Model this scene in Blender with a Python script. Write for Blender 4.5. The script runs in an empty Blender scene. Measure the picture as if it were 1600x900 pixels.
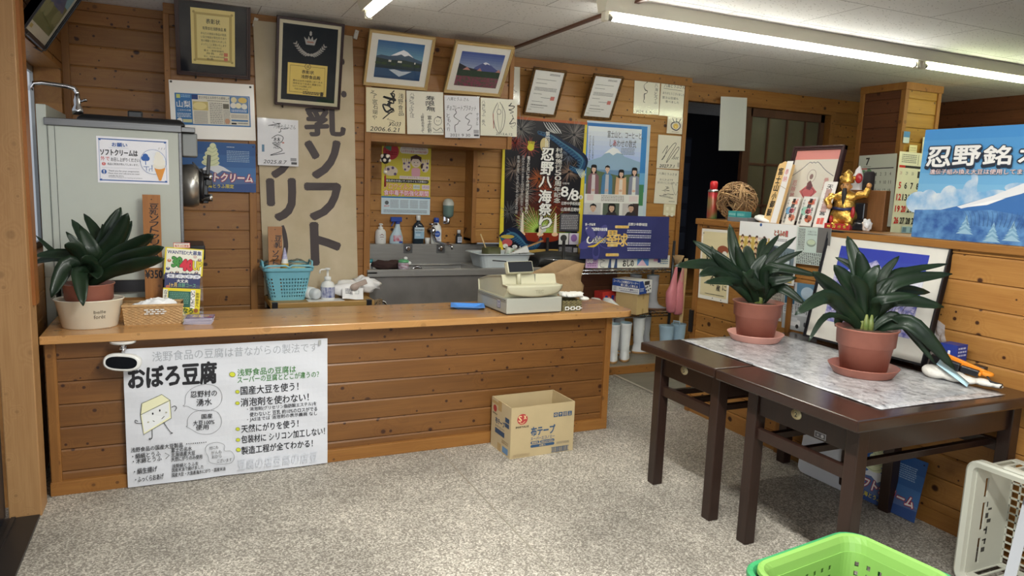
import bpy, bmesh, math, random
import numpy as np
from mathutils import Vector, Matrix

random.seed(7)
rng = random.Random(11)
SC = bpy.context.scene
COL = SC.collection
PI = math.pi

# ------------------------------------------------------------------ camera
F, CH = 1128.6, 1.40
PITCH, YAW, ROLL = (math.radians(a) for a in (8.064, -24.817, 2.1586))
_cy, _sy = math.cos(YAW), math.sin(YAW)
FWD = Vector((-_sy * math.cos(PITCH), _cy * math.cos(PITCH), -math.sin(PITCH)))
_r0 = Vector((_cy, _sy, 0)); _u0 = _r0.cross(FWD)
RGT = math.cos(ROLL) * _r0 + math.sin(ROLL) * _u0
UPV = -math.sin(ROLL) * _r0 + math.cos(ROLL) * _u0
CAM = Vector((0, 0, CH))
cam = bpy.data.cameras.new('camera'); camo = bpy.data.objects.new('camera', cam); COL.objects.link(camo)
cam.sensor_width = 36; cam.sensor_fit = 'HORIZONTAL'; cam.lens = F / 1600 * 36; cam.clip_start = .05; cam.clip_end = 100
camo.matrix_world = Matrix(((RGT.x, UPV.x, -FWD.x, 0), (RGT.y, UPV.y, -FWD.y, 0), (RGT.z, UPV.z, -FWD.z, CH), (0, 0, 0, 1)))
SC.camera = camo

# ------------------------------------------------------------------ light and exposure
SC.view_settings.view_transform = 'Standard'; SC.view_settings.look = 'None'
SC.view_settings.gamma = 1; SC.view_settings.use_curve_mapping = False
SC.view_settings.exposure = 1.25
TUBE = 17.0            # emission of the fluorescent tubes
wd = bpy.data.worlds.new('world'); SC.world = wd; wd.use_nodes = True
wd.node_tree.nodes['Background'].inputs[0].default_value = (.86, .93, 1.0, 1)
wd.node_tree.nodes['Background'].inputs[1].default_value = .18

def area(name, loc, target, sx, sy, power, color):
    l = bpy.data.lights.new(name, 'AREA'); l.shape = 'RECTANGLE'; l.size = sx; l.size_y = sy; l.energy = power; l.color = color
    o = bpy.data.objects.new(name, l); COL.objects.link(o); o.location = loc
    o.rotation_euler = (Vector(target) - Vector(loc)).to_track_quat('-Z', 'Y').to_euler(); return o
area('daylight_shopfront', (-.6, -2.4, 1.6), (.9, 2.8, .6), 3.0, 1.6, 32, (.93, .97, 1.0))
area('daylight_entrance', (-1.9, .8, 1.4), (1.2, 3.0, .4), 2.4, 1.8, 20, (.93, .97, 1.0))
area('overhead_fill_front', (.95, 1.1, 2.28), (.95, 1.1, 0), .12, 2.4, 54, (1, 1, .95))     # added overhead fill, no fixture: brightens the floor, leaves shade under the tables

# ------------------------------------------------------------------ pixel rays onto real planes
def ray(px, py): return RGT * ((px - 800) / F) - UPV * ((py - 450) / F) + FWD
def onX(px, py, X): d = ray(px, py); return CAM + d * (X / d.x)
def onY(px, py, Y): d = ray(px, py); return CAM + d * (Y / d.y)
def onZ(px, py, Z): d = ray(px, py); return CAM + d * ((Z - CH) / d.z)
def at(px, py, dep): return CAM + ray(px, py) * dep
def depth(p): return (Vector(p) - CAM).dot(FWD)
def proj(p):
    q = Vector(p) - CAM; w = q.dot(FWD)
    return np.array((800 + F * q.dot(RGT) / w, 450 - F * q.dot(UPV) / w))

# ------------------------------------------------------------------ materials
def lin(c):
    c = c / 255
    return c / 12.92 if c <= .04045 else ((c + .055) / 1.055) ** 2.4
def L3(rgb): return tuple(lin(v) for v in rgb)
_M = {}
def mat(name, rgb, rough=.55, metal=0, spec=.5, var=0, scale=12, bump=0, coat=0, trans=0, alpha=1, stretch=None, emit=0, rgb2=None, sub=0, detail=4):
    if name in _M: return _M[name]
    m = bpy.data.materials.new(name); m.use_nodes = True; nt = m.node_tree; b = nt.nodes['Principled BSDF']
    c = L3(rgb)
    b.inputs['Base Color'].default_value = (*c, 1); b.inputs['Roughness'].default_value = rough
    b.inputs['Metallic'].default_value = metal; b.inputs['Specular IOR Level'].default_value = spec
    if coat: b.inputs['Coat Weight'].default_value = coat; b.inputs['Coat Roughness'].default_value = .12
    if trans: b.inputs['Transmission Weight'].default_value = trans
    if alpha < 1: b.inputs['Alpha'].default_value = alpha
    if emit: b.inputs['Emission Color'].default_value = (*c, 1); b.inputs['Emission Strength'].default_value = emit
    if sub: b.inputs['Subsurface Weight'].default_value = sub; b.inputs['Subsurface Radius'].default_value = (.01, .01, .01)
    if var or bump or rgb2:
        tc = nt.nodes.new('ShaderNodeTexCoord'); mp = nt.nodes.new('ShaderNodeMapping'); no = nt.nodes.new('ShaderNodeTexNoise')
        nt.links.new(tc.outputs['Object'], mp.inputs[0]); nt.links.new(mp.outputs[0], no.inputs['Vector'])
        if stretch: mp.inputs['Scale'].default_value = stretch
        no.inputs['Scale'].default_value = scale; no.inputs['Detail'].default_value = detail
        if var or rgb2:
            cr = nt.nodes.new('ShaderNodeValToRGB'); e = cr.color_ramp.elements
            e[0].position = .32; e[1].position = .68
            c2 = L3(rgb2) if rgb2 else tuple(min(1, v * (1 + var)) for v in c)
            e[0].color = (*(tuple(v * (1 - var) for v in c) if var else c), 1); e[1].color = (*c2, 1)
            nt.links.new(no.outputs[0], cr.inputs[0]); nt.links.new(cr.outputs[0], b.inputs['Base Color'])
        if bump:
            bp = nt.nodes.new('ShaderNodeBump'); bp.inputs['Strength'].default_value = bump; bp.inputs['Distance'].default_value = .01
            nt.links.new(no.outputs[0], bp.inputs['Height']); nt.links.new(bp.outputs[0], b.inputs['Normal'])
    _M[name] = m; return m
def ink(rgb, rough=.5, coat=0): return mat('ink_%02x%02x%02x_%d_%d' % (*[int(v) for v in rgb], rough * 100, coat * 10), rgb, rough, coat=coat, spec=.3)

def N(nt, t, **kw):
    n = nt.nodes.new('ShaderNode' + t)
    for k, v in kw.items(): setattr(n, k, v)
    return n
def wood(name, light, dark, pitch, axis='X', knots=1.0, rough=.45, coat=.0, seed=0.0, plank='Z'):
    """pine boards: tone varies per board, long fine grain along `axis`, scattered small dark knots"""
    if name in _M: return _M[name]
    if max(light) > 150: light, dark = (tuple(v * k for v, k in zip(q, (.82, .80, .66))) for q in (light, dark))
    m = bpy.data.materials.new(name); m.use_nodes = True; nt = m.node_tree; lk = nt.links.new; b = nt.nodes['Principled BSDF']
    b.inputs['Roughness'].default_value = rough; b.inputs['Specular IOR Level'].default_value = .4
    if coat: b.inputs['Coat Weight'].default_value = coat; b.inputs['Coat Roughness'].default_value = .2
    def math_(op, a, c=None):
        n = N(nt, 'Math', operation=op)
        for k, v in ((0, a), (1, c)):
            if v is None: continue
            if isinstance(v, (int, float)): n.inputs[k].default_value = v
            else: lk(v, n.inputs[k])
        return n.outputs[0]
    def rng_(x, a, c, d, e, smooth=False):
        n = N(nt, 'MapRange', interpolation_type='SMOOTHSTEP' if smooth else 'LINEAR')
        for k, v in enumerate((x, a, c, d, e)):
            if isinstance(v, (int, float)): n.inputs[k].default_value = v
            else: lk(v, n.inputs[k])
        return n.outputs[0]
    tc = N(nt, 'TexCoord'); sp = N(nt, 'SeparateXYZ'); lk(tc.outputs['Object'], sp.inputs[0])
    fl = math_('FLOOR', math_('DIVIDE', sp.outputs[plank], pitch)); wn = N(nt, 'TexWhiteNoise', noise_dimensions='1D'); lk(math_('ADD', fl, seed), wn.inputs['W'])
    off = N(nt, 'VectorMath', operation='SCALE'); lk(wn.outputs['Color'], off.inputs[0]); off.inputs['Scale'].default_value = 7.0
    v = N(nt, 'VectorMath', operation='ADD'); lk(tc.outputs['Object'], v.inputs[0]); lk(off.outputs[0], v.inputs[1])
    def mapped(s):
        n = N(nt, 'Mapping'); n.inputs['Scale'].default_value = {'X': s, 'Y': (s[1], s[0], s[2]), 'Z': (s[1], s[2], s[0])}[axis]; lk(v.outputs[0], n.inputs[0]); return n.outputs[0]
    def noise(vec, sc, det=3, rg=.5):
        n = N(nt, 'TexNoise'); n.inputs['Scale'].default_value = sc; n.inputs['Detail'].default_value = det; n.inputs['Roughness'].default_value = rg; lk(vec, n.inputs['Vector']); return n.outputs[0]
    s2 = N(nt, 'SeparateXYZ'); lk(v.outputs[0], s2.inputs[0]); o_ = [k for k in 'XYZ' if k != axis]; wv = math_('ADD', s2.outputs[o_[0]], s2.outputs[o_[1]])   # position along and across the boards
    kn = None; bend = None
    for s, sel, r0, r1 in (((6.6, 7.4), .62, .05, .135), ((11.5, 12), .62, .05, .115)):
        vo = N(nt, 'TexVoronoi', voronoi_dimensions='2D'); vo.inputs['Scale'].default_value = 1; cb = N(nt, 'CombineXYZ'); lk(math_('MULTIPLY', s2.outputs[axis], s[0]), cb.inputs[0]); lk(math_('MULTIPLY', wv, s[1]), cb.inputs[1]); lk(cb.outputs[0], vo.inputs['Vector']); sc = N(nt, 'SeparateColor'); lk(vo.outputs['Color'], sc.inputs[0])
        rad = rng_(sc.outputs[1], 0, 1, r0, r1); k = rng_(vo.outputs['Distance'], math_('MULTIPLY', rad, 1.15), math_('MULTIPLY', rad, .55), 0, knots, True)
        on = math_('GREATER_THAN', sc.outputs[0], sel); k = math_('MULTIPLY', k, on); kn = k if kn is None else math_('MAXIMUM', kn, k)
        bd = math_('MULTIPLY', rng_(vo.outputs['Distance'], .42, 0, 0, .55, True), on); bend = bd if bend is None else math_('ADD', bend, bd)
    rings = math_('SINE', math_('MULTIPLY', math_('ADD', noise(mapped((.7, 9, 9)), 1.5, 2), bend), 34))
    fine = noise(mapped((6, 230, 230)), 1, 4, .6); tone = noise(mapped((1.4, 7, 7)), 1.3, 3)
    fac = math_('ADD', math_('ADD', rng_(rings, -1, 1, .0, .22), rng_(fine, .3, .7, 0, .42)), rng_(tone, .3, .7, 0, .42))
    mx = N(nt, 'Mix', data_type='RGBA'); lk(fac, mx.inputs[0]); mx.inputs[6].default_value = (*L3(light), 1); mx.inputs[7].default_value = (*L3(dark), 1)
    hv = N(nt, 'HueSaturation'); lk(mx.outputs[2], hv.inputs['Color']); lk(rng_(wn.outputs['Value'], 0, 1, .86, 1.12), hv.inputs['Value'])
    mx2 = N(nt, 'Mix', data_type='RGBA'); lk(kn, mx2.inputs[0]); lk(hv.outputs[0], mx2.inputs[6]); mx2.inputs[7].default_value = (*L3((62, 33, 17)), 1)
    lk(mx2.outputs[2], b.inputs['Base Color'])
    _M[name] = m; return m

def glassmat(name='clear_glass', tint=(1, 1, 1), refl=.035, rough=.03):
    if name in _M: return _M[name]
    m = bpy.data.materials.new(name); m.use_nodes = True; nt = m.node_tree; nt.nodes.remove(nt.nodes['Principled BSDF'])
    t = N(nt, 'BsdfTransparent'); t.inputs[0].default_value = (*tint, 1); g = N(nt, 'BsdfGlossy'); g.inputs['Roughness'].default_value = rough
    lw = N(nt, 'LayerWeight'); lw.inputs[0].default_value = .25
    mr = N(nt, 'MapRange'); mr.inputs[3].default_value = refl * .45; mr.inputs[4].default_value = min(1, refl * 5); nt.links.new(lw.outputs['Fresnel'], mr.inputs[0])
    x = N(nt, 'MixShader'); nt.links.new(mr.outputs[0], x.inputs[0]); nt.links.new(t.outputs[0], x.inputs[1]); nt.links.new(g.outputs[0], x.inputs[2])
    nt.links.new(x.outputs[0], nt.nodes['Material Output'].inputs[0]); _M[name] = m; return m

# ------------------------------------------------------------------ mesh builder
class MB:
    def __init__(s): s.v = []; s.f = []; s.m = []; s.s = []
    def add(s, vs, fs, mi=0, X=None, smooth=False):
        o = len(s.v)
        s.v += [tuple(X @ Vector(v)) for v in vs] if X is not None else [tuple(v) for v in vs]
        for f in fs: s.f.append(tuple(i + o for i in f)); s.m.append(mi); s.s.append(smooth)
    def box(s, x0, x1, y0, y1, z0, z1, mi=0, X=None):
        s.add([(x0, y0, z0), (x1, y0, z0), (x1, y1, z0), (x0, y1, z0), (x0, y0, z1), (x1, y0, z1), (x1, y1, z1), (x0, y1, z1)],
              [(0, 3, 2, 1), (4, 5, 6, 7), (0, 1, 5, 4), (1, 2, 6, 5), (2, 3, 7, 6), (3, 0, 4, 7)], mi, X)
    def bar(s, p, q, w, t, mi=0, up=(0, 0, 1)):
        p = Vector(p); q = Vector(q); d = q - p; l = d.length; d.normalize(); u = Vector(up)
        a = d.cross(u)
        if a.length < 1e-4: a = d.cross(Vector((1, 0, 0)))
        a.normalize(); u = a.cross(d)
        X = Matrix(((a.x, d.x, u.x, p.x), (a.y, d.y, u.y, p.y), (a.z, d.z, u.z, p.z), (0, 0, 0, 1)))
        s.box(-w / 2, w / 2, 0, l, -t / 2, t / 2, mi, X)
    def loft(s, rings, mi=0, closed=True, cap0=True, cap1=True, smooth=True, X=None):
        n = len(rings[0]); vs = [p for r in rings for p in r]; fs = []
        for i in range(len(rings) - 1):
            for j in range(n if closed else n - 1):
                a = i * n + j; b = i * n + (j + 1) % n; fs.append((a, b, b + n, a + n))
        s.add(vs, fs, mi, X, smooth)
        o = len(s.v) - len(vs)
        if closed:
            if cap0: s.f.append(tuple(o + j for j in range(n))[::-1]); s.m.append(mi); s.s.append(False)
            if cap1: s.f.append(tuple(o + (len(rings) - 1) * n + j for j in range(n))); s.m.append(mi); s.s.append(False)
    def lathe(s, prof, n=24, mi=0, X=None, cap0=True, cap1=True, sx=1, sy=1):
        s.loft([[(r * math.cos(2 * PI * j / n) * sx, r * math.sin(2 * PI * j / n) * sy, z) for j in range(n)] for r, z in prof], mi, True, cap0, cap1, True, X)
    def tube(s, path, r, n=8, mi=0, closed=False, X=None):
        P = [Vector(p) for p in path]; m = len(P); R = r if isinstance(r, (list, tuple)) else [r] * m
        rings = []; nv = None
        for i in range(m):
            t = (P[(i + 1) % m] - P[i - 1]) if closed else (P[min(i + 1, m - 1)] - P[max(i - 1, 0)])
            if t.length < 1e-9: t = Vector((0, 0, 1))
            t.normalize()
            if nv is None:
                nv = t.cross(Vector((0, 0, 1)))
                if nv.length < .05: nv = t.cross(Vector((1, 0, 0)))
            nv = nv - t * nv.dot(t)
            if nv.length < 1e-6: nv = t.orthogonal()
            nv.normalize(); bv = t.cross(nv)
            rings.append([P[i] + (nv * math.cos(2 * PI * j / n) + bv * math.sin(2 * PI * j / n)) * R[i] for j in range(n)])
        if closed: rings.append(rings[0])
        s.loft(rings, mi, True, not closed, not closed, True, X)
    def ell(s, c, r, mi=0, n=16, m=10, X=None):
        rings = []
        for i in range(1, m):
            a = PI * i / m
            rings.append([(c[0] + r[0] * math.sin(a) * math.cos(2 * PI * j / n), c[1] + r[1] * math.sin(a) * math.sin(2 * PI * j / n), c[2] - r[2] * math.cos(a)) for j in range(n)])
        vs = [p for q in rings for p in q] + [(c[0], c[1], c[2] - r[2]), (c[0], c[1], c[2] + r[2])]; fs = []
        for i in range(len(rings) - 1):
            for j in range(n): a = i * n + j; b = i * n + (j + 1) % n; fs.append((a, b, b + n, a + n))
        t = len(rings) * n; e = (len(rings) - 1) * n
        for j in range(n): fs.append((t, (j + 1) % n, j)); fs.append((t + 1, e + j, e + (j + 1) % n))
        s.add(vs, fs, mi, X, True)
    def prism(s, poly, z0, z1, mi=0, X=None):
        n = len(poly); vs = [(x, y, z0) for x, y in poly] + [(x, y, z1) for x, y in poly]
        s.add(vs, [tuple(range(n))[::-1], tuple(range(n, 2 * n))] + [(i, (i + 1) % n, (i + 1) % n + n, i + n) for i in range(n)], mi, X)
    def build(s, name, mats, parent=None, loc=None, bevel=0, solid=0, subd=0, remesh=0, seg=2, rz=0):
        me = bpy.data.meshes.new(name); me.from_pydata(s.v, [], s.f)
        for m in (mats if isinstance(mats, (list, tuple)) else [mats]): me.materials.append(m)
        me.polygons.foreach_set('material_index', s.m); me.polygons.foreach_set('use_smooth', s.s); me.update()
        o = bpy.data.objects.new(name, me); COL.objects.link(o)
        if parent: o.parent = parent
        if loc is not None: o.location = loc
        if rz: o.rotation_euler.z = rz
        if remesh:
            r = o.modifiers.new('remesh', 'REMESH'); r.mode = 'VOXEL'; r.voxel_size = remesh; r.use_smooth_shade = True
            sm = o.modifiers.new('smooth', 'SMOOTH'); sm.iterations = 4
        if solid: q = o.modifiers.new('solid', 'SOLIDIFY'); q.thickness = solid; q.offset = 0
        if bevel: q = o.modifiers.new('bevel', 'BEVEL'); q.width = bevel; q.segments = seg; q.limit_method = 'ANGLE'; q.angle_limit = .6
        if subd: q = o.modifiers.new('sub', 'SUBSURF'); q.levels = q.render_levels = subd
        return o
def T(x, y, z): return Matrix.Translation((x, y, z))
def Rz(a): return Matrix.Rotation(a, 4, 'Z')
def Rx(a): return Matrix.Rotation(a, 4, 'X')
def Ry(a): return Matrix.Rotation(a, 4, 'Y')
def frame_m(o, r, u):
    r = Vector(r).normalized(); u = Vector(u).normalized(); n = r.cross(u)
    return Matrix(((r.x, u.x, n.x, o[0]), (r.y, u.y, n.y, o[1]), (r.z, u.z, n.z, o[2]), (0, 0, 0, 1)))

def tag(o, label, cat, group=None):
    o['label'] = label; o['category'] = cat
    if group: o['group'] = group
    return o
def thing(name, label, cat, loc=(0, 0, 0), rz=0, group=None):
    o = bpy.data.objects.new(name, None); COL.objects.link(o); o.location = loc; o.rotation_euler.z = rz; o.empty_display_size = .05
    return tag(o, label, cat, group)
def struct(o): o['kind'] = 'structure'; return o
def dup(root, loc=None, rz=None, label=None):
    r = root.copy(); COL.objects.link(r)
    if loc is not None: r.location = loc
    if rz is not None: r.rotation_euler.z = rz
    if label: r['label'] = label
    for ch in list(root.children):
        c = ch.copy(); COL.objects.link(c); c.parent = r
        for g in list(ch.children): d = g.copy(); COL.objects.link(d); d.parent = c
    return r

# ------------------------------------------------------------------ printed / written sheets
_tc = bpy.data.curves.new('glyphs', 'FONT'); _tc.resolution_u = 2; _to = bpy.data.objects.new('glyphs', _tc); _G = {}
def glyphs(s, bold=0):
    k = (s, bold)
    if k not in _G:
        _tc.body = s; _tc.offset = bold; me = _to.to_mesh()
        vs = [tuple(v.co[:2]) for v in me.vertices]; fs = [tuple(p.vertices) for p in me.polygons]; _to.to_mesh_clear()
        xs = [v[0] for v in vs] or [0, 1]; ys = [v[1] for v in vs] or [0, 1]
        _G[k] = (vs, fs, min(xs), max(xs), min(ys), max(ys))
    return _G[k]
class Sheet:
    """flat printed thing; design units dw x dh with y down; grows into one mesh with one material per ink"""
    def __init__(s, w, h, base, dw=100, dh=None, t=.001, warp=None, nx=1, ny=1, rough=.5, coat=0, outline=None):
        s.w, s.h, s.dw = w, h, dw; s.dh = dh or dw * h / w; s.k = w / dw; s.ky = h / s.dh; s.t = t; s.warp = warp; s.nx = nx; s.ny = ny; s.z = t; s.hold = False; s.rough = rough; s.coat = coat
        s.b = MB(); s.mats = []; s.mi = {}
        i = s.col(base)
        if outline:
            n = len(outline); pts = [(x * s.k, h - y * s.ky) for x, y in outline]
            s.b.prism(pts, 0, t, i)
        else:
            vs = []; fs = []
            for z in (0, t):
                for a in range(ny + 1):
                    for c in range(nx + 1): vs.append((w * c / nx, h * a / ny, z))
            q = (nx + 1) * (ny + 1)
            for a in range(ny):
                for c in range(nx):
                    p = a * (nx + 1) + c; fs.append((p + q, p + q + 1, p + q + nx + 2, p + q + nx + 1)); fs.append((p, p + nx + 1, p + nx + 2, p + 1))
            for a in range(ny):
                p = a * (nx + 1); fs.append((p, p + q, p + q + nx + 1, p + nx + 1)); p += nx; fs.append((p, p + nx + 1, p + q + nx + 1, p + q))
            for c in range(nx):
                p = c; fs.append((p, p + 1, p + q + 1, p + q)); p = ny * (nx + 1) + c; fs.append((p, p + q, p + q + 1, p + 1))
            s.b.add(vs, fs, i)
    def col(s, c):
        m = c if not isinstance(c, (tuple, list)) else ink(tuple(c), s.rough, s.coat)
        if m.name not in s.mi: s.mi[m.name] = len(s.mats); s.mats.append(m)
        return s.mi[m.name]
    def P(s, x, y): return (x * s.k, s.h - y * s.ky, s.z)
    def _up(s): s.z += 0 if s.hold else .0001
    def poly(s, pts, c):
        s._up(); s.b.add([s.P(*p) for p in pts], [tuple(range(len(pts)))], s.col(c)); return s
    def rect(s, x, y, w, h, c): return s.poly([(x, y), (x + w, y), (x + w, y + h), (x, y + h)], c)
    def rrect(s, x, y, w, h, r, c):
        pts = []
        for cx, cy, a0 in ((x + w - r, y + r, -90), (x + w - r, y + h - r, 0), (x + r, y + h - r, 90), (x + r, y + r, 180)):
            for k in range(5): a = math.radians(a0 + k * 22.5); pts.append((cx + r * math.cos(a), cy + r * math.sin(a)))
        return s.poly(pts, c)
    def ell(s, x, y, rx, ry, c, n=22, rot=0):
        ca, sa = math.cos(rot), math.sin(rot)
        return s.poly([(x + rx * math.cos(2 * PI * i / n) * ca - ry * math.sin(2 * PI * i / n) * sa, y + rx * math.cos(2 * PI * i / n) * sa + ry * math.sin(2 * PI * i / n) * ca) for i in range(n)], c)
    def line(s, pts, w, c, closed=False):
        """brush stroke; w is one width or one per point"""
        s._up(); m = len(pts); W = w if isinstance(w, (list, tuple)) else [w] * m
        vs = []; fs = []
        for i in range(m):
            a = pts[(i - 1) % m] if closed else pts[max(i - 1, 0)]; b = pts[(i + 1) % m] if closed else pts[min(i + 1, m - 1)]
            dx, dy = b[0] - a[0], b[1] - a[1]; l = math.hypot(dx, dy) or 1; nx, ny = -dy / l * W[i] / 2, dx / l * W[i] / 2
            vs += [s.P(pts[i][0] + nx, pts[i][1] + ny), s.P(pts[i][0] - nx, pts[i][1] - ny)]
        for i in range(m if closed else m - 1):
            j = (i + 1) % m; fs.append((2 * i, 2 * i + 1, 2 * j + 1, 2 * j))
        s.b.add(vs, fs, s.col(c)); return s
    def curve(s, pts, w, c, n=6, closed=False):
        """smooth stroke through pts"""
        out = []; ws = []; m = len(pts); W = w if isinstance(w, (list, tuple)) else [w] * m
        for i in range(m if closed else m - 1):
            p0 = pts[(i - 1) % m] if (closed or i > 0) else pts[0]; p1 = pts[i]; p2 = pts[(i + 1) % m]; p3 = pts[(i + 2) % m] if (closed or i < m - 2) else pts[-1]
            for k in range(n):
                t = k / n; t2 = t * t; t3 = t2 * t
                out.append(tuple(.5 * (2 * b + (c_ - a) * t + (2 * a - 5 * b + 4 * c_ - d) * t2 + (3 * b - a - 3 * c_ + d) * t3) for a, b, c_, d in zip(p0, p1, p2, p3)))
                ws.append(W[i] * (1 - t) + W[(i + 1) % m] * t)
        if not closed: out.append(pts[-1]); ws.append(W[-1])
        return s.line(out, ws, c, closed)
    def text(s, t, x0, y0, x1, y1, c, bold=0, slant=0, rot=0, outline=None, ow=.03):
        """writing fitted into the box (x0,y0)-(x1,y1); heavier weights are overprinted round a small circle"""
        if outline is not None: s.text(t, x0, y0, x1, y1, outline, bold + ow, slant, rot)
        vs, fs, a0, a1, b0, b1 = glyphs(t)
        if not vs: return s
        if t in '一ー-－': b0 -= .3; b1 += .3
        cx, cy = (x0 + x1) / 2, (y0 + y1) / 2; ca, sa = math.cos(rot), math.sin(rot); em = (y1 - y0) / max(b1 - b0, .3)
        nb = 0 if bold < .004 else 4 if bold < .02 else 8 if bold < .045 else 14; s._up(); i = s.col(c)
        for k in range(nb + 1):
            ox, oy = (0, 0) if k == nb else (em * bold * math.cos(2 * PI * k / nb), em * bold * math.sin(2 * PI * k / nb)); s.z += .000004; out = []
            for x, y in vs:
                u = (x - a0) / (a1 - a0); v = (y - b0) / (b1 - b0)
                dx = x0 + (x1 - x0) * u + slant * (v - .5) * (y1 - y0) + ox - cx; dy = y1 + (y0 - y1) * v + oy - cy
                out.append(s.P(cx + dx * ca - dy * sa, cy + dx * sa + dy * ca))
            s.b.add(out, fs, i)
        return s
    def vtext(s, t, x0, y0, x1, y1, c, bold=0, slant=0, outline=None, ow=.03, jit=0):
        """vertical column, one character under another"""
        n = len(t); h = (y1 - y0) / n
        for i, ch in enumerate(t):
            if ch == ' ': continue
            m = .06 * h; jx = jit * (rng.random() - .5); 
            if ch in 'ー':
                s.line([((x0 + x1) / 2, y0 + i * h + m), ((x0 + x1) / 2, y0 + (i + 1) * h - m)], (x1 - x0) * (.1 + bold), c); continue
            s.text(ch, x0 + jx, y0 + i * h + m, x1 + jx, y0 + (i + 1) * h - m, c, bold, slant, (rng.random() - .5) * .25 if jit else 0, outline, ow)
        return s
    def dashes(s, x0, y0, x1, y1, rows, c, fill=.5, vertical=False, seed=1):
        """print too small to read: rows of short strokes"""
        r = random.Random(seed); s._up(); vs = []; fs = []
        for i in range(rows):
            a, b = (x0, x1) if not vertical else (y0, y1)
            st = ((y1 - y0) if not vertical else (x1 - x0)) / rows; q = (y0 if not vertical else x0) + i * st; p = a
            while p < b - st * .3:
                l = st * (.5 + r.random() * 1.0); e = min(p + l, b)
                box = [(p, q), (e, q), (e, q + st * fill), (p, q + st * fill)]
                if vertical: box = [(v, u) for u, v in box]
                o = len(vs); vs += [s.P(*k) for k in box]; fs.append((o, o + 1, o + 2, o + 3)); p = e + st * .22
        s.b.add(vs, fs, s.col(c)); return s
    def mesh(s, name, M=None, parent=None, bevel=0):
        if s.warp:   # bulge the sheet; everything printed follows the same facets
            def wz(u, v):
                u = min(max(u, 0), 1) * s.nx; v = min(max(v, 0), 1) * s.ny; i = min(int(u), s.nx - 1); j = min(int(v), s.ny - 1); u -= i; v -= j; f = lambda a, b: s.warp(a / s.nx, b / s.ny)
                return f(i, j) * (1 - u) * (1 - v) + f(i + 1, j) * u * (1 - v) + f(i, j + 1) * (1 - u) * v + f(i + 1, j + 1) * u * v
            s.b.v = [(x, y, z + wz(x / s.w, y / s.h) + (.0012 if z > s.t + 1e-6 else 0)) for x, y, z in s.b.v]
        o = s.b.build(name, s.mats, parent)
        if M is not None:
            if parent: o.matrix_local = M
            else: o.matrix_world = M
        return o
def sheet_y(c, Y):
    """frame of a sheet hanging flat on the plane y=Y, from its four corners TL TR BR BL in the photo"""
    return _rect([onY(*p, Y) for p in c])
def sheet_x(c, X): return _rect([onX(*p, X) for p in c])
def _rect(P):
    tl, tr, br, bl = P; r = ((tr - tl) + (br - bl)) / 2; u = ((tl - bl) + (tr - br)) / 2; w, h = r.length, u.length
    r.normalize(); u = (u - r * u.dot(r)).normalized(); ce = (tl + tr + br + bl) / 4
    o = ce - r * w / 2 - u * h / 2
    return frame_m(o, r, u), w, h
def fit_lean(c, plane, gap, axis='Y', fixed=None):
    """frame standing on the wall by its lower edge and leaning out at the top: solve place, size and lean from its corners"""
    def geo(v):
        x, z, w, h, a, ro = v
        if axis == 'Y': o = Vector((x, plane - gap, z)); r = Vector((math.cos(ro), 0, math.sin(ro))); u = Vector((-math.sin(ro) * math.cos(a), -math.sin(a), math.cos(ro) * math.cos(a)))
        else: o = Vector((plane - gap, x, z)); r = Vector((0, -math.cos(ro), math.sin(ro))); u = Vector((-math.sin(a), math.sin(ro) * math.cos(a), math.cos(ro) * math.cos(a)))
        return o, r, u, w, h
    def res(v):
        o, r, u, w, h = geo(v)
        return np.concatenate([proj(p) - np.array(q) for p, q in zip((o + u * h, o + r * w + u * h, o + r * w, o), c)])
    f = onY if axis == 'Y' else onX
    M, w, h = _rect([f(*p, plane - gap) for p in c]); o = f(*c[3], plane - gap)
    v = np.array([o.x if axis == 'Y' else o.y, o.z, w, h, .15, 0.])
    for it in range(25):
        r0 = res(v); J = np.array([(res(v + np.eye(6)[i] * 1e-5) - r0) / 1e-5 for i in range(6)]).T
        J = np.vstack([J, np.diag([0, 0, 0, 0, 6., 30.])]); rr = np.concatenate([r0, [0, 0, 0, 0, 6. * (v[4] - .2), 30 * v[5]]])
        v = v - .7 * np.linalg.lstsq(J, rr, rcond=None)[0]
    o, r, u, w, h = geo(v)
    return frame_m(o, r, u), w, h
# ================================================================== the setting
P1, P2, P3, P4 = 4.80, 5.18, 5.35, 5.37
ZC = 2.365; XW = 2.965
W_PINE = wood('pine_wall', (196, 142, 88), (160, 104, 56), .118, 'X', rough=.5, coat=.1)
W_PINE_Y = wood('pine_wall_side', (200, 146, 90), (164, 108, 58), .118, 'Y', rough=.5, coat=.1, seed=3)
W_CNT = wood('pine_counter', (160, 110, 66), (126, 82, 46), .1, 'X', rough=.45, coat=.15, seed=9)
W_POST = wood('pine_post', (216, 172, 140), (188, 142, 108), .4, 'Z', knots=.25, rough=.5, plank='X', seed=2)
W_TRIM = wood('pine_trim', (190, 134, 78), (160, 106, 56), .5, 'X', knots=.6, rough=.5, seed=5)
W_TRIMZ = wood('pine_trim_upright', (190, 134, 78), (158, 104, 56), .5, 'Z', knots=.5, rough=.5, plank='X', seed=6)
W_TRIMY = wood('pine_trim_side', (196, 140, 84), (164, 110, 60), .5, 'Y', knots=.4, rough=.45, seed=8)
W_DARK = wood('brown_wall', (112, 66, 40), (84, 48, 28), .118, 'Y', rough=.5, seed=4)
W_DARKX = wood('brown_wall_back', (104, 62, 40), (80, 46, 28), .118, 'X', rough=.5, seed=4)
W_TOP = wood('counter_top_wood', (232, 182, 140), (204, 150, 106), .055, 'X', knots=.25, rough=.22, coat=.35, seed=12, plank='Y')

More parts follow.
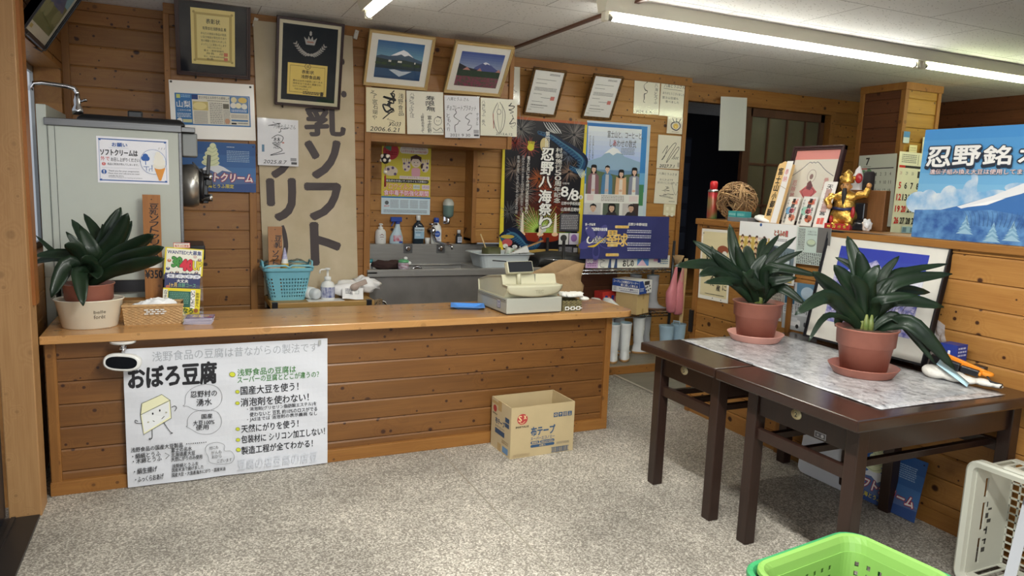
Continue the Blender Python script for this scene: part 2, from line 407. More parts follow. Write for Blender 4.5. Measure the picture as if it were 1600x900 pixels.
def floor_mat():
    m = bpy.data.materials.new('terrazzo'); m.use_nodes = True; nt = m.node_tree; lk = nt.links.new; b = nt.nodes['Principled BSDF']
    tc = N(nt, 'TexCoord')
    v1 = N(nt, 'TexVoronoi'); v1.inputs['Scale'].default_value = 170; lk(tc.outputs['Object'], v1.inputs['Vector'])
    sep = N(nt, 'SeparateColor'); lk(v1.outputs['Color'], sep.inputs[0])
    cr = N(nt, 'ValToRGB'); e = cr.color_ramp.elements; cr.color_ramp.interpolation = 'CONSTANT'
    e[0].position = 0; e[0].color = (*L3((150, 143, 132)), 1); e[1].position = .3; e[1].color = (*L3((190, 183, 170)), 1)
    for p, c in ((.58, (216, 208, 194)), (.78, (166, 158, 146)), (.92, (236, 228, 214))): q = e.new(p); q.color = (*L3(c), 1)
    lk(sep.outputs[0], cr.inputs[0])
    n1 = N(nt, 'TexNoise'); n1.inputs['Scale'].default_value = 1.5; n1.inputs['Detail'].default_value = 5; n1.inputs['Roughness'].default_value = .62; lk(tc.outputs['Object'], n1.inputs['Vector'])
    r1 = N(nt, 'MapRange'); r1.inputs[1].default_value = .3; r1.inputs[2].default_value = .68; r1.inputs[3].default_value = .48; r1.inputs[4].default_value = .90; lk(n1.outputs[0], r1.inputs[0])
    hv = N(nt, 'HueSaturation'); lk(cr.outputs[0], hv.inputs['Color']); lk(r1.outputs[0], hv.inputs['Value']); lk(hv.outputs[0], b.inputs['Base Color'])
    b.inputs['Roughness'].default_value = .62; b.inputs['Specular IOR Level'].default_value = .3
    return m
def ceil_mat():
    m = bpy.data.materials.new('ceiling_boards'); m.use_nodes = True; nt = m.node_tree; lk = nt.links.new; b = nt.nodes['Principled BSDF']
    tc = N(nt, 'TexCoord'); br = N(nt, 'TexBrick'); br.offset = .5
    for k, v in (('Color1', (.86, .85, .83, 1)), ('Color2', (.82, .81, .79, 1)), ('Mortar', (.25, .23, .22, 1)), ('Scale', 1.0), ('Mortar Size', .0022), ('Mortar Smooth', .1), ('Brick Width', .91), ('Row Height', .455)): br.inputs[k].default_value = v
    lk(tc.outputs['Object'], br.inputs['Vector'])
    mp = N(nt, 'Mapping'); mp.inputs['Scale'].default_value = (28, 75, 1); lk(tc.outputs['Object'], mp.inputs[0])
    vo = N(nt, 'TexVoronoi'); vo.inputs['Scale'].default_value = 1; lk(mp.outputs[0], vo.inputs['Vector'])
    lt = N(nt, 'Math', operation='LESS_THAN'); lk(vo.outputs['Distance'], lt.inputs[0]); lt.inputs[1].default_value = .16
    mx = N(nt, 'Mix', data_type='RGBA'); lk(lt.outputs[0], mx.inputs[0]); lk(br.outputs['Color'], mx.inputs[6]); mx.inputs[7].default_value = (.36, .34, .32, 1)
    lk(mx.outputs[2], b.inputs['Base Color']); b.inputs['Roughness'].default_value = .9; b.inputs['Specular IOR Level'].default_value = .1
    return m

def planks(b, o, d, length, z0, z1, n, pitch=.118, thick=.02, groove=.005, mi=0):
    """tongue-and-groove boarding: V grooves between boards; o = front lower start, d = direction, n = facing direction"""
    o = Vector(o); d = Vector(d); n = Vector(n); pr = []
    k0 = math.floor(z0 / pitch) + 1; zs = [k * pitch for k in range(k0, int(z1 / pitch) + 1) if z0 + .012 < k * pitch < z1 - .012]
    pr.append((0, z0))
    for z in zs: pr += [(0, z - .011), (-.0035, z - .003), (-.009, z - .0022), (-.009, z + .0002), (-.002, z + .0004), (0, z + .002)]
    pr.append((0, z1)); q = len(pr); vs = []
    for k in (0, length):
        for a, z in pr: p = o + d * k + n * a; vs.append((p.x, p.y, z))
    fs = [(i, i + q, i + q + 1, i + 1) for i in range(q - 1)]
    b.add(vs, fs, mi)
    p = [o - n * thick, o + d * length - n * thick, o + d * length, o]
    for a, c in ((p[0], p[1]), (p[1], p[2]), (p[3], p[0])):
        b.add([(a.x, a.y, z0), (c.x, c.y, z0), (c.x, c.y, z1), (a.x, a.y, z1)], [(0, 1, 2, 3)], mi)
    for z in (z0, z1): b.add([(v.x, v.y, z) for v in p], [(0, 1, 2, 3)], mi)
def S(name, fn, mats, **k):
    b = MB(); fn(b); return struct(b.build(name, mats, **k))
X_, Y_, NX, NY = (1, 0, 0), (0, 1, 0), (-1, 0, 0), (0, -1, 0)

S('floor', lambda b: b.box(-1.4, 2.965, -2.6, 5.5, -.06, 0), floor_mat())
S('floor_side', lambda b: b.box(2.965, 7.0, -2.6, 5.5, -.06, -.002), wood('grey_floor_boards', (136, 130, 116), (108, 102, 90), .09, 'X', knots=0, rough=.5, plank='Y'))
S('ceiling', lambda b: b.box(-1.4, 7.0, -2.6, 7.6, ZC, ZC + .06), ceil_mat())
tx = onY(803, 72, P1).x
S('trim_1', lambda b: b.box(tx - .012, tx + .016, -2.5, P1 + .38, ZC - .014, ZC - .0005), wood('brown_strip', (110, 72, 52), (92, 58, 42), .4, 'Y', knots=0))
# floor joints
fx = onZ(690, 708, 0).x
S('trim_2', lambda b: b.box(fx - .003, fx + .003, -2.5, 3.48, 0, .0016), mat('joint_metal', (196, 190, 178), .4, .6))
fy = onZ(1000, 648, 0).y
S('trim_3', lambda b: b.box(2.27, 2.96, fy - .003, fy + .003, 0, .0016), mat('joint_metal', (196, 190, 178), .4, .6))
S('trim_4', lambda b: b.box(2.962, 2.985, 3.66, 4.52, -.002, .008), mat('joint_metal', (196, 190, 178), .4, .6))

# --- back wall, left of the alcove (recessed bay behind the machine, then the banner wall)
XA = 1.152                                    # left jamb of the alcove
def f(b):
    planks(b, (-.9, 5.05, 0), X_, .87, 0, ZC, NY)
    planks(b, (-.045, P1, 0), X_, XA + .045 - .035, 0, ZC, NY)
    b.box(-.06, -.045, P1, 5.07, 0, ZC)
S('wall_back', f, W_PINE)
def f(b):
    planks(b, (XA - .035, P1, 0), X_, tx - XA + .005, 1.655, ZC - .06, NY)       # header over the alcove
    b.box(XA - .03, tx - .03, P1 + .02, P3, 1.655, 1.675)
S('wall_back_header', f, W_PINE)
def f(b):
    planks(b, (XA - .3, P3, 0), X_, 1.3, 0, 1.70, NY)
S('wall_back_alcove', f, wood('pine_alcove', (222, 166, 106), (186, 128, 74), .118, 'X', rough=.5, seed=7))
XB = 2.035                                    # boxed-in corner right of the alcove
def f(b):
    planks(b, (XB, P2, 0), X_, 2.45 - XB, .965, ZC - .065, NY)
    planks(b, (2.45, P2, 0), X_, 3.955 - 2.45, .72, ZC - .065, NY); planks(b, (3.38, P2, 0), X_, 3.955 - 3.38, 0, .72, NY)
    b.box(XB, XB + .02, P2, P3, .965, 1.70); b.box(XB, 2.46, P2 + .02, P3, .965, .985)
S('wall_back_right', f, wood('pine_poster_wall', (222, 166, 104), (186, 128, 72), .118, 'X', rough=.5, coat=.1, seed=15))
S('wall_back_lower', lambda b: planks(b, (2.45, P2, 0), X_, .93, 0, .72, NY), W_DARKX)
def f(b):
    b.box(tx - .02, 4.01, P2 - .022, P2 + .005, ZC - .07, ZC)                       # top rail
    b.box(-.06, tx, P1 - .018, P1 + .005, ZC - .06, ZC)
    b.box(-.6, -.045, 5.03, 5.055, ZC - .05, ZC)
    b.box(XB - .004, 2.46, P2 - .012, P2, .953, .972)
S('trim_5', f, W_TRIM, bevel=.003)
def f(b):
    b.box(3.945, 3.985, P2 - .02, P2 + .05, 0, ZC - .07)
    b.box(XA - .042, XA, P1 - .022, P1 + .03, 0, ZC - .06)
    b.box(tx - .03, tx + .004, P1 - .015, P1 + .03, 1.655, ZC - .06)
    b.box(-.062, -.03, P1 - .02, P1 + .01, 0, ZC - .06)
    b.box(.395, .437, P1 - .02, P1 + .01, 0, 1.95)
    b.box(-.602, -.562, 5.03, 5.055, 0, ZC - .05)
    b.box(XB - .006, XB + .03, P2 - .012, P2 + .004, .965, ZC - .08)
S('trim_6', f, W_TRIMZ, bevel=.003)
# --- left wall: post, wall with a window above the machine, entrance side
S('trim_7', lambda b: b.box(-.652, -.539, 3.30, 3.43, 0, ZC), W_POST, bevel=.004)
S('trim_8', lambda b: b.box(-.539, -.527, 3.345, 3.425, .86, ZC), wood('orange_strip', (196, 128, 66), (166, 98, 44), .5, 'Z', knots=0, plank='X'))
def f(b):
    planks(b, (-.60, 5.05, 0), (0, -1, 0), 1.62, 1.965, ZC, (1, 0, 0), thick=.14)
    planks(b, (-.60, 5.05, 0), (0, -1, 0), 1.62, 0, .95, (1, 0, 0), thick=.14)
    b.box(-.74, -.602, 4.97, 5.05, .95, 1.965)
S('wall_left', f, W_PINE_Y)
def f(b):
    for y0, y1, z0, z1 in ((3.43, 4.97, .95, .985), (3.43, 4.97, 1.93, 1.965), (4.955, 4.97, .95, 1.965), (4.2, 4.24, .95, 1.965)): b.box(-.77, -.735, y0, y1, z0, z1)
w1 = S('window_1', f, mat('window_frame_grey', (168, 170, 170), .4, .3))
g = MB(); g.box(-.757, -.752, 3.43, 4.97, .985, 1.93)
g.build('pane', mat('frosted_pane', (205, 214, 226), .5, spec=.3, emit=.22), w1)
S('door_1', lambda b: [b.box(-.72, -.66, -.4, 3.29, .02, 2.1), b.box(-.73, -.655, .9, .96, .02, 2.1), b.box(-.73, -.655, 2.2, 2.26, .02, 2.1)], mat('dark_door_metal', (30, 36, 48), .35, .4))
S('trim_9', lambda b: [b.box(-.95, -.545, -.6, 3.29, 0, .012), b.box(-.64, -.625, -.6, 3.28, .012, .02)], mat('threshold_dark', (52, 50, 50), .4, .5))
S('wall_left_lintel', lambda b: b.box(-.75, -.66, -.6, 3.3, 2.1, ZC), W_PINE_Y)

# --- right half wall with its ledge
def f(b):
    planks(b, (XW, 3.62, 0), (0, -1, 0), 4.6, 0, 1.205, NX, pitch=.108, thick=.24)
S('wall_right', f, wood('pine_half_wall', (220, 164, 104), (186, 126, 72), .108, 'Y', rough=.5, coat=.1, seed=21))
def f(b):
    b.box(XW - .022, XW + .28, -1, 3.66, 1.205, 1.24)
S('trim_10', f, W_TRIMY, bevel=.004)
def f(b):
    b.box(XW - .012, XW + .24, 3.61, 3.65, 0, 1.205)
    b.box(XW - .018, XW, 2.83, 2.86, 0, 1.205)
S('trim_11', f, W_TRIMZ, bevel=.003)
S('baseboard_right', lambda b: b.box(XW - .014, XW, -1, 2.83, 0, .07), W_TRIMY, bevel=.002)
S('trim_12', lambda b: b.box(XW - .03, XW - .013, 3.618, 3.648, .52, .66), mat('black_handle', (24, 24, 26), .4), bevel=.003)

# --- far room behind the half wall
def f(b):
    planks(b, (3.96, P4, 0), X_, 2.9, 2.235, ZC, NY)
    planks(b, (5.93, P4, 0), X_, .95, 0, 2.24, NY)
S('wall_far', f, W_PINE)
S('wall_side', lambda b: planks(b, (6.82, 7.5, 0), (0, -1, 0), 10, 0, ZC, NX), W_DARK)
def f(b):
    planks(b, (3.90, 5.22, 0), X_, 2.0, 0, .50, NY, thick=.15)
    b.box(3.9, 5.93, 5.20, 7.5, .50, .53)
S('floor_raised', f, wood('pine_riser', (196, 142, 80), (160, 106, 54), .118, 'X', seed=31))
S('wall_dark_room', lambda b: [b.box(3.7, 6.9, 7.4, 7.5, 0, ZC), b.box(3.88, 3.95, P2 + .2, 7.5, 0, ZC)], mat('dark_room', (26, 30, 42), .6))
def f(b):
    b.box(3.985, 5.93, P4 - .03, P4 + .05, 2.205, 2.235); b.box(5.87, 5.93, P4 - .03, P4 + .05, .53, 2.205)
S('trim_13', f, W_TRIM, bevel=.003)
# sliding lattice door
d0 = onY(1166, 260, 5.41).x; d1 = 5.85
dm = wood('old_door_wood', (96, 62, 44), (72, 44, 30), .4, 'Z', knots=0, plank='X')
def f(b):
    for a, c in ((d0 - .07, d0 + .02), (d1 - .05, d1)): b.box(a, c, 5.40, 5.44, .53, 2.205)
    b.box(d0, d1, 5.40, 5.44, 2.13, 2.205); b.box(d0, d1, 5.40, 5.44, .53, .65)
    for k in range(1, 4): x = d0 + (d1 - d0) * k / 4; b.box(x - .008, x + .008, 5.405, 5.425, .6, 2.15)
    for z in (.95, 1.30, 1.69): b.box(d0, d1, 5.405, 5.43, z - .012, z + .012)
dr = S('door_2', f, dm)
g = MB(); g.box(d0, d1, 5.426, 5.431, .62, 2.15); g.build('pane', mat('smoked_pane', (88, 84, 66), .25, spec=.6, var=.25, scale=1.2), dr)
# pillar behind the sign
def f(b):
    planks(b, (5.47, 4.66, 0), (0, -1, 0), .42, 0, ZC - .05, NX, thick=.04)
S('wall_pillar', f, W_DARK)  # side of the same pillar: its shade is put in as darker wood
S('wall_pillar_front', lambda b: planks(b, (5.475, 4.24, 0), X_, .415, 0, ZC - .05, NY, thick=.02), wood('pine_pillar_lit', (214, 166, 84), (178, 126, 56), .118, 'X', seed=17))  # front face: the tube's yellow light is put into the pine colour
def f(b):
    b.box(5.455, 5.50, 4.225, 4.27, 0, ZC - .05); b.box(5.86, 5.90, 4.225, 4.27, 0, ZC - .05); b.box(5.455, 5.49, 4.63, 4.67, 0, ZC - .05)
    b.box(5.45, 5.91, 4.22, 4.67, ZC - .06, ZC)
S('trim_14', f, W_TRIMZ, bevel=.003)
# low boarded platform by the boots
S('floor_platform', lambda b: b.box(2.3, 3.95, 4.56, P2, 0, .056), wood('grey_platform_boards', (140, 132, 116), (110, 102, 88), .09, 'X', knots=0, plank='Y'))
S('trim_15', lambda b: b.box(2.3, 3.95, 4.535, 4.56, -.001, .06), W_TRIM, bevel=.003)
# ================================================================== counter
ct = thing('counter', 'long pine-boarded shop counter with a varnished wooden top', 'counter', (0, 0, 0))
CT = .715
b = MB(); planks(b, (-.535, 3.508, 0), X_, 2.775, .0, .68, NY, pitch=.1, thick=.02); b.box(2.222, 2.24, 3.51, 3.84, 0, .68); b.box(-.535, 2.24, 3.80, 3.82, .0, .68)
b.build('front_boarding', W_CNT, ct)
b = MB()
pts = [(-.538, 3.432), (2.28, 3.415)]
for k in range(7): a = -PI / 2 + k * PI / 12; pts.append((2.295 + .08 * math.cos(a), 3.50 + .085 * math.sin(a)))
for k in range(7): a = k * PI / 12; pts.append((2.255 + .12 * math.cos(a), 3.80 + .12 * math.sin(a)))
pts += [(-.538, 3.90)]
b.prism(pts, .68, CT); b.build('counter_top', W_TOP, ct, bevel=.004)
for x0, x1, y0 in ((2.225, 2.262, 3.49), (-.53, -.49, 3.492)): b = MB(); b.box(x0, x1, y0, y0 + .03, 0, .68); b.build('corner_trim', W_TRIMZ, ct, bevel=.002)
b = MB(); b.box(-.535, 2.262, 3.488, 3.51, 0, .062); b.build('baseboard', W_TRIM, ct, bevel=.002)
b = MB(); b.box(-.53, .03, 3.925, 4.035, 0, .775); tag(b.build('wooden_ledge', W_TRIM, bevel=.003), 'low wooden ledge between the counter and the soft-serve machine', 'ledge')

# ================================================================== sheets and pictures
def mk(c, plane, axis='Y', base=(238, 236, 230), M=None, w=None, h=None, **k):
    if M is None: M, w, h = (sheet_y if axis == 'Y' else sheet_x)(c, plane)
    s = Sheet(w, h, base, **k); s.M = M; s.inv = M.inverted(); return s
def pxy(s, px, py):
    o = s.inv @ CAM; d = s.inv.to_3x3() @ ray(px, py); q = o + d * ((s.t - o.z) / d.z)
    return (q.x / s.k, (s.h - q.y) / s.ky)
Sheet.p = pxy
def ptext(s, t, a, b, h, c, **k):
    """line of writing from photo point a to photo point b (ends of its middle line), h px tall"""
    (x0, ya), (x1, yb) = s.p(*a), s.p(*b); m = ((a[0] + b[0]) / 2, (a[1] + b[1]) / 2)
    hh = abs(s.p(m[0], m[1] + h / 2)[1] - s.p(m[0], m[1] - h / 2)[1]); y = (ya + yb) / 2
    return s.text(t, x0, y - hh / 2, x1, y + hh / 2, c, **k)
Sheet.pt = ptext
def pbox(s, x0, y0, x1, y1): a, b = s.p(x0, y0), s.p(x1, y1); return a[0], a[1], b[0], b[1]
Sheet.pb = pbox
def prect(s, x0, y0, x1, y1, c): a = s.pb(x0, y0, x1, y1); return s.rect(a[0], a[1], a[2] - a[0], a[3] - a[1], c)
Sheet.pr = prect
def pvt(s, t, x0, y0, x1, y1, c, **k): return s.vtext(t, *s.pb(x0, y0, x1, y1), c, **k)
Sheet.pv = pvt
def pcurve(s, pts, w, c, **k):
    return s.curve([s.p(*q) for q in pts], w, c, **k)
Sheet.pc = pcurve
def scrib(s, x, y, w, h, seed, c=(30, 28, 30), n=9, lw=1.0):
    r = random.Random(seed); pts = [(x + w * (.1 + .8 * r.random()), y + h * (i / n + .25 * (r.random() - .5))) for i in range(n + 1)]
    return s.curve(pts, [lw * (.5 + r.random()) for _ in pts], c, n=5)
Sheet.scrib = scrib
def hung(s, name, label, cat, group=None): return tag(s.mesh(name, s.M), label, cat, group)
BLK = (34, 32, 34); WHT = (240, 238, 232)

# ---- hand-written banner on the counter
bw = lambda u, v: .0035 * math.sin(u * 17 + v * 9) * math.sin(v * 13 - u * 4) + .003 + .004 * (1 - v)
s = mk([(191, 552), (510.5, 533), (512, 728), (201, 766)], 3.482, base=mat('banner_paper', (216, 218, 224), .55, bump=.35, scale=9), nx=36, ny=26, warp=bw, t=.001)
s.M.translation.z = max(s.M.translation.z, .004)
GR = (66, 128, 58); K = (38, 38, 42); GY = (166, 170, 176); YL = (206, 212, 66)
s.pt('浅野食品の豆腐は昔ながらの製法です', (238, 563), (496, 547), 15, GY)
s.pt('おぼろ豆腐', (201, 594), (338, 589), 34, K, bold=.032)
s.pt('浅野食品の豆腐は', (371, 587), (462, 582), 11, GR, bold=.012); s.pt('スーパーの豆腐とどこが違うの？', (371, 599), (498, 589), 10, GR, bold=.012)
for t, a, b_, h in (('国産大豆を使う！', (376, 615), (466, 609), 13), ('消泡剤を使わない！', (376, 634), (482, 625), 13), ('天然にがりを使う！', (377, 674), (466, 667), 12), ('包装材に シリコン加工しない！', (377, 689), (507, 680), 12), ('製造工程が全てわかる！', (377, 707), (488, 698), 12)):
    s.pt(t, a, b_, h, K, bold=.014)
for t, a, b_, h in (('・消泡剤(グリセリン脂肪酸エステル)を', (386, 644), (494, 636), 7), ('使わないと 豆乳 約10%のロスがでる', (390, 651.5), (495, 644), 7), ('・JAS法では 消泡剤の表示義務 なし', (386, 659), (495, 652), 7)): s.pt(t, a, b_, h, K, bold=.01)
for x, y, r in ((363, 590, 4.5), (371, 617, 3.2), (371, 635, 3.2), (371.5, 675, 3.2), (372, 692, 3.2), (372.5, 707, 3.6)):
    cx, cy = s.p(x, y); s.ell(cx, cy, r * .36, r * .30, (120, 122, 40), rot=.5); s.ell(cx, cy, r * .30, r * .25, YL, rot=.5)
def bubble(pts, w=.16): s.pc(pts, w, (90, 92, 96), closed=True)
bubble([(289, 636), (291, 622), (302, 611), (322, 605), (340, 610), (347, 624), (342, 638), (326, 646), (306, 645), (294, 640), (286, 639)])
s.pt('忍野村の', (298, 621), (339, 619), 10, K, bold=.01); s.pt('湧水', (307, 634), (331, 632), 11, K, bold=.01)
bubble([(293, 670), (294, 658), (304, 648), (322, 645), (339, 648), (346, 660), (343, 673), (330, 682), (312, 682), (300, 676), (291, 671)])
s.pt('国産', (315, 655), (332, 654), 7.5, K, bold=.01); s.pt('大豆100%', (302, 666), (335, 663), 8, K, bold=.01); s.pt('使用', (306, 673), (326, 671.5), 7.5, K, bold=.01)
# sketch of a block of tofu with a face, arms and legs
bl = [(222, 635), (253, 621), (266, 630), (268, 658), (225, 683), (220, 653)]
s.poly([s.p(*q) for q in bl], (236, 234, 196)); s.poly([s.p(*q) for q in ((222, 652), (264, 632), (265, 656), (226, 680))], (230, 232, 232))
for q in ([(222, 635), (253, 621), (266, 630), (268, 658), (225, 683), (220, 653), (222, 635)], [(220, 653), (266, 630)]): s.line([s.p(*k) for k in q], .28, (84, 86, 70))
for x, y in ((239, 651), (250, 646)): s.ell(*s.p(x, y), .35, .6, K)
s.pc([(239, 662), (246, 664), (253, 659), (257, 655)], .3, K); s.pc([(222, 666), (217, 666), (212, 665), (212, 661), (216, 663)], .3, K); s.pc([(268, 641), (273, 639), (276, 642), (273, 647)], .3, K)
s.pc([(238, 676), (238, 688), (234, 689), (234, 691), (238, 689)], .3, K); s.pc([(256, 665), (266, 679), (270, 681), (266, 682)], .3, K)
for x, y in ((232, 664), (260, 649)): s.ell(*s.p(x, y), .5, .35, (180, 176, 150))
s.pt('浅野食品の国産大豆製品', (205, 708), (286, 699), 7.5, K, bold=.01)
for k in range(10): s.ell(*s.p(292 + k * 3.3, 697.5 - k * .3), .3, .3, K, n=8)
for t, a, b_, h in (('・絹絹とうふ', (207, 717), (251, 713), 8), ('・木綿とうふ', (208, 725), (253, 720), 8), ('・絹生揚げ', (210, 741), (246, 736), 9), ('・ふっくらおあげ', (212, 754), (256, 747), 9),
    ('富士の名水', (268, 707), (300, 705), 7), ('北海道産大豆', (268, 715), (305, 711), 7), ('天然にがりのみ使用', (268, 722), (316, 717), 7), ('浅野絹とうふを', (269, 732), (310, 728), 6), ('国産米油で揚げました', (269, 738.5), (318, 733), 6), ('国産大豆・大島産海水にがり・国産米油', (269, 745), (352, 737), 6)): s.pt(t, a, b_, h, K, bold=.012)
s.line([s.p(258, 712), s.p(265, 715.5), s.p(259, 721)], .25, K)
bubble([(321, 708), (324, 699), (338, 695), (350, 699), (351, 708), (361, 709), (366, 718), (360, 727), (343, 729), (328, 726), (325, 717)])
for t, a, b_ in (('他にも', (327, 704), (341, 702)), ('がんも', (330, 711), (346, 709)), ('おから', (331, 718), (346, 715)), ('ございます', (339, 724.5), (362, 721))): s.pt(t, a, b_, 5.5, K)
for k in range(9): s.text('豆腐の店'[k % 4], *s.pb(371 + k * 14, 722 - k * 1.5, 383 + k * 14, 736 - k * 1.5), (208, 212, 220))
s.pr(497, 536, 501, 543, (170, 172, 170))
hung(s, 'paper_banner', 'large hand-lettered white paper banner about tofu hung on the counter front', 'banner')

# ---- long cloth banner on the back wall
nm = mat('tan_cloth', (206, 190, 162), .8, rgb2=(188, 172, 142), scale=6, bump=.1, var=.03)
nw = lambda u, v: .012 + .006 * math.sin(u * 9 + 1) * (.4 + .6 * v) + .004 * math.sin(v * 7 + u * 3) + .006 * max(0, v - .85) * math.sin(u * 30)
nw_pts = [(404, 32), (560, 50), (550, 470), (405, 482)]
s = mk(nw_pts, P1 - .002, base=nm, nx=24, ny=40, warp=nw, t=.0012)
CK = (74, 64, 64)
for t, bx in (('豆', (472, 90, 538, 150)), ('乳', (476, 168, 538, 213)), ('ソ', (478, 221, 530, 277)), ('フ', (478, 288, 531, 341)), ('ト', (486, 350, 530, 410)), ('ク', (418, 214, 462, 276)), ('リ', (418, 281, 461, 342)), ('ム', (420, 420, 462, 470))):
    s.text(t, *s.pb(*bx), CK, bold=.042)
s.pc([(441, 352), (444, 365), (446, 385), (442, 408)], [2.6, 4.5, 5, 4], CK)
o = hung(s, 'cloth_banner', 'tall tan cloth banner with huge dark brush characters on the back wall', 'banner')
def clip(px, py, Y, par):
    p = onY(px, py, Y); c = MB(); c.box(-.012, .012, -.022, -.002, -.035, .02); c.ell((0, -.02, .005), (.006, .006, .006)); q = c.build('corner_clip', mat('pale_plastic', (214, 210, 200), .4), None, bevel=.002)
    q.parent = par; q.matrix_parent_inverse = par.matrix_world.inverted(); q.location = p; q.rotation_euler.y = .25
bpy.context.view_layer.update()
clip(399, 34, P1, o); clip(556, 53, P1 - .01, o)

# ---- framed things: moulding, board, glass as parts of one thing
def framed(c, plane, gap, label, cat, fw, fd, fmat, art, axis='Y', base=WHT, name='framed_picture', fit=None, glass=True, group=None, pegs=None, dw=100):
    M, w, h = fit or fit_lean(c, plane, gap, axis)
    t = thing(name, label, cat, group=group); t.matrix_world = M
    b = MB()
    for x0, x1, y0, y1 in ((0, w, 0, fw), (0, w, h - fw, h), (0, fw, fw, h - fw), (w - fw, w, fw, h - fw)):
        b.box(x0, x1, y0, y1, -fd, 0); d = fw * .28
        b.box(x0 + (d if x0 == 0 or x1 == w else 0) * 0, x1, y0, y1, -fd, -.001)
    # raised outer bead
    for x0, x1, y0, y1 in ((0, w, 0, fw * .45), (0, w, h - fw * .45, h), (0, fw * .45, 0, h), (w - fw * .45, w, 0, h)): b.box(x0, x1, y0, y1, 0, .006)
    b.box(.004, w - .004, .004, h - .004, -fd + .001, -fd + .004)
    b.build('frame', fmat, t, bevel=.002)
    iw, ih = w - 2 * fw, h - 2 * fw
    s = Sheet(iw, ih, base, dw=dw, t=.002, rough=.45); s.M = M @ T(fw, fw, -.009); s.inv = s.M.inverted(); art(s)
    o = s.mesh('picture', T(fw, fw, -.009), t)
    if glass:
        g = MB(); g.box(fw * .9, w - fw * .9, fw * .9, h - fw * .9, -.0035, -.0025); g.build('glass', glassmat(), t)
    if pegs:
        for u in pegs:
            g = MB(); g.tube([(w * u, -.012, -fd - .015), (w * u, -.012, .004), (w * u, .012, .008)], .004, 6); g.build('peg', mat('peg_metal', (60, 56, 54), .4, .7), t)
    return t, M, w, h

# award certificate, dark frame
def art(s):
    mt = mat('navy_black_mount', (30, 30, 37), .8, spec=.1)
    s.rect(0, 0, s.dw, s.dh, mt)
    pts = [s.p(*q) for q in ((297, 11), (367, 18.5), (367, 104), (300, 99.5))]; x0 = (pts[0][0] + pts[3][0]) / 2; x1 = (pts[1][0] + pts[2][0]) / 2; y0 = (pts[0][1] + pts[1][1]) / 2; y1 = (pts[2][1] + pts[3][1]) / 2
    w, h = x1 - x0, y1 - y0; s.rect(x0, y0, w, h, (226, 206, 130)); s.rect(x0 + w * .07, y0 + h * .07, w * .86, h * .86, (186, 162, 92)); s.rect(x0 + w * .13, y0 + h * .11, w * .74, h * .78, (228, 210, 138))
    for cx in (.07, .93):
        for cy in (.07, .93): s.ell(x0 + w * cx, y0 + h * cy, w * .03, w * .03, (172, 148, 82))
    X = lambda a: x0 + w * a; Y = lambda a: y0 + h * a; k = (50, 44, 36)
    s.text('表彰状', X(.34), Y(.17), X(.66), Y(.26), k, bold=.012); s.text('有限会社浅野食品 殿', X(.26), Y(.31), X(.80), Y(.37), k, bold=.01)
    for i, t in enumerate(('あなたの施設は食品の取扱', 'い及び施設が衛生的であり', '他の模範と認められました', 'よってここに表彰いたします')): s.text(t, X(.22), Y(.41 + i * .065), X(.80), Y(.455 + i * .065), k)
    s.text('平成二十年十月十日', X(.36), Y(.665), X(.68), Y(.70), k)
    s.text('富士・東部保健所', X(.28), Y(.72), X(.74), Y(.755), k); s.text('所長 　印', X(.34), Y(.77), X(.72), Y(.81), k); s.text('富士・東部食品衛生協会', X(.28), Y(.83), X(.76), Y(.86), k); s.text('会長', X(.34), Y(.87), X(.5), Y(.91), k)
    s.rect(X(.74), Y(.76), w * .09, h * .065, (206, 120, 90)); s.rect(X(.74), Y(.85), w * .09, h * .06, (206, 120, 90))
framed([(271, -7), (392.5, 3), (390, 125), (276, 116)], P1, .03, 'dark framed gold award certificate high on the wall left of the cloth banner', 'certificate', .022, .03, mat('dark_red_wood', (52, 28, 28), .3), art, name='framed_certificate', pegs=(.25, .8))
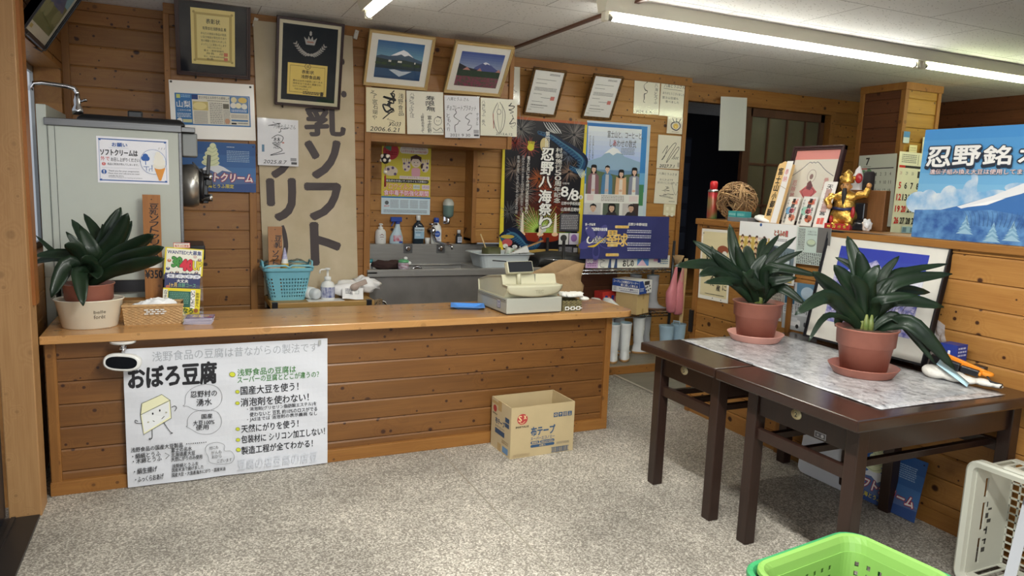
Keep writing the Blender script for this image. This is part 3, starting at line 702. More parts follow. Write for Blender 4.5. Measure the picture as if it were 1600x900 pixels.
# medal plaque
def art(s):
    s.rect(0, 0, s.dw, s.dh, (206, 196, 166)); m = 5.5
    s.rect(m, m, s.dw - 2 * m, s.dh - 2 * m, mat('navy_velvet', (16, 24, 34), .95, spec=.1)); W, H_ = s.dw, s.dh
    SV = mat('silver_metal', (150, 146, 140), .4, .4); cx = W * .50
    # crown
    y = H_ * .205; s.poly([(cx - 7, y + 8), (cx - 10.5, y - 4), (cx - 5, y + .5), (cx - 3, y - 6), (cx, y), (cx + 3, y - 6), (cx + 5, y + .5), (cx + 10.5, y - 4), (cx + 7, y + 8)], SV)
    s.ell(cx, y - 9, 2, 2.5, SV); s.rect(cx - .8, y - 14, 1.6, 5, SV); s.rect(cx - 2, y - 12.5, 4, 1.4, SV); s.rect(cx - 5.4, y + 2.5, 10.8, 2.2, (146, 96, 80))
    # laurel
    for sg in (-1, 1):
        s._up(); s.hold = True; s.curve([(cx + sg * (3 + 21 * a), H_ * .385 - 17 * a * a) for a in (0, .25, .5, .75, 1)], .8, SV)
        for k in range(8):
            a = .06 + k / 8; x = cx + sg * (3 + 21 * a); yy = H_ * .385 - 17 * a * a; d = math.atan2(-34 * a, 21)
            for q in (.75, -.75): an = d + q; s.ell(x + sg * math.cos(an) * 2.5, yy + math.sin(an) * 2.5, 2.5, .95, SV, rot=sg * an)
        s.hold = False
    s.ell(cx - 2.6, H_ * .385, 2.6, 2.4, SV); s.ell(cx + 2.6, H_ * .385, 2.6, 2.4, SV)
    GD = mat('gold_plate', (214, 186, 96), .35, .45); x0, x1, y0, y1 = 15, 80, H_ * .50, H_ * .885
    s.rect(x0, y0, x1 - x0, y1 - y0, GD); k = (60, 46, 20); s.line([(x0 + 4, y0 + 4), (x1 - 4, y0 + 4), (x1 - 4, y1 - 4), (x0 + 4, y1 - 4)], .7, k, closed=True)
    s.ell((x0 + x1) / 2, y0 + 4, 5, 5, k); s.ell((x0 + x1) / 2, y0 + 4, 4.2, 4.2, GD); s.text('福', (x0 + x1) / 2 - 2.6, y0 + 1.5, (x0 + x1) / 2 + 2.6, y0 + 6.5, k)
    s.text('表彰状', x0 + 23, y0 + 10, x0 + 43, y0 + 16, k, bold=.02); s.text('浅野食品殿', x0 + 22, y0 + 18, x0 + 54, y0 + 24, k, bold=.02)
    for i, t in enumerate(('貴社は永年の経営に於て多大', '技術を以て社会に貢献され', 'たのでこれを表彰します')): s.text(t, x0 + 9, y0 + 26.5 + i * 4.6, x0 + (58, 56, 40)[i], y0 + 29.8 + i * 4.6, k, bold=.01)
    s.text('平成七年七月七日', x0 + 12, y0 + 40.5, x0 + 34, y0 + 43.5, k, bold=.01)
    s.dashes(x0 + 26, y0 + 45, x0 + 54, y0 + 51, 2, k); s.rect(x0 + 55, y0 + 44, 5, 7, k)
framed([(432.5, 24), (539, 38), (530.5, 172), (429.5, 163)], P1, .06, 'dark framed award plaque with silver crown, laurel and gold plate over the cloth banner', 'award plaque', .016, .03, mat('dark_red_wood', (52, 28, 28), .3), art, name='award_plaque', pegs=(.12, .76))
# mountain photographs in pale gold frames
GF = mat('pale_gold_frame', (196, 166, 112), .38, var=.06, scale=8, stretch=(2, 30, 30))
def mount(s, c, m):
    pts = [s.p(*q) for q in c]; x0 = (pts[0][0] + pts[3][0]) / 2; x1 = (pts[1][0] + pts[2][0]) / 2; y0 = (pts[0][1] + pts[1][1]) / 2; y1 = (pts[2][1] + pts[3][1]) / 2
    s.rect(0, 0, s.dw, s.dh, m); return x0, y0, x1 - x0, y1 - y0
def art(s):
    x0, y0, w, h = mount(s, [(591, 61.5), (664, 70.5), (655, 127), (584, 119.5)], (232, 228, 218)); X = lambda a: x0 + w * a; Y = lambda a: y0 + h * a
    for i in range(8): s.rect(x0, Y(i / 16), w, h / 16 + .1, (60 + i * 9, 104 + i * 9, 152 + i * 5))
    s.rect(x0, Y(.5), w, h * .5, (52, 84, 122))
    s.poly([(X(0), Y(.42)), (X(.1), Y(.38)), (X(.28), Y(.40)), (X(.45), Y(.27)), (X(.56), Y(.20)), (X(.66), Y(.25)), (X(.82), Y(.40)), (X(1), Y(.46)), (X(1), Y(.62)), (X(0), Y(.62))], (72, 92, 116))
    s.poly([(X(.30), Y(.385)), (X(.45), Y(.27)), (X(.56), Y(.20)), (X(.66), Y(.25)), (X(.80), Y(.385)), (X(.68), Y(.33)), (X(.6), Y(.37)), (X(.52), Y(.32)), (X(.44), Y(.36))], (240, 240, 244))
    s.poly([(X(0), Y(.46)), (X(.3), Y(.50)), (X(.6), Y(.47)), (X(1), Y(.53)), (X(1), Y(.66)), (X(0), Y(.66))], (46, 62, 62))
    for a in (.27, .30, .47, .5, .53, .83): s.rect(X(a), Y(.50), w * .025, h * .05, (230, 226, 216))
    for a in (.05, .18, .38, .62, .72, .9): s.ell(X(a), Y(.60), w * .06, h * .035, (58, 78, 54))
    s.poly([(X(.30), Y(.76)), (X(.42), Y(.74)), (X(.58), Y(.78)), (X(.8), Y(.76)), (X(.66), Y(.86)), (X(.54), Y(.93)), (X(.44), Y(.86))], (196, 204, 214))
    s.rect(x0, Y(.66), w, h * .07, (36, 52, 66)); s.rect(x0, Y(.94), w, h * .06, (44, 74, 112))
framed([(577.5, 46.5), (682, 58.5), (666, 142), (567.5, 132)], P1, .03, 'gold framed photo of a snowy mountain mirrored in a lake', 'picture', .018, .025, GF, art)
flw = mat('flower_field', (78, 92, 74), .6, rgb2=(150, 64, 96), scale=70)
def art(s):
    x0, y0, w, h = mount(s, [(721.5, 79), (789, 87), (774.5, 139), (710, 132)], (232, 228, 218)); X = lambda a: x0 + w * a; Y = lambda a: y0 + h * a
    for i in range(8): s.rect(x0, Y(i * .07), w, h * .075, (78 + i * 12, 96 + i * 11, 158 + i * 5))
    s.poly([(X(.38), Y(.42)), (X(.52), Y(.30)), (X(.6), Y(.25)), (X(.68), Y(.29)), (X(.9), Y(.45)), (X(1), Y(.48)), (X(1), Y(.6)), (X(.3), Y(.6))], (84, 92, 142))
    s.poly([(X(.54), Y(.285)), (X(.6), Y(.25)), (X(.67), Y(.28)), (X(.72), Y(.33)), (X(.64), Y(.30)), (X(.6), Y(.33))], (236, 232, 238))
    s.poly([(X(0), Y(.34)), (X(.2), Y(.44)), (X(.5), Y(.5)), (X(.5), Y(.62)), (X(0), Y(.62))], (58, 58, 66))
    for a, r in ((.2, .09), (.5, .06), (.95, .07)): s.poly([(X(a - r), Y(.52)), (X(a), Y(.43)), (X(min(1, a + r)), Y(.52))], (196, 138, 128))
    s.rect(x0, Y(.52), w, h * .2, (56, 74, 60)); s.rect(x0, Y(.70), w, h * .30, flw)
framed([(711.5, 64), (806, 75.5), (780, 150), (694, 145)], P1, .03, 'gold framed photo of a far blue mountain above a field of red flowers', 'picture', .018, .025, GF, art)
# two permits in beaded brass frames
BF = mat('brass_frame', (140, 104, 58), .35, .35, rgb2=(92, 62, 32), scale=60)
for c, lb in (([(835, 105.5), (887, 111.5), (867, 183), (818, 178)], 'brass framed typed permit, left of the two beside the mountain photos'), ([(929, 115.5), (976, 120.5), (953.5, 187.5), (909, 184)], 'brass framed typed permit, right of the two, beside the plastic-wrapped boards')):
    def art(s):
        W, H_ = s.dw, s.dh; k = (96, 92, 90)
        s.dashes(W * .52, H_ * .06, W * .88, H_ * .11, 2, k); s.dashes(W * .12, H_ * .2, W * .8, H_ * .22, 1, k); s.dashes(W * .12, H_ * .29, W * .5, H_ * .31, 1, k)
        s.dashes(W * .12, H_ * .39, W * .88, H_ * .48, 3, (140, 136, 134)); s.dashes(W * .12, H_ * .54, W * .42, H_ * .56, 1, k); s.dashes(W * .4, H_ * .62, W * .84, H_ * .64, 1, k)
        s.rect(W * .74, H_ * .58, W * .14, H_ * .09, (214, 130, 120)); s.dashes(W * .12, H_ * .72, W * .5, H_ * .74, 1, k); s.dashes(W * .12, H_ * .80, W * .7, H_ * .83, 1, k); s.dashes(W * .12, H_ * .86, W * .6, H_ * .875, 1, k); s.dashes(W * .06, H_ * .92, W * .18, H_ * .935, 1, k)
    framed(c, P2, .025, lb, 'document', .016, .02, BF, art, name='framed_permit')
# landscape picture leaning from the wall over the window
def art(s):
    W, H_ = s.dw, s.dh; s.rect(0, 0, W, H_, (206, 202, 186)); X = lambda a: W * (.08 + .84 * a); Y = lambda a: H_ * (.08 + .80 * a)
    s.rect(X(0), Y(0), W * .84, H_ * .5, (120, 168, 186)); s.rect(X(0), Y(.5), W * .84, H_ * .4, (98, 108, 66)); s.poly([(X(.1), Y(.62)), (X(.5), Y(.22)), (X(.95), Y(.62))], (72, 84, 122))
    for a in (.1, .3, .75, .9): s.ell(X(a), Y(.72), 9, 7, (128, 132, 92))
    s.rect(W * .12, H_ * .91, W * .1, H_ * .045, (190, 170, 96))
yb0, yb1 = onX(34, 49, -.575).y, onX(69, 73, -.575).y; zb = onX(50, 62, -.575).z
def _leanX():
    best = None
    for a in np.linspace(.1, 1.1, 60):
        u = Vector((math.sin(a), 0, math.cos(a))); p = Vector((-.575, yb1, zb)); q = proj(p + u * .3); p0 = proj(p); sl = (q[0] - p0[0]) / (p0[1] - q[1]); e = abs(sl - 50 / 72)
        if best is None or e < best[0]: best = (e, a)
    return best[1]
la = _leanX()
Mg = frame_m(Vector((-.575, yb0, zb)), (0, 1, 0), (math.sin(la), 0, math.cos(la)))
framed(None, 0, 0, 'black framed landscape picture leaning out over the window above the machine', 'picture', .02, .035, mat('black_frame', (26, 26, 32), .4), art, fit=(Mg, yb1 - yb0, (ZC - .03 - zb) / math.cos(la) - .02), pegs=(.12, .9))

# ---- autograph boards in clear sleeves
SLV = .9
def board(c, plane, label, art, base=(232, 226, 208), axis='Y', name='autograph_board', t=.003):
    s = mk(c, plane, base=mat('board_%d%d%d' % base, base, .45, coat=.25, bump=.25, scale=14), t=t, axis=axis); art(s)
    o = hung(s, name, label, 'autograph', 'autograph boards on the back wall')
    g = MB(); w, h = s.w, s.h; r = random.Random(int(c[0][0])); n = 10
    vs = [(-.004 + (w + .008) * i / n, -.004 + (h + .008) * j / n, t + .0035 + .002 * r.random()) for j in range(n + 1) for i in range(n + 1)]
    g.add(vs, [(j * (n + 1) + i, j * (n + 1) + i + 1, (j + 1) * (n + 1) + i + 1, (j + 1) * (n + 1) + i) for j in range(n) for i in range(n)], 0, None, True)
    g.build('clear_sleeve', glassmat('sleeve_film', (.98, .98, .98), .06, .12), o)
    return o
BP = P1 - .024
def a1(s):
    D = s.dh; s.scrib(38, 6, 40, D * .62, 5, n=14, lw=3.4); s.scrib(45, 10, 30, D * .5, 15, n=12, lw=2.8); s.vtext('宮石瑚や', 16, D * .25, 28, D * .72, BLK, jit=3); s.scrib(8, 6, 20, 20, 3, n=10); s.vtext('浅野食品', 82, 8, 95, D * .6, (70, 66, 60), jit=2)
    s.scrib(50, D * .64, 24, D * .2, 8, n=6, lw=1.2); s.text('Vol33', 58, D * .74, 88, D * .84, BLK, slant=.3); s.text('2006.6.21', 10, D * .87, 84, D * .97, BLK, slant=.2)
board([(571, 136), (633, 141), (633, 209), (573, 206)], BP, 'cream autograph board dated 2006.6.21, far left of the row above the sink', a1, (230, 216, 176))
def a2(s):
    D = s.dh; s.vtext('八海とうふさん江', 8, 5, 20, D * .62, BLK, jit=3); s.vtext('寿限無', 52, 10, 76, D * .46, BLK, bold=.01, jit=3); s.vtext('上曽根志を立て', 38, D * .5, 46, D * .97, BLK, jit=2); s.vtext('富士忍野', 55, D * .55, 66, D * .97, BLK, jit=2)
    s.ell(84, D * .68, 11, 11, BLK); s.ell(84, D * .68, 10, 10, (232, 226, 208)); s.curve([(70, D * .84), (80, D * .9), (92, D * .84), (98, D * .92)], 1.2, BLK); s.line([(70, D * .95), (99, D * .94)], 1, BLK); s.line([(80, D * .66), (82, D * .69)], 1, BLK); s.line([(88, D * .66), (86, D * .69)], 1, BLK); s.line([(82, D * .57), (94, D * .6)], 2, BLK)
board([(635, 142), (692, 144), (693, 211), (636, 209)], BP - .004, 'cream autograph board with vertical brush writing, second from the left above the sink', a2)
def a3(s):
    D = s.dh; s.text('八海とうふ さん', 8, 4, 70, 13, BLK, slant=.2); s.text('チョコレートプラネット', 6, D * .22, 90, D * .35, BLK, slant=.2); s.scrib(22, D * .38, 26, D * .44, 4, n=7, lw=1.4); s.scrib(56, D * .38, 30, D * .44, 6, n=8, lw=1.4); s.vtext('ともへ行', 6, D * .42, 15, D * .85, BLK, jit=2); s.vtext('ナダル', 90, D * .38, 97, D * .7, BLK, jit=2)
    s.text('2021 9 30', 14, D * .9, 72, D * .97, BLK); s.rect(82, D * .8, 15, 10, (170, 166, 170)); s.rect(83, D * .91, 14, 5, (90, 88, 92))
board([(694.5, 149), (749, 151), (749, 216), (695, 215)], BP - .008, 'whitest autograph board dated 2021 9 30, third from the left above the sink', a3, (226, 224, 226))
def a4(s):
    D = s.dh; s.vtext('八海とうふ 長へ', 4, 6, 13, D * .75, BLK, jit=2); s.curve([(46, 10), (34, D * .4), (40, D * .75), (52, D * .92), (64, D * .7), (66, D * .35), (52, 8)], 1.3, BLK); s.curve([(48, 14), (46, D * .5), (52, D * .9)], .8, BLK); s.curve([(58, 14), (60, D * .5), (54, D * .9)], .8, BLK); s.curve([(34, D * .4), (36, D * .8)], 1.6, (176, 70, 60))
    s.ell(50, D * .35, 6, 7, BLK); s.ell(50, D * .35, 5, 6, (230, 224, 206)); s.scrib(74, D * .1, 22, D * .3, 9, n=8, lw=1.8); s.scrib(72, D * .42, 26, D * .36, 10, n=9, lw=1.4); s.text('2013.6.12.', 42, D * .91, 90, D * .97, BLK); s.line([(14, 4), (46, 0)], .6, (236, 236, 236))
board([(750, 153), (812, 156), (803, 214), (751, 211)], BP - .002, 'cream autograph board with a tall leaf drawing, far right of the row above the sink', a4, (228, 224, 204))
board([(781, 103), (813, 105), (811, 164), (778, 162)], P2 - .022, 'narrow autograph board half hidden behind the flower-field photo', lambda s: (s.scrib(60, s.dh * .5, 30, s.dh * .4, 4), s.scrib(55, 5, 30, s.dh * .3, 7)))
def a0(s):
    D = s.dh; s.scrib(20, 8, 60, D * .2, 3, n=9, lw=1.4); s.text('八海とうふさん', 40, 12, 94, 24, BLK, slant=.2); s.curve([(34, D * .42), (48, D * .34), (62, D * .38), (56, D * .5), (36, D * .52), (60, D * .66), (30, D * .78), (66, D * .72)], 1.6, BLK); s.vtext('林恋', 38, D * .38, 56, D * .64, BLK)
    s.rect(10, D * .56, 6, 18, (90, 130, 160)); s.ell(62, D * .5, 3, 2, (190, 120, 110)); s.text('2025.8.7', 14, D * .88, 70, D * .96, BLK, slant=.25); s.rect(80, D * .82, 15, 8, (160, 158, 160)); s.rect(82, D * .91, 14, 6, (80, 78, 80))
board([(402, 184), (466, 188), (466, 260.5), (403, 257.5)], P1 - .04, 'white autograph board dated 2025.8.7 on the cloth banner', a0, (226, 224, 226))
RP = P2 - .004
board([(992, 122), (1031.5, 124.5), (1028.5, 180), (989, 176.5)], RP, 'sleeved autograph board with one tall signature, top left of the right-hand group', lambda s: (s.scrib(34, 10, 26, s.dh * .6, 12, n=10, lw=2.2), s.vtext('八海とうふ', 80, 12, 92, s.dh * .7, BLK, jit=2), s.text('2024. 6. 4', 8, s.dh * .9, 70, s.dh * .97, BLK)))
board([(1033, 125.5), (1073, 130), (1069, 184), (1030, 180)], RP, 'sleeved autograph board with rows of thank-you writing, top right by the dark doorway', lambda s: (s.text('八海とうふさん', 12, 8, 94, 20, BLK, slant=.1), s.line([(10, 24), (84, 26)], 1, BLK), s.text('ありがとうございました。', 8, 34, 96, 42, BLK), s.text('富士山豆腐も', 8, 48, 70, 56, BLK), s.text('食べました', 20, 60, 74, 68, BLK)))
def a5(s):
    D = s.dh; s.curve([(36, D * .34), (66, D * .3), (80, D * .55), (60, D * .78), (32, D * .7), (24, D * .5)], 5, (44, 44, 60), closed=True); s.ell(52, D * .55, 16, 13, (226, 190, 90)); s.line([(40, D * .3), (30, D * .1)], 4, (44, 44, 60)); s.line([(54, D * .28), (54, D * .06)], 4, (44, 44, 60)); s.line([(70, D * .3), (80, D * .1)], 4, (44, 44, 60)); s.dashes(30, D * .88, 72, D * .92, 1, BLK)
board([(1043.5, 181.5), (1069.5, 184), (1066, 210), (1041, 208)], RP - .005, 'small paper card with a sunny-side egg doodle below the thank-you board', a5, (226, 216, 198), name='doodle_card')
board([(1029, 211), (1067, 212.5), (1063, 265), (1025, 262)], RP, 'autograph board with big slanting loops dated 2027.7.1', lambda s: (s.curve([(20, 60), (40, 34), (30, 70), (20, 80), (60, 30), (74, 28), (50, 66), (40, 90), (78, 40), (86, 44), (60, 78)], 1.8, BLK), s.text('Sot', 66, 66, 88, 78, BLK, slant=.3), s.text('2027.7.1', 12, s.dh * .88, 72, s.dh * .97, BLK, bold=.02, slant=.2), s.rect(84, s.dh * .8, 12, 16, (190, 184, 170))))
board([(1025, 264), (1063.5, 266.5), (1059.5, 320), (1022, 317)], RP, 'autograph board with a heart and two cursive signatures, lowest of its column', lambda s: (s.text('八海とうふさま', 10, 10, 84, 18, BLK), s.text('おいしかったです', 16, 30, 70, 38, BLK), s.text('ありがとうございます', 8, 40, 74, 48, BLK), s.curve([(84, 50), (74, 40), (68, 50), (86, 82), (97, 50), (88, 40), (84, 50)], .9, (80, 78, 78)), s.scrib(8, 56, 60, 18, 33, n=10, lw=.9), s.scrib(8, 78, 80, 16, 34, n=12, lw=.9), s.dashes(60, 104, 84, 107, 1, BLK)))
# switch plate
s = mk([(1037, 319), (1055.5, 319.5), (1053.5, 337), (1035.5, 336)], P2 - .002, base=(222, 214, 184), t=.008)
for x in (20, 62): 
    for y in (18, 60): s.rrect(x, y, 22, 24, 3, (236, 230, 206))
hung(s, 'light_switch', 'cream wall switch plate under the lowest autograph board', 'switch')

# ---- notices left
s = mk([(265, 123.5), (397, 133.5), (399, 219), (267, 217)], P1 - .022, base=mat('sleeve_paper', (234, 228, 218), .35, coat=.3), t=.001)
q = [s.p(272.5, 144), s.p(390, 151.5), s.p(391, 200), s.p(275, 193)]; x0, y0, x1, y1 = q[0][0], (q[0][1] + q[1][1]) / 2, q[1][0], (q[2][1] + q[3][1]) / 2; w, h = x1 - x0, y1 - y0
X = lambda a: x0 + w * a; Y = lambda a: y0 + h * a; BL = (58, 116, 174)
s.rect(x0, y0, w, h, BL); s.rect(X(.22), Y(.03), w * .765, h * .93, (226, 220, 204)); s.text('山梨', X(.02), Y(.24), X(.2), Y(.45), (236, 236, 232), bold=.01); s.text('こだわりの味', X(.03), Y(.5), X(.2), Y(.57), (232, 232, 230)); s.dashes(X(.02), Y(.63), X(.2), Y(.78), 3, (200, 214, 226)); s.rect(X(.02), Y(.04), w * .05, h * .12, (200, 210, 120)); s.dashes(X(.08), Y(.05), X(.2), Y(.15), 2, (150, 190, 220))
s.ell(X(.05), Y(.86), w * .035, h * .08, (236, 236, 230)); s.rect(X(.09), Y(.82), w * .12, h * .1, (206, 208, 160))
s.rect(X(.22), Y(.03), w * .08, h * .15, (40, 62, 120)); s.text('甘さが伝える手作りの美味しさ', X(.31), Y(.06), X(.72), Y(.15), BLK); s.dashes(X(.42), Y(.19), X(.71), Y(.23), 1, (120, 116, 110))
s.rect(X(.23), Y(.24), w * .2, h * .28, (206, 186, 120)); s.ell(X(.32), Y(.38), w * .09, h * .12, (230, 214, 150)); s.rect(X(.63), Y(.28), w * .08, h * .16, (110, 104, 90))
for a, b0, c0, d_ in ((.24, .55, .42, .95), (.45, .26, .62, .95), (.63, .47, .72, .95)): s.dashes(X(a), Y(b0), X(c0), Y(d_), 12, (150, 146, 140))
s.ell(X(.68), Y(.84), w * .035, h * .09, (196, 150, 120)); s.rect(X(.725), Y(.04), w * .25, h * .52, BL); s.rect(X(.74), Y(.06), w * .22, h * .36, (130, 150, 176))
for a, c0, r, cc in ((.78, .14, .04, (226, 214, 170)), (.9, .14, .06, (226, 196, 110)), (.77, .32, .04, (232, 226, 214)), (.84, .32, .04, (236, 226, 190)), (.92, .34, .04, (232, 228, 214))): s.ell(X(a), Y(c0), w * r, h * .09, cc)
s.dashes(X(.74), Y(.45), X(.96), Y(.54), 2, (226, 230, 236)); s.dashes(X(.735), Y(.62), X(.96), Y(.74), 3, (170, 160, 150)); s.rect(X(.735), Y(.78), w * .23, h * .05, BL); s.rect(X(.735), Y(.88), w * .07, h * .05, BLK); s.dashes(X(.82), Y(.88), X(.96), Y(.92), 1, BLK)
for px, py in ((267, 126), (391, 135)): cx, cy = s.p(px, py); s.ell(cx, cy + 1, 1.4, 1.4, (70, 66, 60))
hung(s, 'newspaper_clipping', 'newspaper page with blue 山梨 heading pinned on white paper below the certificate', 'clipping')

def soft_poster(s):
    W, D = s.dw, s.dh; sky = [(52, 92, 150), (62, 104, 162), (74, 118, 174), (88, 132, 184)]
    for i, c in enumerate(sky): s.rect(0, D * i * .25, W, D * .25 + .1, c)
    s.poly([(0, D * .92), (8, D * .74), (26, D * .62), (40, D * .48), (50, D * .44), (60, D * .50), (78, D * .66), (100, D * .78), (100, D), (0, D)], (92, 112, 158))
    s.poly([(30, D * .60), (40, D * .48), (50, D * .44), (60, D * .50), (70, D * .60), (58, D * .57), (52, D * .64), (44, D * .57)], (226, 228, 232))
    s.poly([(0, D * .88), (20, D * .80), (50, D * .86), (100, D * .82), (100, D), (0, D)], (58, 84, 140))
    IC = (222, 226, 186)
    for k, (y, r) in enumerate(((.42, 11), (.33, 10), (.24, 8.5), (.16, 6.5), (.09, 4))): s.ell(44 + k * .8, D * y, r, D * .07, IC); s.curve([(44 + k * .8 - r * .9, D * y), (44 + k * .8, D * (y + .05)), (44 + k * .8 + r * .9, D * (y - .02))], .8, (188, 196, 150))
    s.text('豆乳ソフトクリーム', 4, D * .62, 96, D * .80, (240, 236, 232), bold=.03, outline=(176, 40, 60), ow=.065, slant=.1)
    s.text('忍野八海とうふ限定', 24, D * .85, 72, D * .93, (232, 214, 70), bold=.015)
    s.dashes(64, D * .08, 74, D * .105, 1, (206, 216, 226)); s.dashes(64, D * .16, 92, D * .4, 7, (150, 178, 208)); s.text('忍野', 6, D * .06, 14, D * .12, (206, 214, 160)); s.ell(97, D * .06, .8, .8, BLK)
s = mk([(272, 218), (399, 226), (400, 300), (271, 298)], P1 - .024, base=(60, 100, 160), t=.003); soft_poster(s)
hung(s, 'soft_serve_poster', 'blue soft-serve ice cream poster on the wall behind the machine nozzle', 'poster', 'soft-serve posters')

# notice on the machine, fixed to its side
def notice(s):
    W, D = s.dw, s.dh; B = (60, 96, 164)
    for y in (3.2, D - 4.8): s.rect(2.5, y, W - 5, 1.6, B)
    for x in (3, W - 3.6): s.rect(x, 3.5, .6, D - 7, (120, 146, 196))
    for x in (3, W - 6): 
        for y in (3.2, D - 6): s.rect(x, y, 3, 3, B)
    s.text('お願い', 21, 9, 42, 15, B, bold=.03); s.text('ソフトクリームは', 5, 19.5, 56, 28.5, (50, 46, 50), bold=.03); s.text('外で', 5, 30.5, 17, 37, (206, 84, 84), bold=.01); s.text('お召し上がりください。', 19, 31.5, 60, 37.5, (60, 56, 60), bold=.01)
    s.ell(9, 42, 2.6, 2.6, (206, 96, 96)); s.text('!', 8.5, 40, 9.5, 44, WHT); s.text('商品に飛沫が飛んでしまいます。', 14, 40, 57, 43.6, (70, 66, 70)); s.rect(6, 47.6, 52, .3, (170, 170, 180)); s.rect(16, 16.6, 28, .3, (170, 180, 200))
    s.ell(9, 54, 3.6, 3.6, B); s.text('!', 8.4, 51.5, 9.6, 56.5, WHT, bold=.03); s.text('Thank you for your cooperation.', 15, 51, 58, 54, (90, 90, 100)); s.text('Please enjoy your soft-serve ice cream', 15, 55, 58, 57.6, (60, 58, 66)); s.text('outside the store.', 15, 58.6, 36, 60.8, (60, 58, 66)); s.text('To prevent droplets from reaching our products.', 15, 61.6, 62, 63.6, (120, 118, 126))
    s.ell(78, 36, 18.5, 19.5, (70, 104, 170), n=36); s.ell(78, 36, 18, 19, (238, 240, 246), n=36)
    for x, y, r in ((65, 31, 4), (69, 31, 4), (67, 27.5, 4)): s.ell(x, y, r, r, (56, 100, 176))
    s.rect(66.6, 33, 1, 8, (56, 100, 176)); s.line([(64, 44), (72, 44)], .8, B); s.line([(68, 44), (68, 50)], .8, B); s.line([(72, 47), (76, 47), (76, 51)], .7, B); s.line([(72, 47), (72, 51)], .7, B); s.line([(76, 41), (76, 47)], .9, B)
    s.poly([(79, 45), (95, 45), (88.6, 65), (85.6, 65)], (226, 150, 66)); s.ell(86, 42, 9, 5, (236, 230, 216)); s.ell(86.5, 36, 8.6, 6, (240, 236, 224)); s.ell(86, 29, 6.6, 6, (240, 236, 224)); s.ell(85, 23.5, 4, 4, (240, 236, 224))
    for a in (86, 90, 94): s.line([(a, 16), (a + 1.2, 13)], .5, (110, 110, 110))

# ---- festival poster
s = mk([(785.5, 183), (918, 188.5), (907, 397), (781, 392)], P2 - .026, base=(30, 28, 34), t=.001, rough=.35, dw=100, dh=158)
W, D = s.dw, s.dh; r = random.Random(4)
s.poly([(0, D), (0, 0), (2, 0), (5, D)], (226, 206, 60)); s.poly([(W, 0), (W, D), (W - 6, D), (W - 3, 0)], (226, 206, 60)); s.rect(0, 0, W, 3, (176, 90, 40)); s.rect(0, D - 4, W, 4, (206, 170, 90))
for i in range(10): s.ell(50 + 3 * math.sin(i), D * (.62 + i * .028), 34 - i, D * .05, (int(60 + i * 9), int(30 + i * 2), 26))
def burst(x, y, rad, c, n=60, w=.35):
    s._up(); s.hold = True
    for k in range(n):
        a = 2 * PI * r.random(); q = rad * (.5 + .5 * r.random()); s.line([(x + math.cos(a) * rad * .08, y + math.sin(a) * rad * .08), (x + math.cos(a) * q, y + math.sin(a) * q)], [w, w * .4], c)
    s.hold = False
for a in ((20, 14, 20, (150, 144, 140)), (84, 16, 22, (160, 150, 146)), (30, 34, 14, (196, 96, 84)), (14, 60, 16, (150, 130, 116)), (26, 86, 20, (150, 136, 126)), (80, 60, 16, (170, 140, 120)), (62, 82, 18, (146, 84, 60)), (10, 110, 14, (120, 120, 120)), (88, 92, 12, (120, 110, 104))): burst(*a)
for a in ((52, 84, 24, (176, 74, 44)), (44, 70, 16, (196, 110, 60)), (62, 100, 20, (150, 60, 40)), (30, 120, 18, (150, 140, 134)), (14, 30, 12, (170, 70, 60)), (78, 40, 14, (120, 130, 150))): burst(*a)
s.hold = True
for k in range(34): a = PI + PI * k / 33; q = 26 + 14 * r.random(); s.line([(48, D * .845), (48 + math.cos(a) * q, D * .845 + math.sin(a) * q)], [1.2, .3], (150, 214, 84) if k % 2 else (206, 214, 120))
s.hold = False
for x in (26, 48, 66): s.poly([(x - .8, D * .70), (x + .8, D * .70), (x + 2.2, D * .86), (x - 2.2, D * .86)], (240, 226, 206)); s.ell(x, D * .86, 4, 2.4, (246, 206, 160))
# sea serpent shapes, top right and bottom left
DB = [(22, 34, 64), (34, 74, 112), (74, 124, 150), (22, 30, 52)]
def serpent(pts, wd, flip=1):
    s.curve(pts, wd, DB[0], n=8); s.curve([(x, y + flip * 1.5) for x, y in pts], [q * .55 for q in wd], DB[1], n=8); s.curve([(x, y - flip * 1.5) for x, y in pts], [q * .12 for q in wd], DB[2], n=8)
    s._up(); s.hold = True
    for (xa, ya), (xb, yb), q in zip(pts, pts[1:], wd):
        for k in range(4): u = k / 4; x, y = xa + (xb - xa) * u, ya + (yb - ya) * u; s.curve([(x - q * .3, y - q * .28), (x + q * .12, y), (x - q * .3, y + q * .28)], .45, DB[2])
    s.hold = False
serpent([(40, 16), (56, 20), (70, 28), (84, 36), (96, 46), (92, 58), (80, 54)], [3, 7, 10, 13, 14, 9, 4])
serpent([(2, 142), (14, 136), (24, 142), (32, 150), (44, 150), (50, 140)], [10, 16, 14, 9, 6, 3])
for k in range(5): s.curve([(46 + k * 3, 4), (52 + k * 3.4, 12), (60 + k * 2, 16)], [.5, 1.4, .4], (206, 206, 206)); s.curve([(46 + k, 140 - k * 2), (50 + k, 132), (52 + k * .6, 124)], [.4, 1.2, .3], (216, 214, 204))
for k in range(5): s.curve([(88 + k * 2, 56), (92 + k * 2, 62), (96 + k, 68 - k)], [.4, 1.2, .3], (206, 222, 226))
s.ell(9, 146, 6, 4.5, (196, 90, 90)); s.ell(7, 150, 3, 2.6, (226, 226, 220)); s.ell(18, 151, 3, 2.4, (226, 226, 220)); s.ell(9, 139, 8, 2.2, (196, 170, 70))
s.ell(32, 34, 4, 4, (214, 206, 60))
for k in range(4): s.line([(30 + k * 1.8, 32), (29 + k * 2.2, 27)], 1.3, (214, 206, 60))
s.ell(48, 30, 5, 8, (214, 196, 140))
s.vtext('第四回', 49, 14, 54, 33, (240, 238, 232), bold=.01)
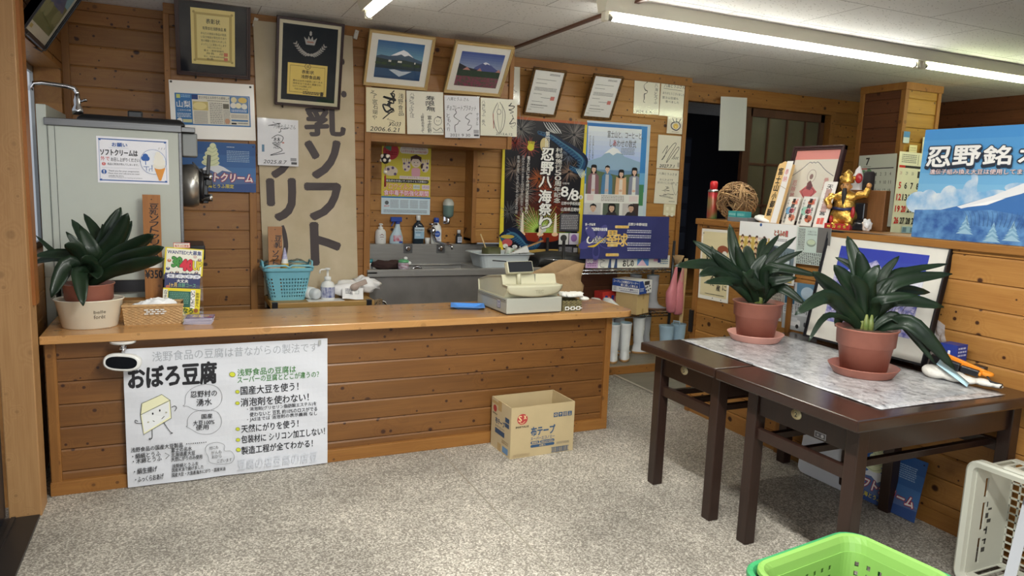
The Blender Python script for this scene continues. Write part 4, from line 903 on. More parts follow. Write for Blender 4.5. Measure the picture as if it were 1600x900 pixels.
for i, (ch, y0, y1, x) in enumerate((('忍', 34, 48, 46), ('野', 50, 65, 46), ('八', 67, 80, 45), ('海', 83, 98, 45), ('祭', 99, 113, 46), ('り', 115, 129, 47))): s.text(ch, x - 1, y0, x + 14, y1, (244, 242, 236), bold=.03, outline=(30, 26, 30), ow=.04, slant=.05)
s.vtext('村制施行50周年記念', 62, 32, 70, 98, (232, 228, 220), bold=.015, outline=(40, 30, 30), ow=.03)
s.vtext('竜王と共に歩み続ける伝説の祭り', 28, 44, 31.5, 112, (240, 238, 230), bold=.01); s.vtext('忍野の水は命の水豊かな自然の恵みに感謝をこめてここに伝える', 22, 44, 25, 128, (214, 210, 206)); s.vtext('竜神の里に花火があがる夏の夜', 16, 44, 19, 112, (214, 210, 206))
s.text('令和7年', 71, 73, 80, 75.5, (240, 236, 230)); s.text('8', 70, 78, 79, 90, (244, 242, 238), bold=.02); s.text('/', 78, 80, 86, 94, (244, 242, 238)); s.text('8', 83, 82, 92, 94, (244, 242, 238), bold=.02); s.ell(95, 90, 2.6, 2.6, (230, 228, 222)); s.text('金', 93.6, 88.4, 96.4, 91.6, BLK)
s.text('忍野中学校校庭', 71, 96, 95, 100, (240, 238, 234), bold=.01); s.text('山梨県忍野村', 71, 103, 95, 107.5, (240, 238, 234), bold=.01)
s.rect(70, 110, 25, 22, (70, 68, 74)); s.dashes(72, 112, 93, 130, 9, (190, 188, 190)); s.rect(70, 134, 12, 14, (236, 234, 228)); s.rect(83, 134, 12, 14, (230, 222, 236)); s.ell(76, 140, 4, 4, (70, 70, 66)); s.ell(89, 140, 4, 4.6, (150, 110, 170)); s.rect(70, 150, 25, 9, (60, 58, 62)); s.dashes(71, 151, 87, 158, 5, (196, 194, 196)); s.rect(89, 152, 5, 5.5, (200, 198, 200))
hung(s, 'festival_poster', 'dark fireworks festival poster with big white vertical characters beside the film poster', 'poster')

# ---- film poster
s = mk([(918, 188), (1017, 195.5), (1008, 345), (910, 345)], P2 - .006, base=(190, 206, 220), t=.001, rough=.35, coat=.1, dh=154)
W, D = s.dw, s.dh; s.rect(0, 3, 95, 5, (44, 116, 190)); s.rect(85, 3, 10, D * .8, (60, 134, 202)); s.rect(85, D * .5, 10, D * .2, (110, 170, 214)); s.rect(85, D * .7, 10, D * .3, (200, 216, 222)); s.rect(86, D * .62, 8, D * .22, (74, 134, 92)); s.rect(0, 4, 2, D * .6, (60, 134, 202))
for i in range(10): s.rect(2, 8 + i * 7.2, 84, 7.4, (int(226 - i * 8), int(232 - i * 6), 236))
s.rect(2, 62, 84, 28, (116, 150, 186)); s.poly([(2, 62), (24, 54), (36, 42), (42, 38), (49, 41), (60, 52), (86, 60), (86, 74), (2, 74)], (150, 180, 206)); s.poly([(28, 49), (36, 42), (42, 38), (49, 41), (56, 48), (48, 47), (42, 51), (36, 47)], (238, 240, 242))
s.poly([(2, 70), (20, 76), (50, 82), (86, 78), (86, 112), (2, 112)], (96, 116, 86)); s.poly([(2, 92), (40, 88), (86, 94), (86, 112), (2, 112)], (110, 112, 84))
s.text('富士山と、コーヒーと、', 32, 13, 88, 24, (62, 60, 66)); s.text('しあわせの数式', 36, 26, 78, 38, (70, 62, 68)); s.text('あ', 41, 27, 46.5, 36, (186, 70, 70)); s.dashes(54, 39, 76, 50, 5, (130, 140, 156)); s.vtext('すべての答えは湧き水の音', 4, 22, 7, 60, (80, 86, 96)); s.vtext('人生は美しい方程式', 9, 22, 11.5, 58, (80, 86, 96))
def person(x, hair, jk, inner, longh, hh=0):
    if longh: s.rrect(x - 4.4, 66.5 - hh, 8.8, 17, 3, hair)
    s.poly([(x - 9, 112), (x - 8, 84), (x - 4, 80 - hh), (x + 4, 80 - hh), (x + 8, 84), (x + 9, 112)], jk); s.poly([(x - 3, 112), (x - 2.5, 82 - hh), (x + 2.5, 82 - hh), (x + 3, 112)], inner)
    s.ell(x, 74 - hh, 3.2, 4.4, (222, 186, 164)); s.poly([(x - 3.8, 74 - hh), (x - 3.6, 69.5 - hh), (x, 67.4 - hh), (x + 3.6, 69.5 - hh), (x + 3.8, 74 - hh), (x + 2.6, 71.5 - hh), (x - 2.2, 71 - hh)], hair); s.rect(x - 1.2, 77.8 - hh, 2.4, 2.8, (216, 178, 156))
    for e in (-1.2, 1.2): s.ell(x + e, 74 - hh, .4, .35, (40, 34, 34), n=8)
    s.curve([(x - 1, 76 - hh), (x, 76.5 - hh), (x + 1, 76 - hh)], .3, (160, 80, 76)); s.ell(x, 106, 2.6, 2, (216, 178, 156))
person(13, (30, 26, 28), (136, 96, 106), (214, 206, 206), True); person(34, (26, 24, 26), (84, 132, 172), (190, 190, 196), False, 1); person(56, (28, 24, 26), (222, 176, 136), (232, 220, 206), True, -6); person(77, (30, 28, 32), (136, 140, 160), (226, 226, 220), True, -2)
s.rect(0, 112, 86, D - 112, (232, 230, 224)); s.dashes(26, 114, 62, 124, 4, (150, 140, 136)); s.rect(4, 113, 10, 9, (226, 206, 206)); s.rect(70, 114, 14, 9, (230, 214, 212))
for x, bg, hr, lg in ((0, (206, 204, 200), (26, 24, 26), 0), (29, (96, 106, 92), (30, 26, 26), 1), (60, (206, 200, 196), (40, 38, 38), 0)):
    s.rect(x, 126, 26, 20, bg); cx = x + 14
    if x == 60: s.rect(x + 16, 126, 10, 20, (70, 56, 54))
    if lg: s.rrect(cx - 6, 126.6, 12, 14, 4, hr)
    s.poly([(cx - 10, 146), (cx - 6, 140), (cx, 138.6), (cx + 6, 140), (cx + 10, 146)], (60, 56, 60) if x else (200, 196, 200))
    s.ell(cx, 134, 4.2, 5.4, (214, 176, 150)); s.poly([(cx - 5, 134), (cx - 4.6, 129), (cx, 126.6), (cx + 4.6, 129), (cx + 5, 134), (cx + 3, 130.6), (cx - 3, 130.2)], hr); s.rect(cx - 1.6, 138, 3.2, 2.4, (204, 166, 142))
    for e in (-1.6, 1.6): s.ell(cx + e, 134, .5, .4, (40, 34, 34), n=8)
    s.curve([(cx - 1.4, 137), (cx, 137.5), (cx + 1.4, 137)], .4, (150, 76, 70))
s.dashes(6, 147.5, 84, 152, 2, (150, 144, 140))
hung(s, 'film_poster', 'pale film poster of four people before a snowy mountain above the navy towel', 'poster')

# ---- hygiene poster in the alcove
s = mk([(596, 222), (673, 226.5), (672, 336), (596, 334)], P3 - .004, base=(222, 206, 74), t=.001, dh=143)
W, D = s.dw, s.dh; G = (206, 224, 232)
s.ell(18, 17, 16, 17, (196, 64, 72)); s.poly([(18, 17), (4, 10), (10, 2), (20, 0)], (90, 150, 120)); s.dashes(8, 18, 30, 26, 2, (150, 40, 50)); s.rrect(36, 6, 58, 14, 6, (240, 236, 226)); s.text('ノロウイルス食中毒の原因食品は', 40, 7.5, 90, 11.5, (120, 50, 60)); s.text('人の手から食品への汚染が8割!!', 38, 13, 92, 18, (190, 60, 70))
for sx, x in ((-1, 50), (1, 88)):
    s.ell(x, 46, 8, 10, (236, 220, 200))
    for k in range(4): s.line([(x - 6 + k * 4, 40), (x - 8 + k * 5, 30)], 3, (236, 220, 200))
    for dx, dy in ((-5, -6), (4, 0), (-3, 6), (5, -8)): s.ell(x + dx, 46 + dy, 2.2, 2.2, (110, 90, 130))
s.rrect(60, 48, 18, 18, 5, (236, 176, 190)); s.ell(69, 36, 10, 11, (240, 222, 202)); s.poly([(58, 37), (58, 26), (69, 21), (80, 26), (80, 37), (74, 30), (62, 30)], (74, 46, 40)); s.ell(81, 44, 2.5, 5, (74, 46, 40)); s.curve([(66, 42), (69, 43.5), (72, 42)], .8, (170, 80, 70))
for e in (65.5, 72.5): s.ell(e, 37, .9, 1.1, BLK)
s.ell(18, 56, 14, 10, (236, 220, 200))
for dx, dy in ((-5, -3), (4, -6), (9, 6)): s.ell(18 + dx, 56 + dy, 2.8, 2.8, (110, 90, 130))
s.rect(36, 65, 62, 6, (240, 232, 226)); s.text('だからこまめな手洗いが大切です！', 38, 66, 96, 70, (190, 60, 80))
s.rrect(6, 72, 90, 7, 3.4, BLK); s.text('衛生的な手洗いでノロウイルス対策を!!', 9, 73.3, 93, 77.8, WHT, bold=.01)
s.text('ノロウイルス', 5, 81, 62, 92, (232, 226, 150), bold=.02, outline=(206, 56, 110), ow=.05, slant=.1); s.rect(64, 82, 14, 9, (206, 216, 206)); s.rect(82, 82, 16, 9, (226, 210, 220)); s.text('11月15日', 65, 84, 77, 89, (90, 60, 90)); s.text('2月25日', 83, 84, 97, 89, (120, 60, 110))
s.text('食中毒予防強化期間', 5, 94, 96, 105, (240, 224, 226), bold=.02, outline=(206, 50, 104), ow=.06)
s.rect(0, 107, W, 3, (40, 120, 180)); s.rect(0, 110, W, D - 110, G); s.ell(11, 120, 4, 4, (90, 96, 100)); s.text('HACCP', 6, 125, 16, 128, (190, 60, 60), bold=.02)
for x in (18, 38, 58, 78): s.dashes(x, 114, x + 17, 131, 8, (140, 150, 160))
s.dashes(5, 134, 94, 141, 3, (120, 130, 140))
hung(s, 'hygiene_poster', 'yellow hand-washing poster pinned inside the sink alcove', 'poster')
# ================================================================== behind the counter, left
STEEL = mat('brushed_steel', (112, 112, 112), .38, .8, var=.08, scale=5, stretch=(1, 1, 30))
CHROME = mat('chrome', (200, 200, 204), .12, 1)
BLACKP = mat('black_plastic', (26, 26, 30), .35)
GREYP = mat('machine_grey', (184, 188, 177), .42, var=.03, scale=3)
WHITEP = mat('white_plastic', (232, 232, 228), .35)
mx0, mx1, my0, my1, mz = -.557, .006, 4.05, 4.72, 1.60
t = thing('soft_serve_machine', 'tall grey soft-serve machine behind the left end of the counter', 'ice cream machine', (0, 0, 0))
b = MB(); b.box(mx0, mx1, my0, my1, .86, mz); b.box(mx0 + .02, mx1 - .02, my0 + .03, my1, .05, .86); b.build('body', GREYP, t, bevel=.004)
b = MB(); b.box(mx0 + .03, mx0 + .032, my0 - .0012, my0, .86, mz - .002); b.box(mx0 + .002, mx0 + .004, my0 - .0012, my0, .86, mz - .002); b.build('panel_seam', mat('seam_dark', (70, 74, 70), .6), t)
b = MB(); b.box(mx0 - .01, mx1 + .012, my0 - .012, my1, mz, mz + .035); b.box(mx1, mx1 + .075, my0 + .02, my1 - .1, mz + .005, mz + .03); b.build('steel_top', STEEL, t, bevel=.003)
b = MB(); b.box(mx0 - .041, mx0, my0 + .005, my1, .88, mz + .095); b.box(mx0 - .041, mx0, my0 + .005, my1, .05, .88)
b.build('back_column', GREYP, t, bevel=.004)
b = MB(); b.box(mx1 - .004, mx1 + .012, my0 - .004, my1, .80, mz); b.build('front_panel', STEEL, t, bevel=.003)
b = MB(); b.box(mx1 + .012, mx1 + .085, my0 + .06, my0 + .30, 1.485, mz + .003); b.build('control_box', mat('steel_light', (130, 132, 130), .5, .5), t, bevel=.006)
b = MB(); yc = my0 + .20; X = T(mx1 + .01, yc, 1.335) @ Ry(PI / 2)
b.lathe([(.11, 0), (.115, .05), (.105, .075), (.10, .08)], 28, 0, X); b.build('freezer_barrel', mat('barrel_steel', (176, 172, 166), .3, .85), t)
b = MB(); b.lathe([(.092, .08), (.095, .10), (.085, .104)], 24, 0, X); b.box(mx1 + .105, mx1 + .135, yc - .035, yc + .035, 1.245, 1.42)
nz = b.build('nozzle_head', BLACKP, t, bevel=.004)
for z in (1.385, 1.275): b = MB(); b.lathe([(.018, 0), (.018, .035), (.02, .036), (.02, .055)], 14, 0, T(mx1 + .10, my0 + .15, z) @ Ry(PI / 2)); b.build('clamp_knob', CHROME, nz)
b = MB(); b.bar((mx1 + .13, yc - .05, 1.34), (mx1 + .142, yc - .05, 1.50), .02, .018); b.bar((mx1 + .06, yc - .05, 1.46), (mx1 + .12, yc - .05, 1.39), .01, .008); b.box(mx1 + .125, mx1 + .155, yc - .06, yc - .02, 1.34, 1.37)
b.build('draw_lever', BLACKP, nz, bevel=.003)
b = MB(); p = onY(305, 380, my0 + .1); b.box(mx1 + .012, mx1 + .11, my0 + .04, my0 + .34, .955, 1.03); b.build('drip_tray', BLACKP, t, bevel=.006)
b = MB(); b.box(mx0 + .03, mx1 - .02, my0 + .002, my0 + .03, .80, .86); b.build('base_gap', BLACKP, t)
# notice taped on the machine
s = mk([(150, 212), (262, 218.5), (265, 288.5), (153, 285)], my0 - .002, base=mat('notice_paper', (232, 230, 234), .35, bump=.15, scale=18, coat=.2), t=.0008)
notice(s); hung(s, 'notice', 'white notice with cone drawing taped to the side of the soft-serve machine', 'notice')
# tap behind the machine top, black lid
t = thing('tap', 'chrome swivel tap standing behind the black lid on the soft-serve machine', 'tap', onY(122, 180, my0 + .40))
b = MB(); b.lathe([(.026, 0), (.026, .03), (.016, .05), (.018, .075), (.013, .09), (.012, .11)], 16); tb = b.build('tap_body', CHROME, t)
b = MB(); b.tube([(0, 0, .085), (0, 0, .115), (-.012, 0, .135), (-.05, -.01, .142), (-.15, -.03, .148), (-.185, -.035, .142), (-.198, -.036, .12), (-.198, -.036, .105)], .0115, 12); b.build('spout', CHROME, t)
b = MB(); b.tube([(.012, 0, .07), (.035, -.005, .078)], .006, 8); b.ell((.036, -.005, .079), (.011, .011, .008)); b.build('tap_handle', CHROME, tb)
t = thing('hopper_lid', 'black lid with a square knob on the soft-serve machine top', 'lid', (-.205, my0 + .31, mz + .035))
b = MB(); b.loft([[(x * k, y * k2, z) for x, y in ((-.24, -.22), (.24, -.22), (.24, .22), (-.24, .22))] for k, k2, z in ((1, 1, 0), (1, 1, .014), (.92, .92, .032), (.86, .84, .036))], smooth=False); hl = b.build('lid', BLACKP, t, bevel=.006)
b = MB(); b.box(-.03, .04, -.03, .03, .034, .078); b.build('lid_knob', BLACKP, hl, bevel=.008)

# ---- things on the counter, left end
t = thing('planter_basin', 'oval cream tin basin with small dark lettering on the left end of the counter', 'planter', (-.372, 3.625, CT))
b = MB(); b.lathe([(.104, 0), (.108, .004), (.132, .118), (.137, .122), (.139, .126), (.134, .127), (.129, .12), (.104, .008), (0, .008)], 40, cap1=False, sx=1.0, sy=.8)
b.build('basin', mat('cream_enamel', (226, 218, 198), .3, coat=.3), t)
def wrap_text(par, txt, rad, sy, ang, z0, z1, wid, m, name='lettering'):
    vs, fs, a0, a1, b0, b1 = glyphs(txt, .0); out = []
    for x, y in vs:
        a = ang + ((x - a0) / (a1 - a0) - .5) * wid / rad(0); z = z0 + (y - b0) / (b1 - b0) * (z1 - z0); r = rad(z) + .0012
        out.append((r * math.cos(a), r * math.sin(a) * sy, z))
    q = MB(); q.add(out, fs); return q.build(name, m, par)
rb = lambda z: .108 + (.132 - .108) * z / .118
wrap_text(t, 'belle', rb, .8, -1.18, .070, .084, .042, ink((90, 78, 62))); wrap_text(t, 'forêt', rb, .8, -1.18, .047, .064, .042, ink((90, 78, 62)))

LEAF = mat('clivia_leaf', (22, 37, 25), .42, spec=.3, rgb2=(31, 50, 31), scale=9, var=.12, coat=.06)
TERRA = mat('terracotta_plastic', (152, 94, 78), .45, var=.05, scale=20)
SOIL = mat('soil', (60, 44, 34), .9, rgb2=(100, 76, 56), scale=90, bump=.8)
STALK = mat('leaf_base', (132, 134, 78), .5, rgb2=(92, 112, 52), scale=30)
def leaf(root, pts, w, twist, name='leaf'):
    """strap leaf: spine through pts, folded along the midrib, widest past the middle"""
    P = [Vector(p) for p in pts]; n = 12; sp = []
    for i in range(n + 1):
        tt = i / n * (len(P) - 1); k = min(int(tt), len(P) - 2); u = tt - k
        p0 = P[max(k - 1, 0)]; p1 = P[k]; p2 = P[k + 1]; p3 = P[min(k + 2, len(P) - 1)]
        sp.append(.5 * ((2 * p1) + (p2 - p0) * u + (2 * p0 - 5 * p1 + 4 * p2 - p3) * u * u + (3 * p1 - p0 - 3 * p2 + p3) * u ** 3))
    rings = []; view = (CAM - (root.matrix_world @ P[0] if False else Vector(root.location) + P[0])).normalized()
    for i in range(n + 1):
        tg = (sp[min(i + 1, n)] - sp[max(i - 1, 0)]).normalized(); a = i / n
        nat = tg.cross(Vector((0, 0, 1)))
        if nat.length < .1: nat = Vector((1, 0, 0))
        nat.normalize(); fc = tg.cross(view)
        if fc.length < .1: fc = nat
        fc.normalize()
        if fc.dot(nat) < 0: nat = -nat
        sd = (fc * twist + nat * (1 - twist)); sd = (sd - tg * sd.dot(tg)).normalized(); nr = sd.cross(tg).normalized()
        if nr.z < 0: nr = -nr
        wd = w * (.42 + .58 * math.sin(min(1, a / .62) * PI / 2)) * (1 if a < .62 else max(.03, 1 - ((a - .62) / .38) ** 1.9) ** .8) / 2
        wd *= 1.12; rings.append([sp[i] + sd * wd + nr * wd * .32, sp[i] + sd * wd * .5 + nr * wd * .15, sp[i], sp[i] - sd * wd * .5 + nr * wd * .15, sp[i] - sd * wd + nr * wd * .32])
    b = MB(); b.loft(rings, 0, closed=False); return b.build(name, LEAF, root, solid=.0016)
def clivia(label, base, pr, specs, seed, h=.185, rt=.114, rbm=.086, wk=1.0):
    """potted clivia; specs = photo points (mid, tip), width, depth shift of mid and tip towards the viewer"""
    t = thing('potted_clivia', label, 'potted plant', base)
    b = MB(); b.lathe([(rbm, 0), (rbm + (rt - rbm) * .58, h * .60), (rt * .97, h * .63), (rt * .995, h * .95), (rt * 1.05, h * .975), (rt * 1.06, h), (rt * .99, h), (rt * .95, h * .9), (0, h * .88)], 36, cap1=False); b.build('pot', TERRA, t)
    b = MB(); b.lathe([(rt * .95, h * .90), (rt * .5, h * .95), (.0, h * .97)], 24, cap0=False, cap1=False); b.build('soil', SOIL, t)
    c = Vector(base) + Vector((0, 0, h * .92)); dep = depth(c); r = random.Random(seed)
    b = MB()
    for k in range(7): a = k * .9; b.tube([(.016 * math.cos(a), .016 * math.sin(a), h * .9), (.022 * math.cos(a), .018 * math.sin(a), h + .02), (.024 * math.cos(a), .02 * math.sin(a), h + .055)], [.015, .012, .004], 8)
    b.build('stem', STALK, t)
    for i, (mid, tip, w, dm, dt, tw) in enumerate(specs):
        a = r.random() * 6.28; p0 = c + Vector((math.cos(a) * .018, math.sin(a) * .018, -.005))
        m = at(*mid, dep - dm); q = at(*tip, dep - dt)
        m0 = p0.lerp(m, .5) + Vector((0, 0, .015 + .02 * r.random()))
        leaf(t, [p0 - Vector(base), m0 - Vector(base), m - Vector(base), q - Vector(base)], w * wk, tw)
    return t
# left plant stands in the basin
clivia('clivia with dark arching leaves standing in the cream basin', (-.372, 3.625, CT + .0085), 0, [
    ((170, 362), (189, 324), .048, .0, -.02, .95), ((180, 372), (200, 333), .056, .03, .06, .95), ((155, 375), (131, 334), .04, -.03, -.06, .9), ((140, 385), (112, 343), .044, .0, -.03, .9), ((145, 395), (124, 353), .052, .04, .05, .9),
    ((130, 395), (103, 362), .034, .06, .10, .8), ((118, 390), (101, 382), .05, .10, .14, .6), ((140, 412), (128, 402), .05, .10, .16, .9), ((210, 385), (240, 366), .05, .03, .05, .7), ((215, 400), (256, 386), .05, .06, .08, .75), ((210, 415), (257, 404), .046, .08, .10, .8),
    ((100, 398), (54, 400), .04, .05, .10, .6), ((92, 404), (48, 412), .036, .0, .04, .5), ((105, 415), (80, 465), .056, .10, .16, .8), ((125, 430), (130, 478), .05, .12, .17, .85), ((90, 400), (56, 368), .022, -.05, -.08, .4), ((150, 425), (152, 436), .045, .10, .15, .9), ((165, 395), (160, 350), .04, -.05, -.09, .8), ((190, 375), (206, 345), .036, -.05, -.06, .8)], 3, h=.185, rt=.098, rbm=.078, wk=1.2)
# tissue basket
t = thing('tissue_basket', 'woven straw basket with white tissues on the counter beside the cream basin', 'basket', (-.121, 3.66, CT))
def weave(b, hw, hd, h, taper, nu, nv, amp, mi=0):
    per = 2 * (hw + hd) * 2; pts = []; m = nu
    for i in range(m):
        q = i / m * per; k = 0
        L = [2 * hw, 2 * hd, 2 * hw, 2 * hd]; acc = 0
        for k in range(4):
            if q < acc + L[k] or k == 3: break
            acc += L[k]
        e = (q - acc) / L[k]; x, y, nx, ny = ((-hw + 2 * hw * e, -hd, 0, -1), (hw, -hd + 2 * hd * e, 1, 0), (hw - 2 * hw * e, hd, 0, 1), (-hw, hd - 2 * hd * e, -1, 0))[k]; pts.append((x, y, nx, ny))
    rings = []
    for j in range(nv + 1):
        z = h * j / nv; g = 1 - taper * (1 - j / nv); ring = []
        for i, (x, y, nx, ny) in enumerate(pts):
            o = amp * (1 if ((i // 2) + (j // 2)) % 2 else -1) * (.5 + .5 * abs(math.sin(j * PI / 2 + PI / 4))); ring.append((x * g + nx * o, y * g + ny * o, z))
        rings.append(ring)
    b.loft(rings, mi, True, True, False, False)
STRAW = mat('straw', (186, 150, 104), .7, var=.12, scale=60)
b = MB(); weave(b, .124, .062, .088, .06, 120, 28, .0016)
for k in range(2): b.tube([(-.125, -.063, .086 + .004 * k), (.125, -.063, .086 + .004 * k), (.125, .063, .086 + .004 * k), (-.125, .063, .086 + .004 * k)], .004, 6, closed=True)
b.build('basket', STRAW, t)
b = MB()
for r_, xo in ((0, 0), (1, .008), (2, 0)):
    for k in range(4): x = -.036 + k * .022 + xo; b.box(x, x + .016, -.068, -.0645, .048 + r_ * .009, .053 + r_ * .009)
b.build('white_weave', WHITEP, t)
b = MB(); r = random.Random(5)
rings = []
for j in range(6):
    k = j / 5; rings.append([((.095 - .055 * k) * math.cos(a) * (1 + .15 * math.sin(3 * a + k * 3)) - .0 + .03 * k, (.045 - .02 * k) * math.sin(a), .07 + .055 * k - .02 * k * k + .008 * math.sin(5 * a + j)) for a in [2 * PI * i / 28 for i in range(28)]])
b.loft(rings); b.build('tissue', mat('tissue_paper', (240, 240, 240), .8, sub=.2), t)
# flyer rack: small stand with printed flyers in three tiers (each flyer a thing on its own)
t = thing('flyer_stand', 'small clear stepped stand holding cartoon flyers on the counter', 'stand', (.02, 3.86, CT))
b = MB(); b.box(-.075, .075, -.05, .05, 0, .004); b.box(-.075, .075, -.052, -.048, 0, .03); b.box(-.075, .075, -.014, -.010, .0, .14); b.box(-.075, .075, .046, .05, 0, .26); b.build('stand', glassmat('acrylic', (.97, .97, .97), .12), t)
def flyer(c, Y, lean, label, art, base, dh=74):
    M, w, h = sheet_y(c, Y); M = M @ Rx(-lean); s = Sheet(w, h, base, t=.002, dh=dh); s.M = M; s.inv = M.inverted(); art(s); return hung(s, 'flyer', label, 'flyer', 'flyers in the stand on the counter')
def art(s):
    W, D = s.dw, s.dh; s.rect(4, 3, W - 8, D - 6, (238, 236, 220)); s.text('WANTED!大募集', 6, 6, 94, 18, (50, 60, 120), bold=.02)
    s.text('30', 20, 26, 44, 52, (76, 150, 70), bold=.05, outline=(30, 60, 30), ow=.03); s.text('40', 42, 32, 74, 60, (214, 50, 70), bold=.06, outline=(110, 20, 30), ow=.03); s.text('UP', 74, 34, 96, 58, (226, 206, 70), bold=.03, outline=(90, 80, 20), ow=.03)
    for x, y, c in ((12, 36, (196, 120, 90)), (10, 58, (60, 70, 120)), (20, 70, BLK), (34, 68, (90, 80, 70)), (78, 22, (214, 190, 180)), (90, 30, (150, 130, 120)), (84, 66, (120, 110, 120))): s.ell(x, y, 5, 4.4, c); s.ell(x, y - 2, 2, 2, (230, 200, 180))
    s.text('お店もりもり!', 46, 66, 92, 74, BLK, bold=.01)
flyer([(257, 388), (318, 388), (317, 434), (257, 426)], 3.885, .12, 'yellow cartoon flyer reading 30 40 UP, topmost in the stand', art, (228, 210, 60))
def art(s):
    W, D = s.dw, s.dh; s.text('気軽に始める元気', 6, 3, 94, 16, WHT, bold=.02)
    for x in (16, 42, 68, 90): s.ell(x, 9, 11, 6, (230, 232, 238))
    for x, q in ((16, '楽'), (42, '元'), (68, '走'), (90, '歩')): s.text(q, x - 5, 5, x + 5, 13, (70, 70, 110))
    s.text('大丈夫', 34, 19, 66, 29, WHT, bold=.03); s.text('1ヶ月', 14, 30, 34, 44, (226, 196, 110), bold=.02); s.text('体験コース', 38, 30, 88, 44, (110, 170, 140), bold=.01); s.rect(0, 48, W, 14, (226, 170, 120)); s.dashes(4, 50, 96, 60, 3, (240, 226, 206)); s.ell(10, 44, 6, 6, (190, 110, 90))
flyer([(257, 427), (313, 428), (312, 460), (257, 456)], 3.86, .12, 'navy cartoon flyer, middle of the three in the stand', art, (56, 62, 104), 62)
def art(s):
    W, D = s.dw, s.dh; s.rect(14, 8, 60, D * .6, (44, 96, 84)); s.dashes(18, 12, 70, D * .6, 7, (110, 160, 140)); s.rect(74, 4, 12, D * .7, WHT); s.vtext('いっしょに', 75, 6, 85, D * .68, BLK, bold=.02); s.vtext('かんぱい', 2, 6, 11, D * .5, BLK, bold=.02); s.rect(0, 4, 12, D * .45, (240, 238, 220)); s.vtext('カラオケ', 2, 6, 11, D * .45, BLK, bold=.02)
    s.text('すなろ', 40, D * .72, 82, D * .94, (50, 100, 50), bold=.03); s.vtext('歌声喫茶へ', 88, 10, 97, D * .7, (60, 60, 40)); s.ell(90, D * .82, 6, 6, (176, 110, 60))
flyer([(253, 451), (314, 451), (311, 494), (255, 490)], 3.82, .12, 'yellow and green flyer with vertical lettering, lowest in the stand', art, (236, 216, 50))
s = Sheet(.075, .026, (196, 60, 60), t=.002); s.rect(3, 3, 94, s.dh - 6, (236, 226, 206)); s.text('毎月10日開催', 8, s.dh * .4, 92, s.dh - 6, (190, 60, 50), bold=.02); s.dashes(10, 6, 90, s.dh * .34, 1, (60, 90, 160))
s.M = frame_m(onY(271, 387.5, 3.904), (1, 0, 0), (0, .12, 1)); hung(s, 'flyer_topper', 'small red-edged card reading 10 above the yellow flyer', 'card')
# card stack
t = thing('card_stack', 'stack of glossy purple cards on the counter below the flyer stand', 'cards', (.065, 3.60, CT))
b = MB(); r = random.Random(2)
for k in range(9): X = T(.006 * (r.random() - .5) + k * .0012, .006 * (r.random() - .5), k * .0032) @ Rz(-.12 + .12 * (r.random() - .5)); b.box(-.06, .06, -.045, .045, 0, .0024, 0, X)
b.build('cards', mat('card_edge', (196, 190, 206), .4), t)
s = Sheet(.12, .09, (110, 90, 130), t=.001, coat=.5); s.rect(4, 4, 92, 67, (150, 130, 160)); s.text('おしの', 22, 18, 80, 48, (226, 206, 110), bold=.03); s.ell(84, 56, 9, 9, (180, 60, 90)); s.mesh('top_card', T(.0105, 0, .0295) @ Rz(-.12) @ T(-.06, -.045, 0), t)
# camera-like sensor hung under the counter edge
t = thing('sensor_unit', 'white oval device with a black face hanging under the counter above the banner', 'device', (-.237, 3.46, .678))
b = MB(); b.lathe([(.05, -.010), (.052, -.003), (.052, .0)], 28); b.build('base', WHITEP, t)
b = MB(); b.tube([(0, 0, -.008), (0, 0, -.03)], .011, 12); b.tube([(-.014, 0, -.034), (.014, 0, -.034)], .009, 10); b.tube([(0, 0, -.03), (0, -.004, -.06)], .007, 10); b.build('swivel', CHROME, t)
def oval(w, h, n=40): return [(w * (abs(math.cos(a)) ** .7) * (1 if math.cos(a) >= 0 else -1), h * (abs(math.sin(a)) ** .8) * (1 if math.sin(a) >= 0 else -1)) for a in [2 * PI * i / n for i in range(n)]]
Xh = T(-.002, -.012, -.092) @ Ry(.10) @ Rz(-.12) @ Rx(PI / 2 - .1)
b = MB(); b.loft([[(x, y, z) for x, y in oval(w, h)] for w, h, z in ((.055, .022, -.045), (.070, .034, -.03), (.073, .038, 0), (.072, .037, .026), (.066, .032, .032))], X=Xh); b.build('housing', WHITEP, t)
b = MB(); b.loft([[(x, y, z) for x, y in oval(.060, .026)] for z in (.031, .034)], X=Xh); b.build('black_face', mat('gloss_black', (12, 14, 18), .12), t)

# ---- tall wooden menu strips
def strip(px, Y, w, h, lab, txt, art=None, lean=.05, th=.012):
    o = onY(*px, Y); s = Sheet(w, h, wood('cedar_strip', (206, 140, 78), (176, 110, 54), .6, 'Y', knots=.5, plank='X'), t=th); s.M = frame_m(o, (1, 0, 0), (0, lean, 1)); s.inv = s.M.inverted(); W, D = s.dw, s.dh; s.ell(W * .5, D * .045, W * .035, W * .035, BLK)
    for t, x0, y0, x1, y1 in txt: s.vtext(t, W * x0, D * y0, W * x1, D * y1, BLK, bold=.02, slant=.1, jit=3)
    if art: art(s)
    return hung(s, 'menu_board', lab, 'sign')
hh = onY(240, 304, 3.98).z - .778
def art(s): 
    W, D = s.dw, s.dh; s.rrect(W * .02, D * .60, W * .98, D * .10, 8, (232, 228, 220)); s.text('¥350', W * .04, D * .72, W * 1.0, D * .80, BLK, bold=.02)
o = strip((227, 452), 3.965, .079, hh, 'cedar menu board brushed 豆乳ソフトクリーム ¥350 leaning on the machine', [('豆乳ソフトクリーム', .36, .08, .86, .60)], art)
o.location.z = .777
hz = onY(430, 332, 4.56).z - .78
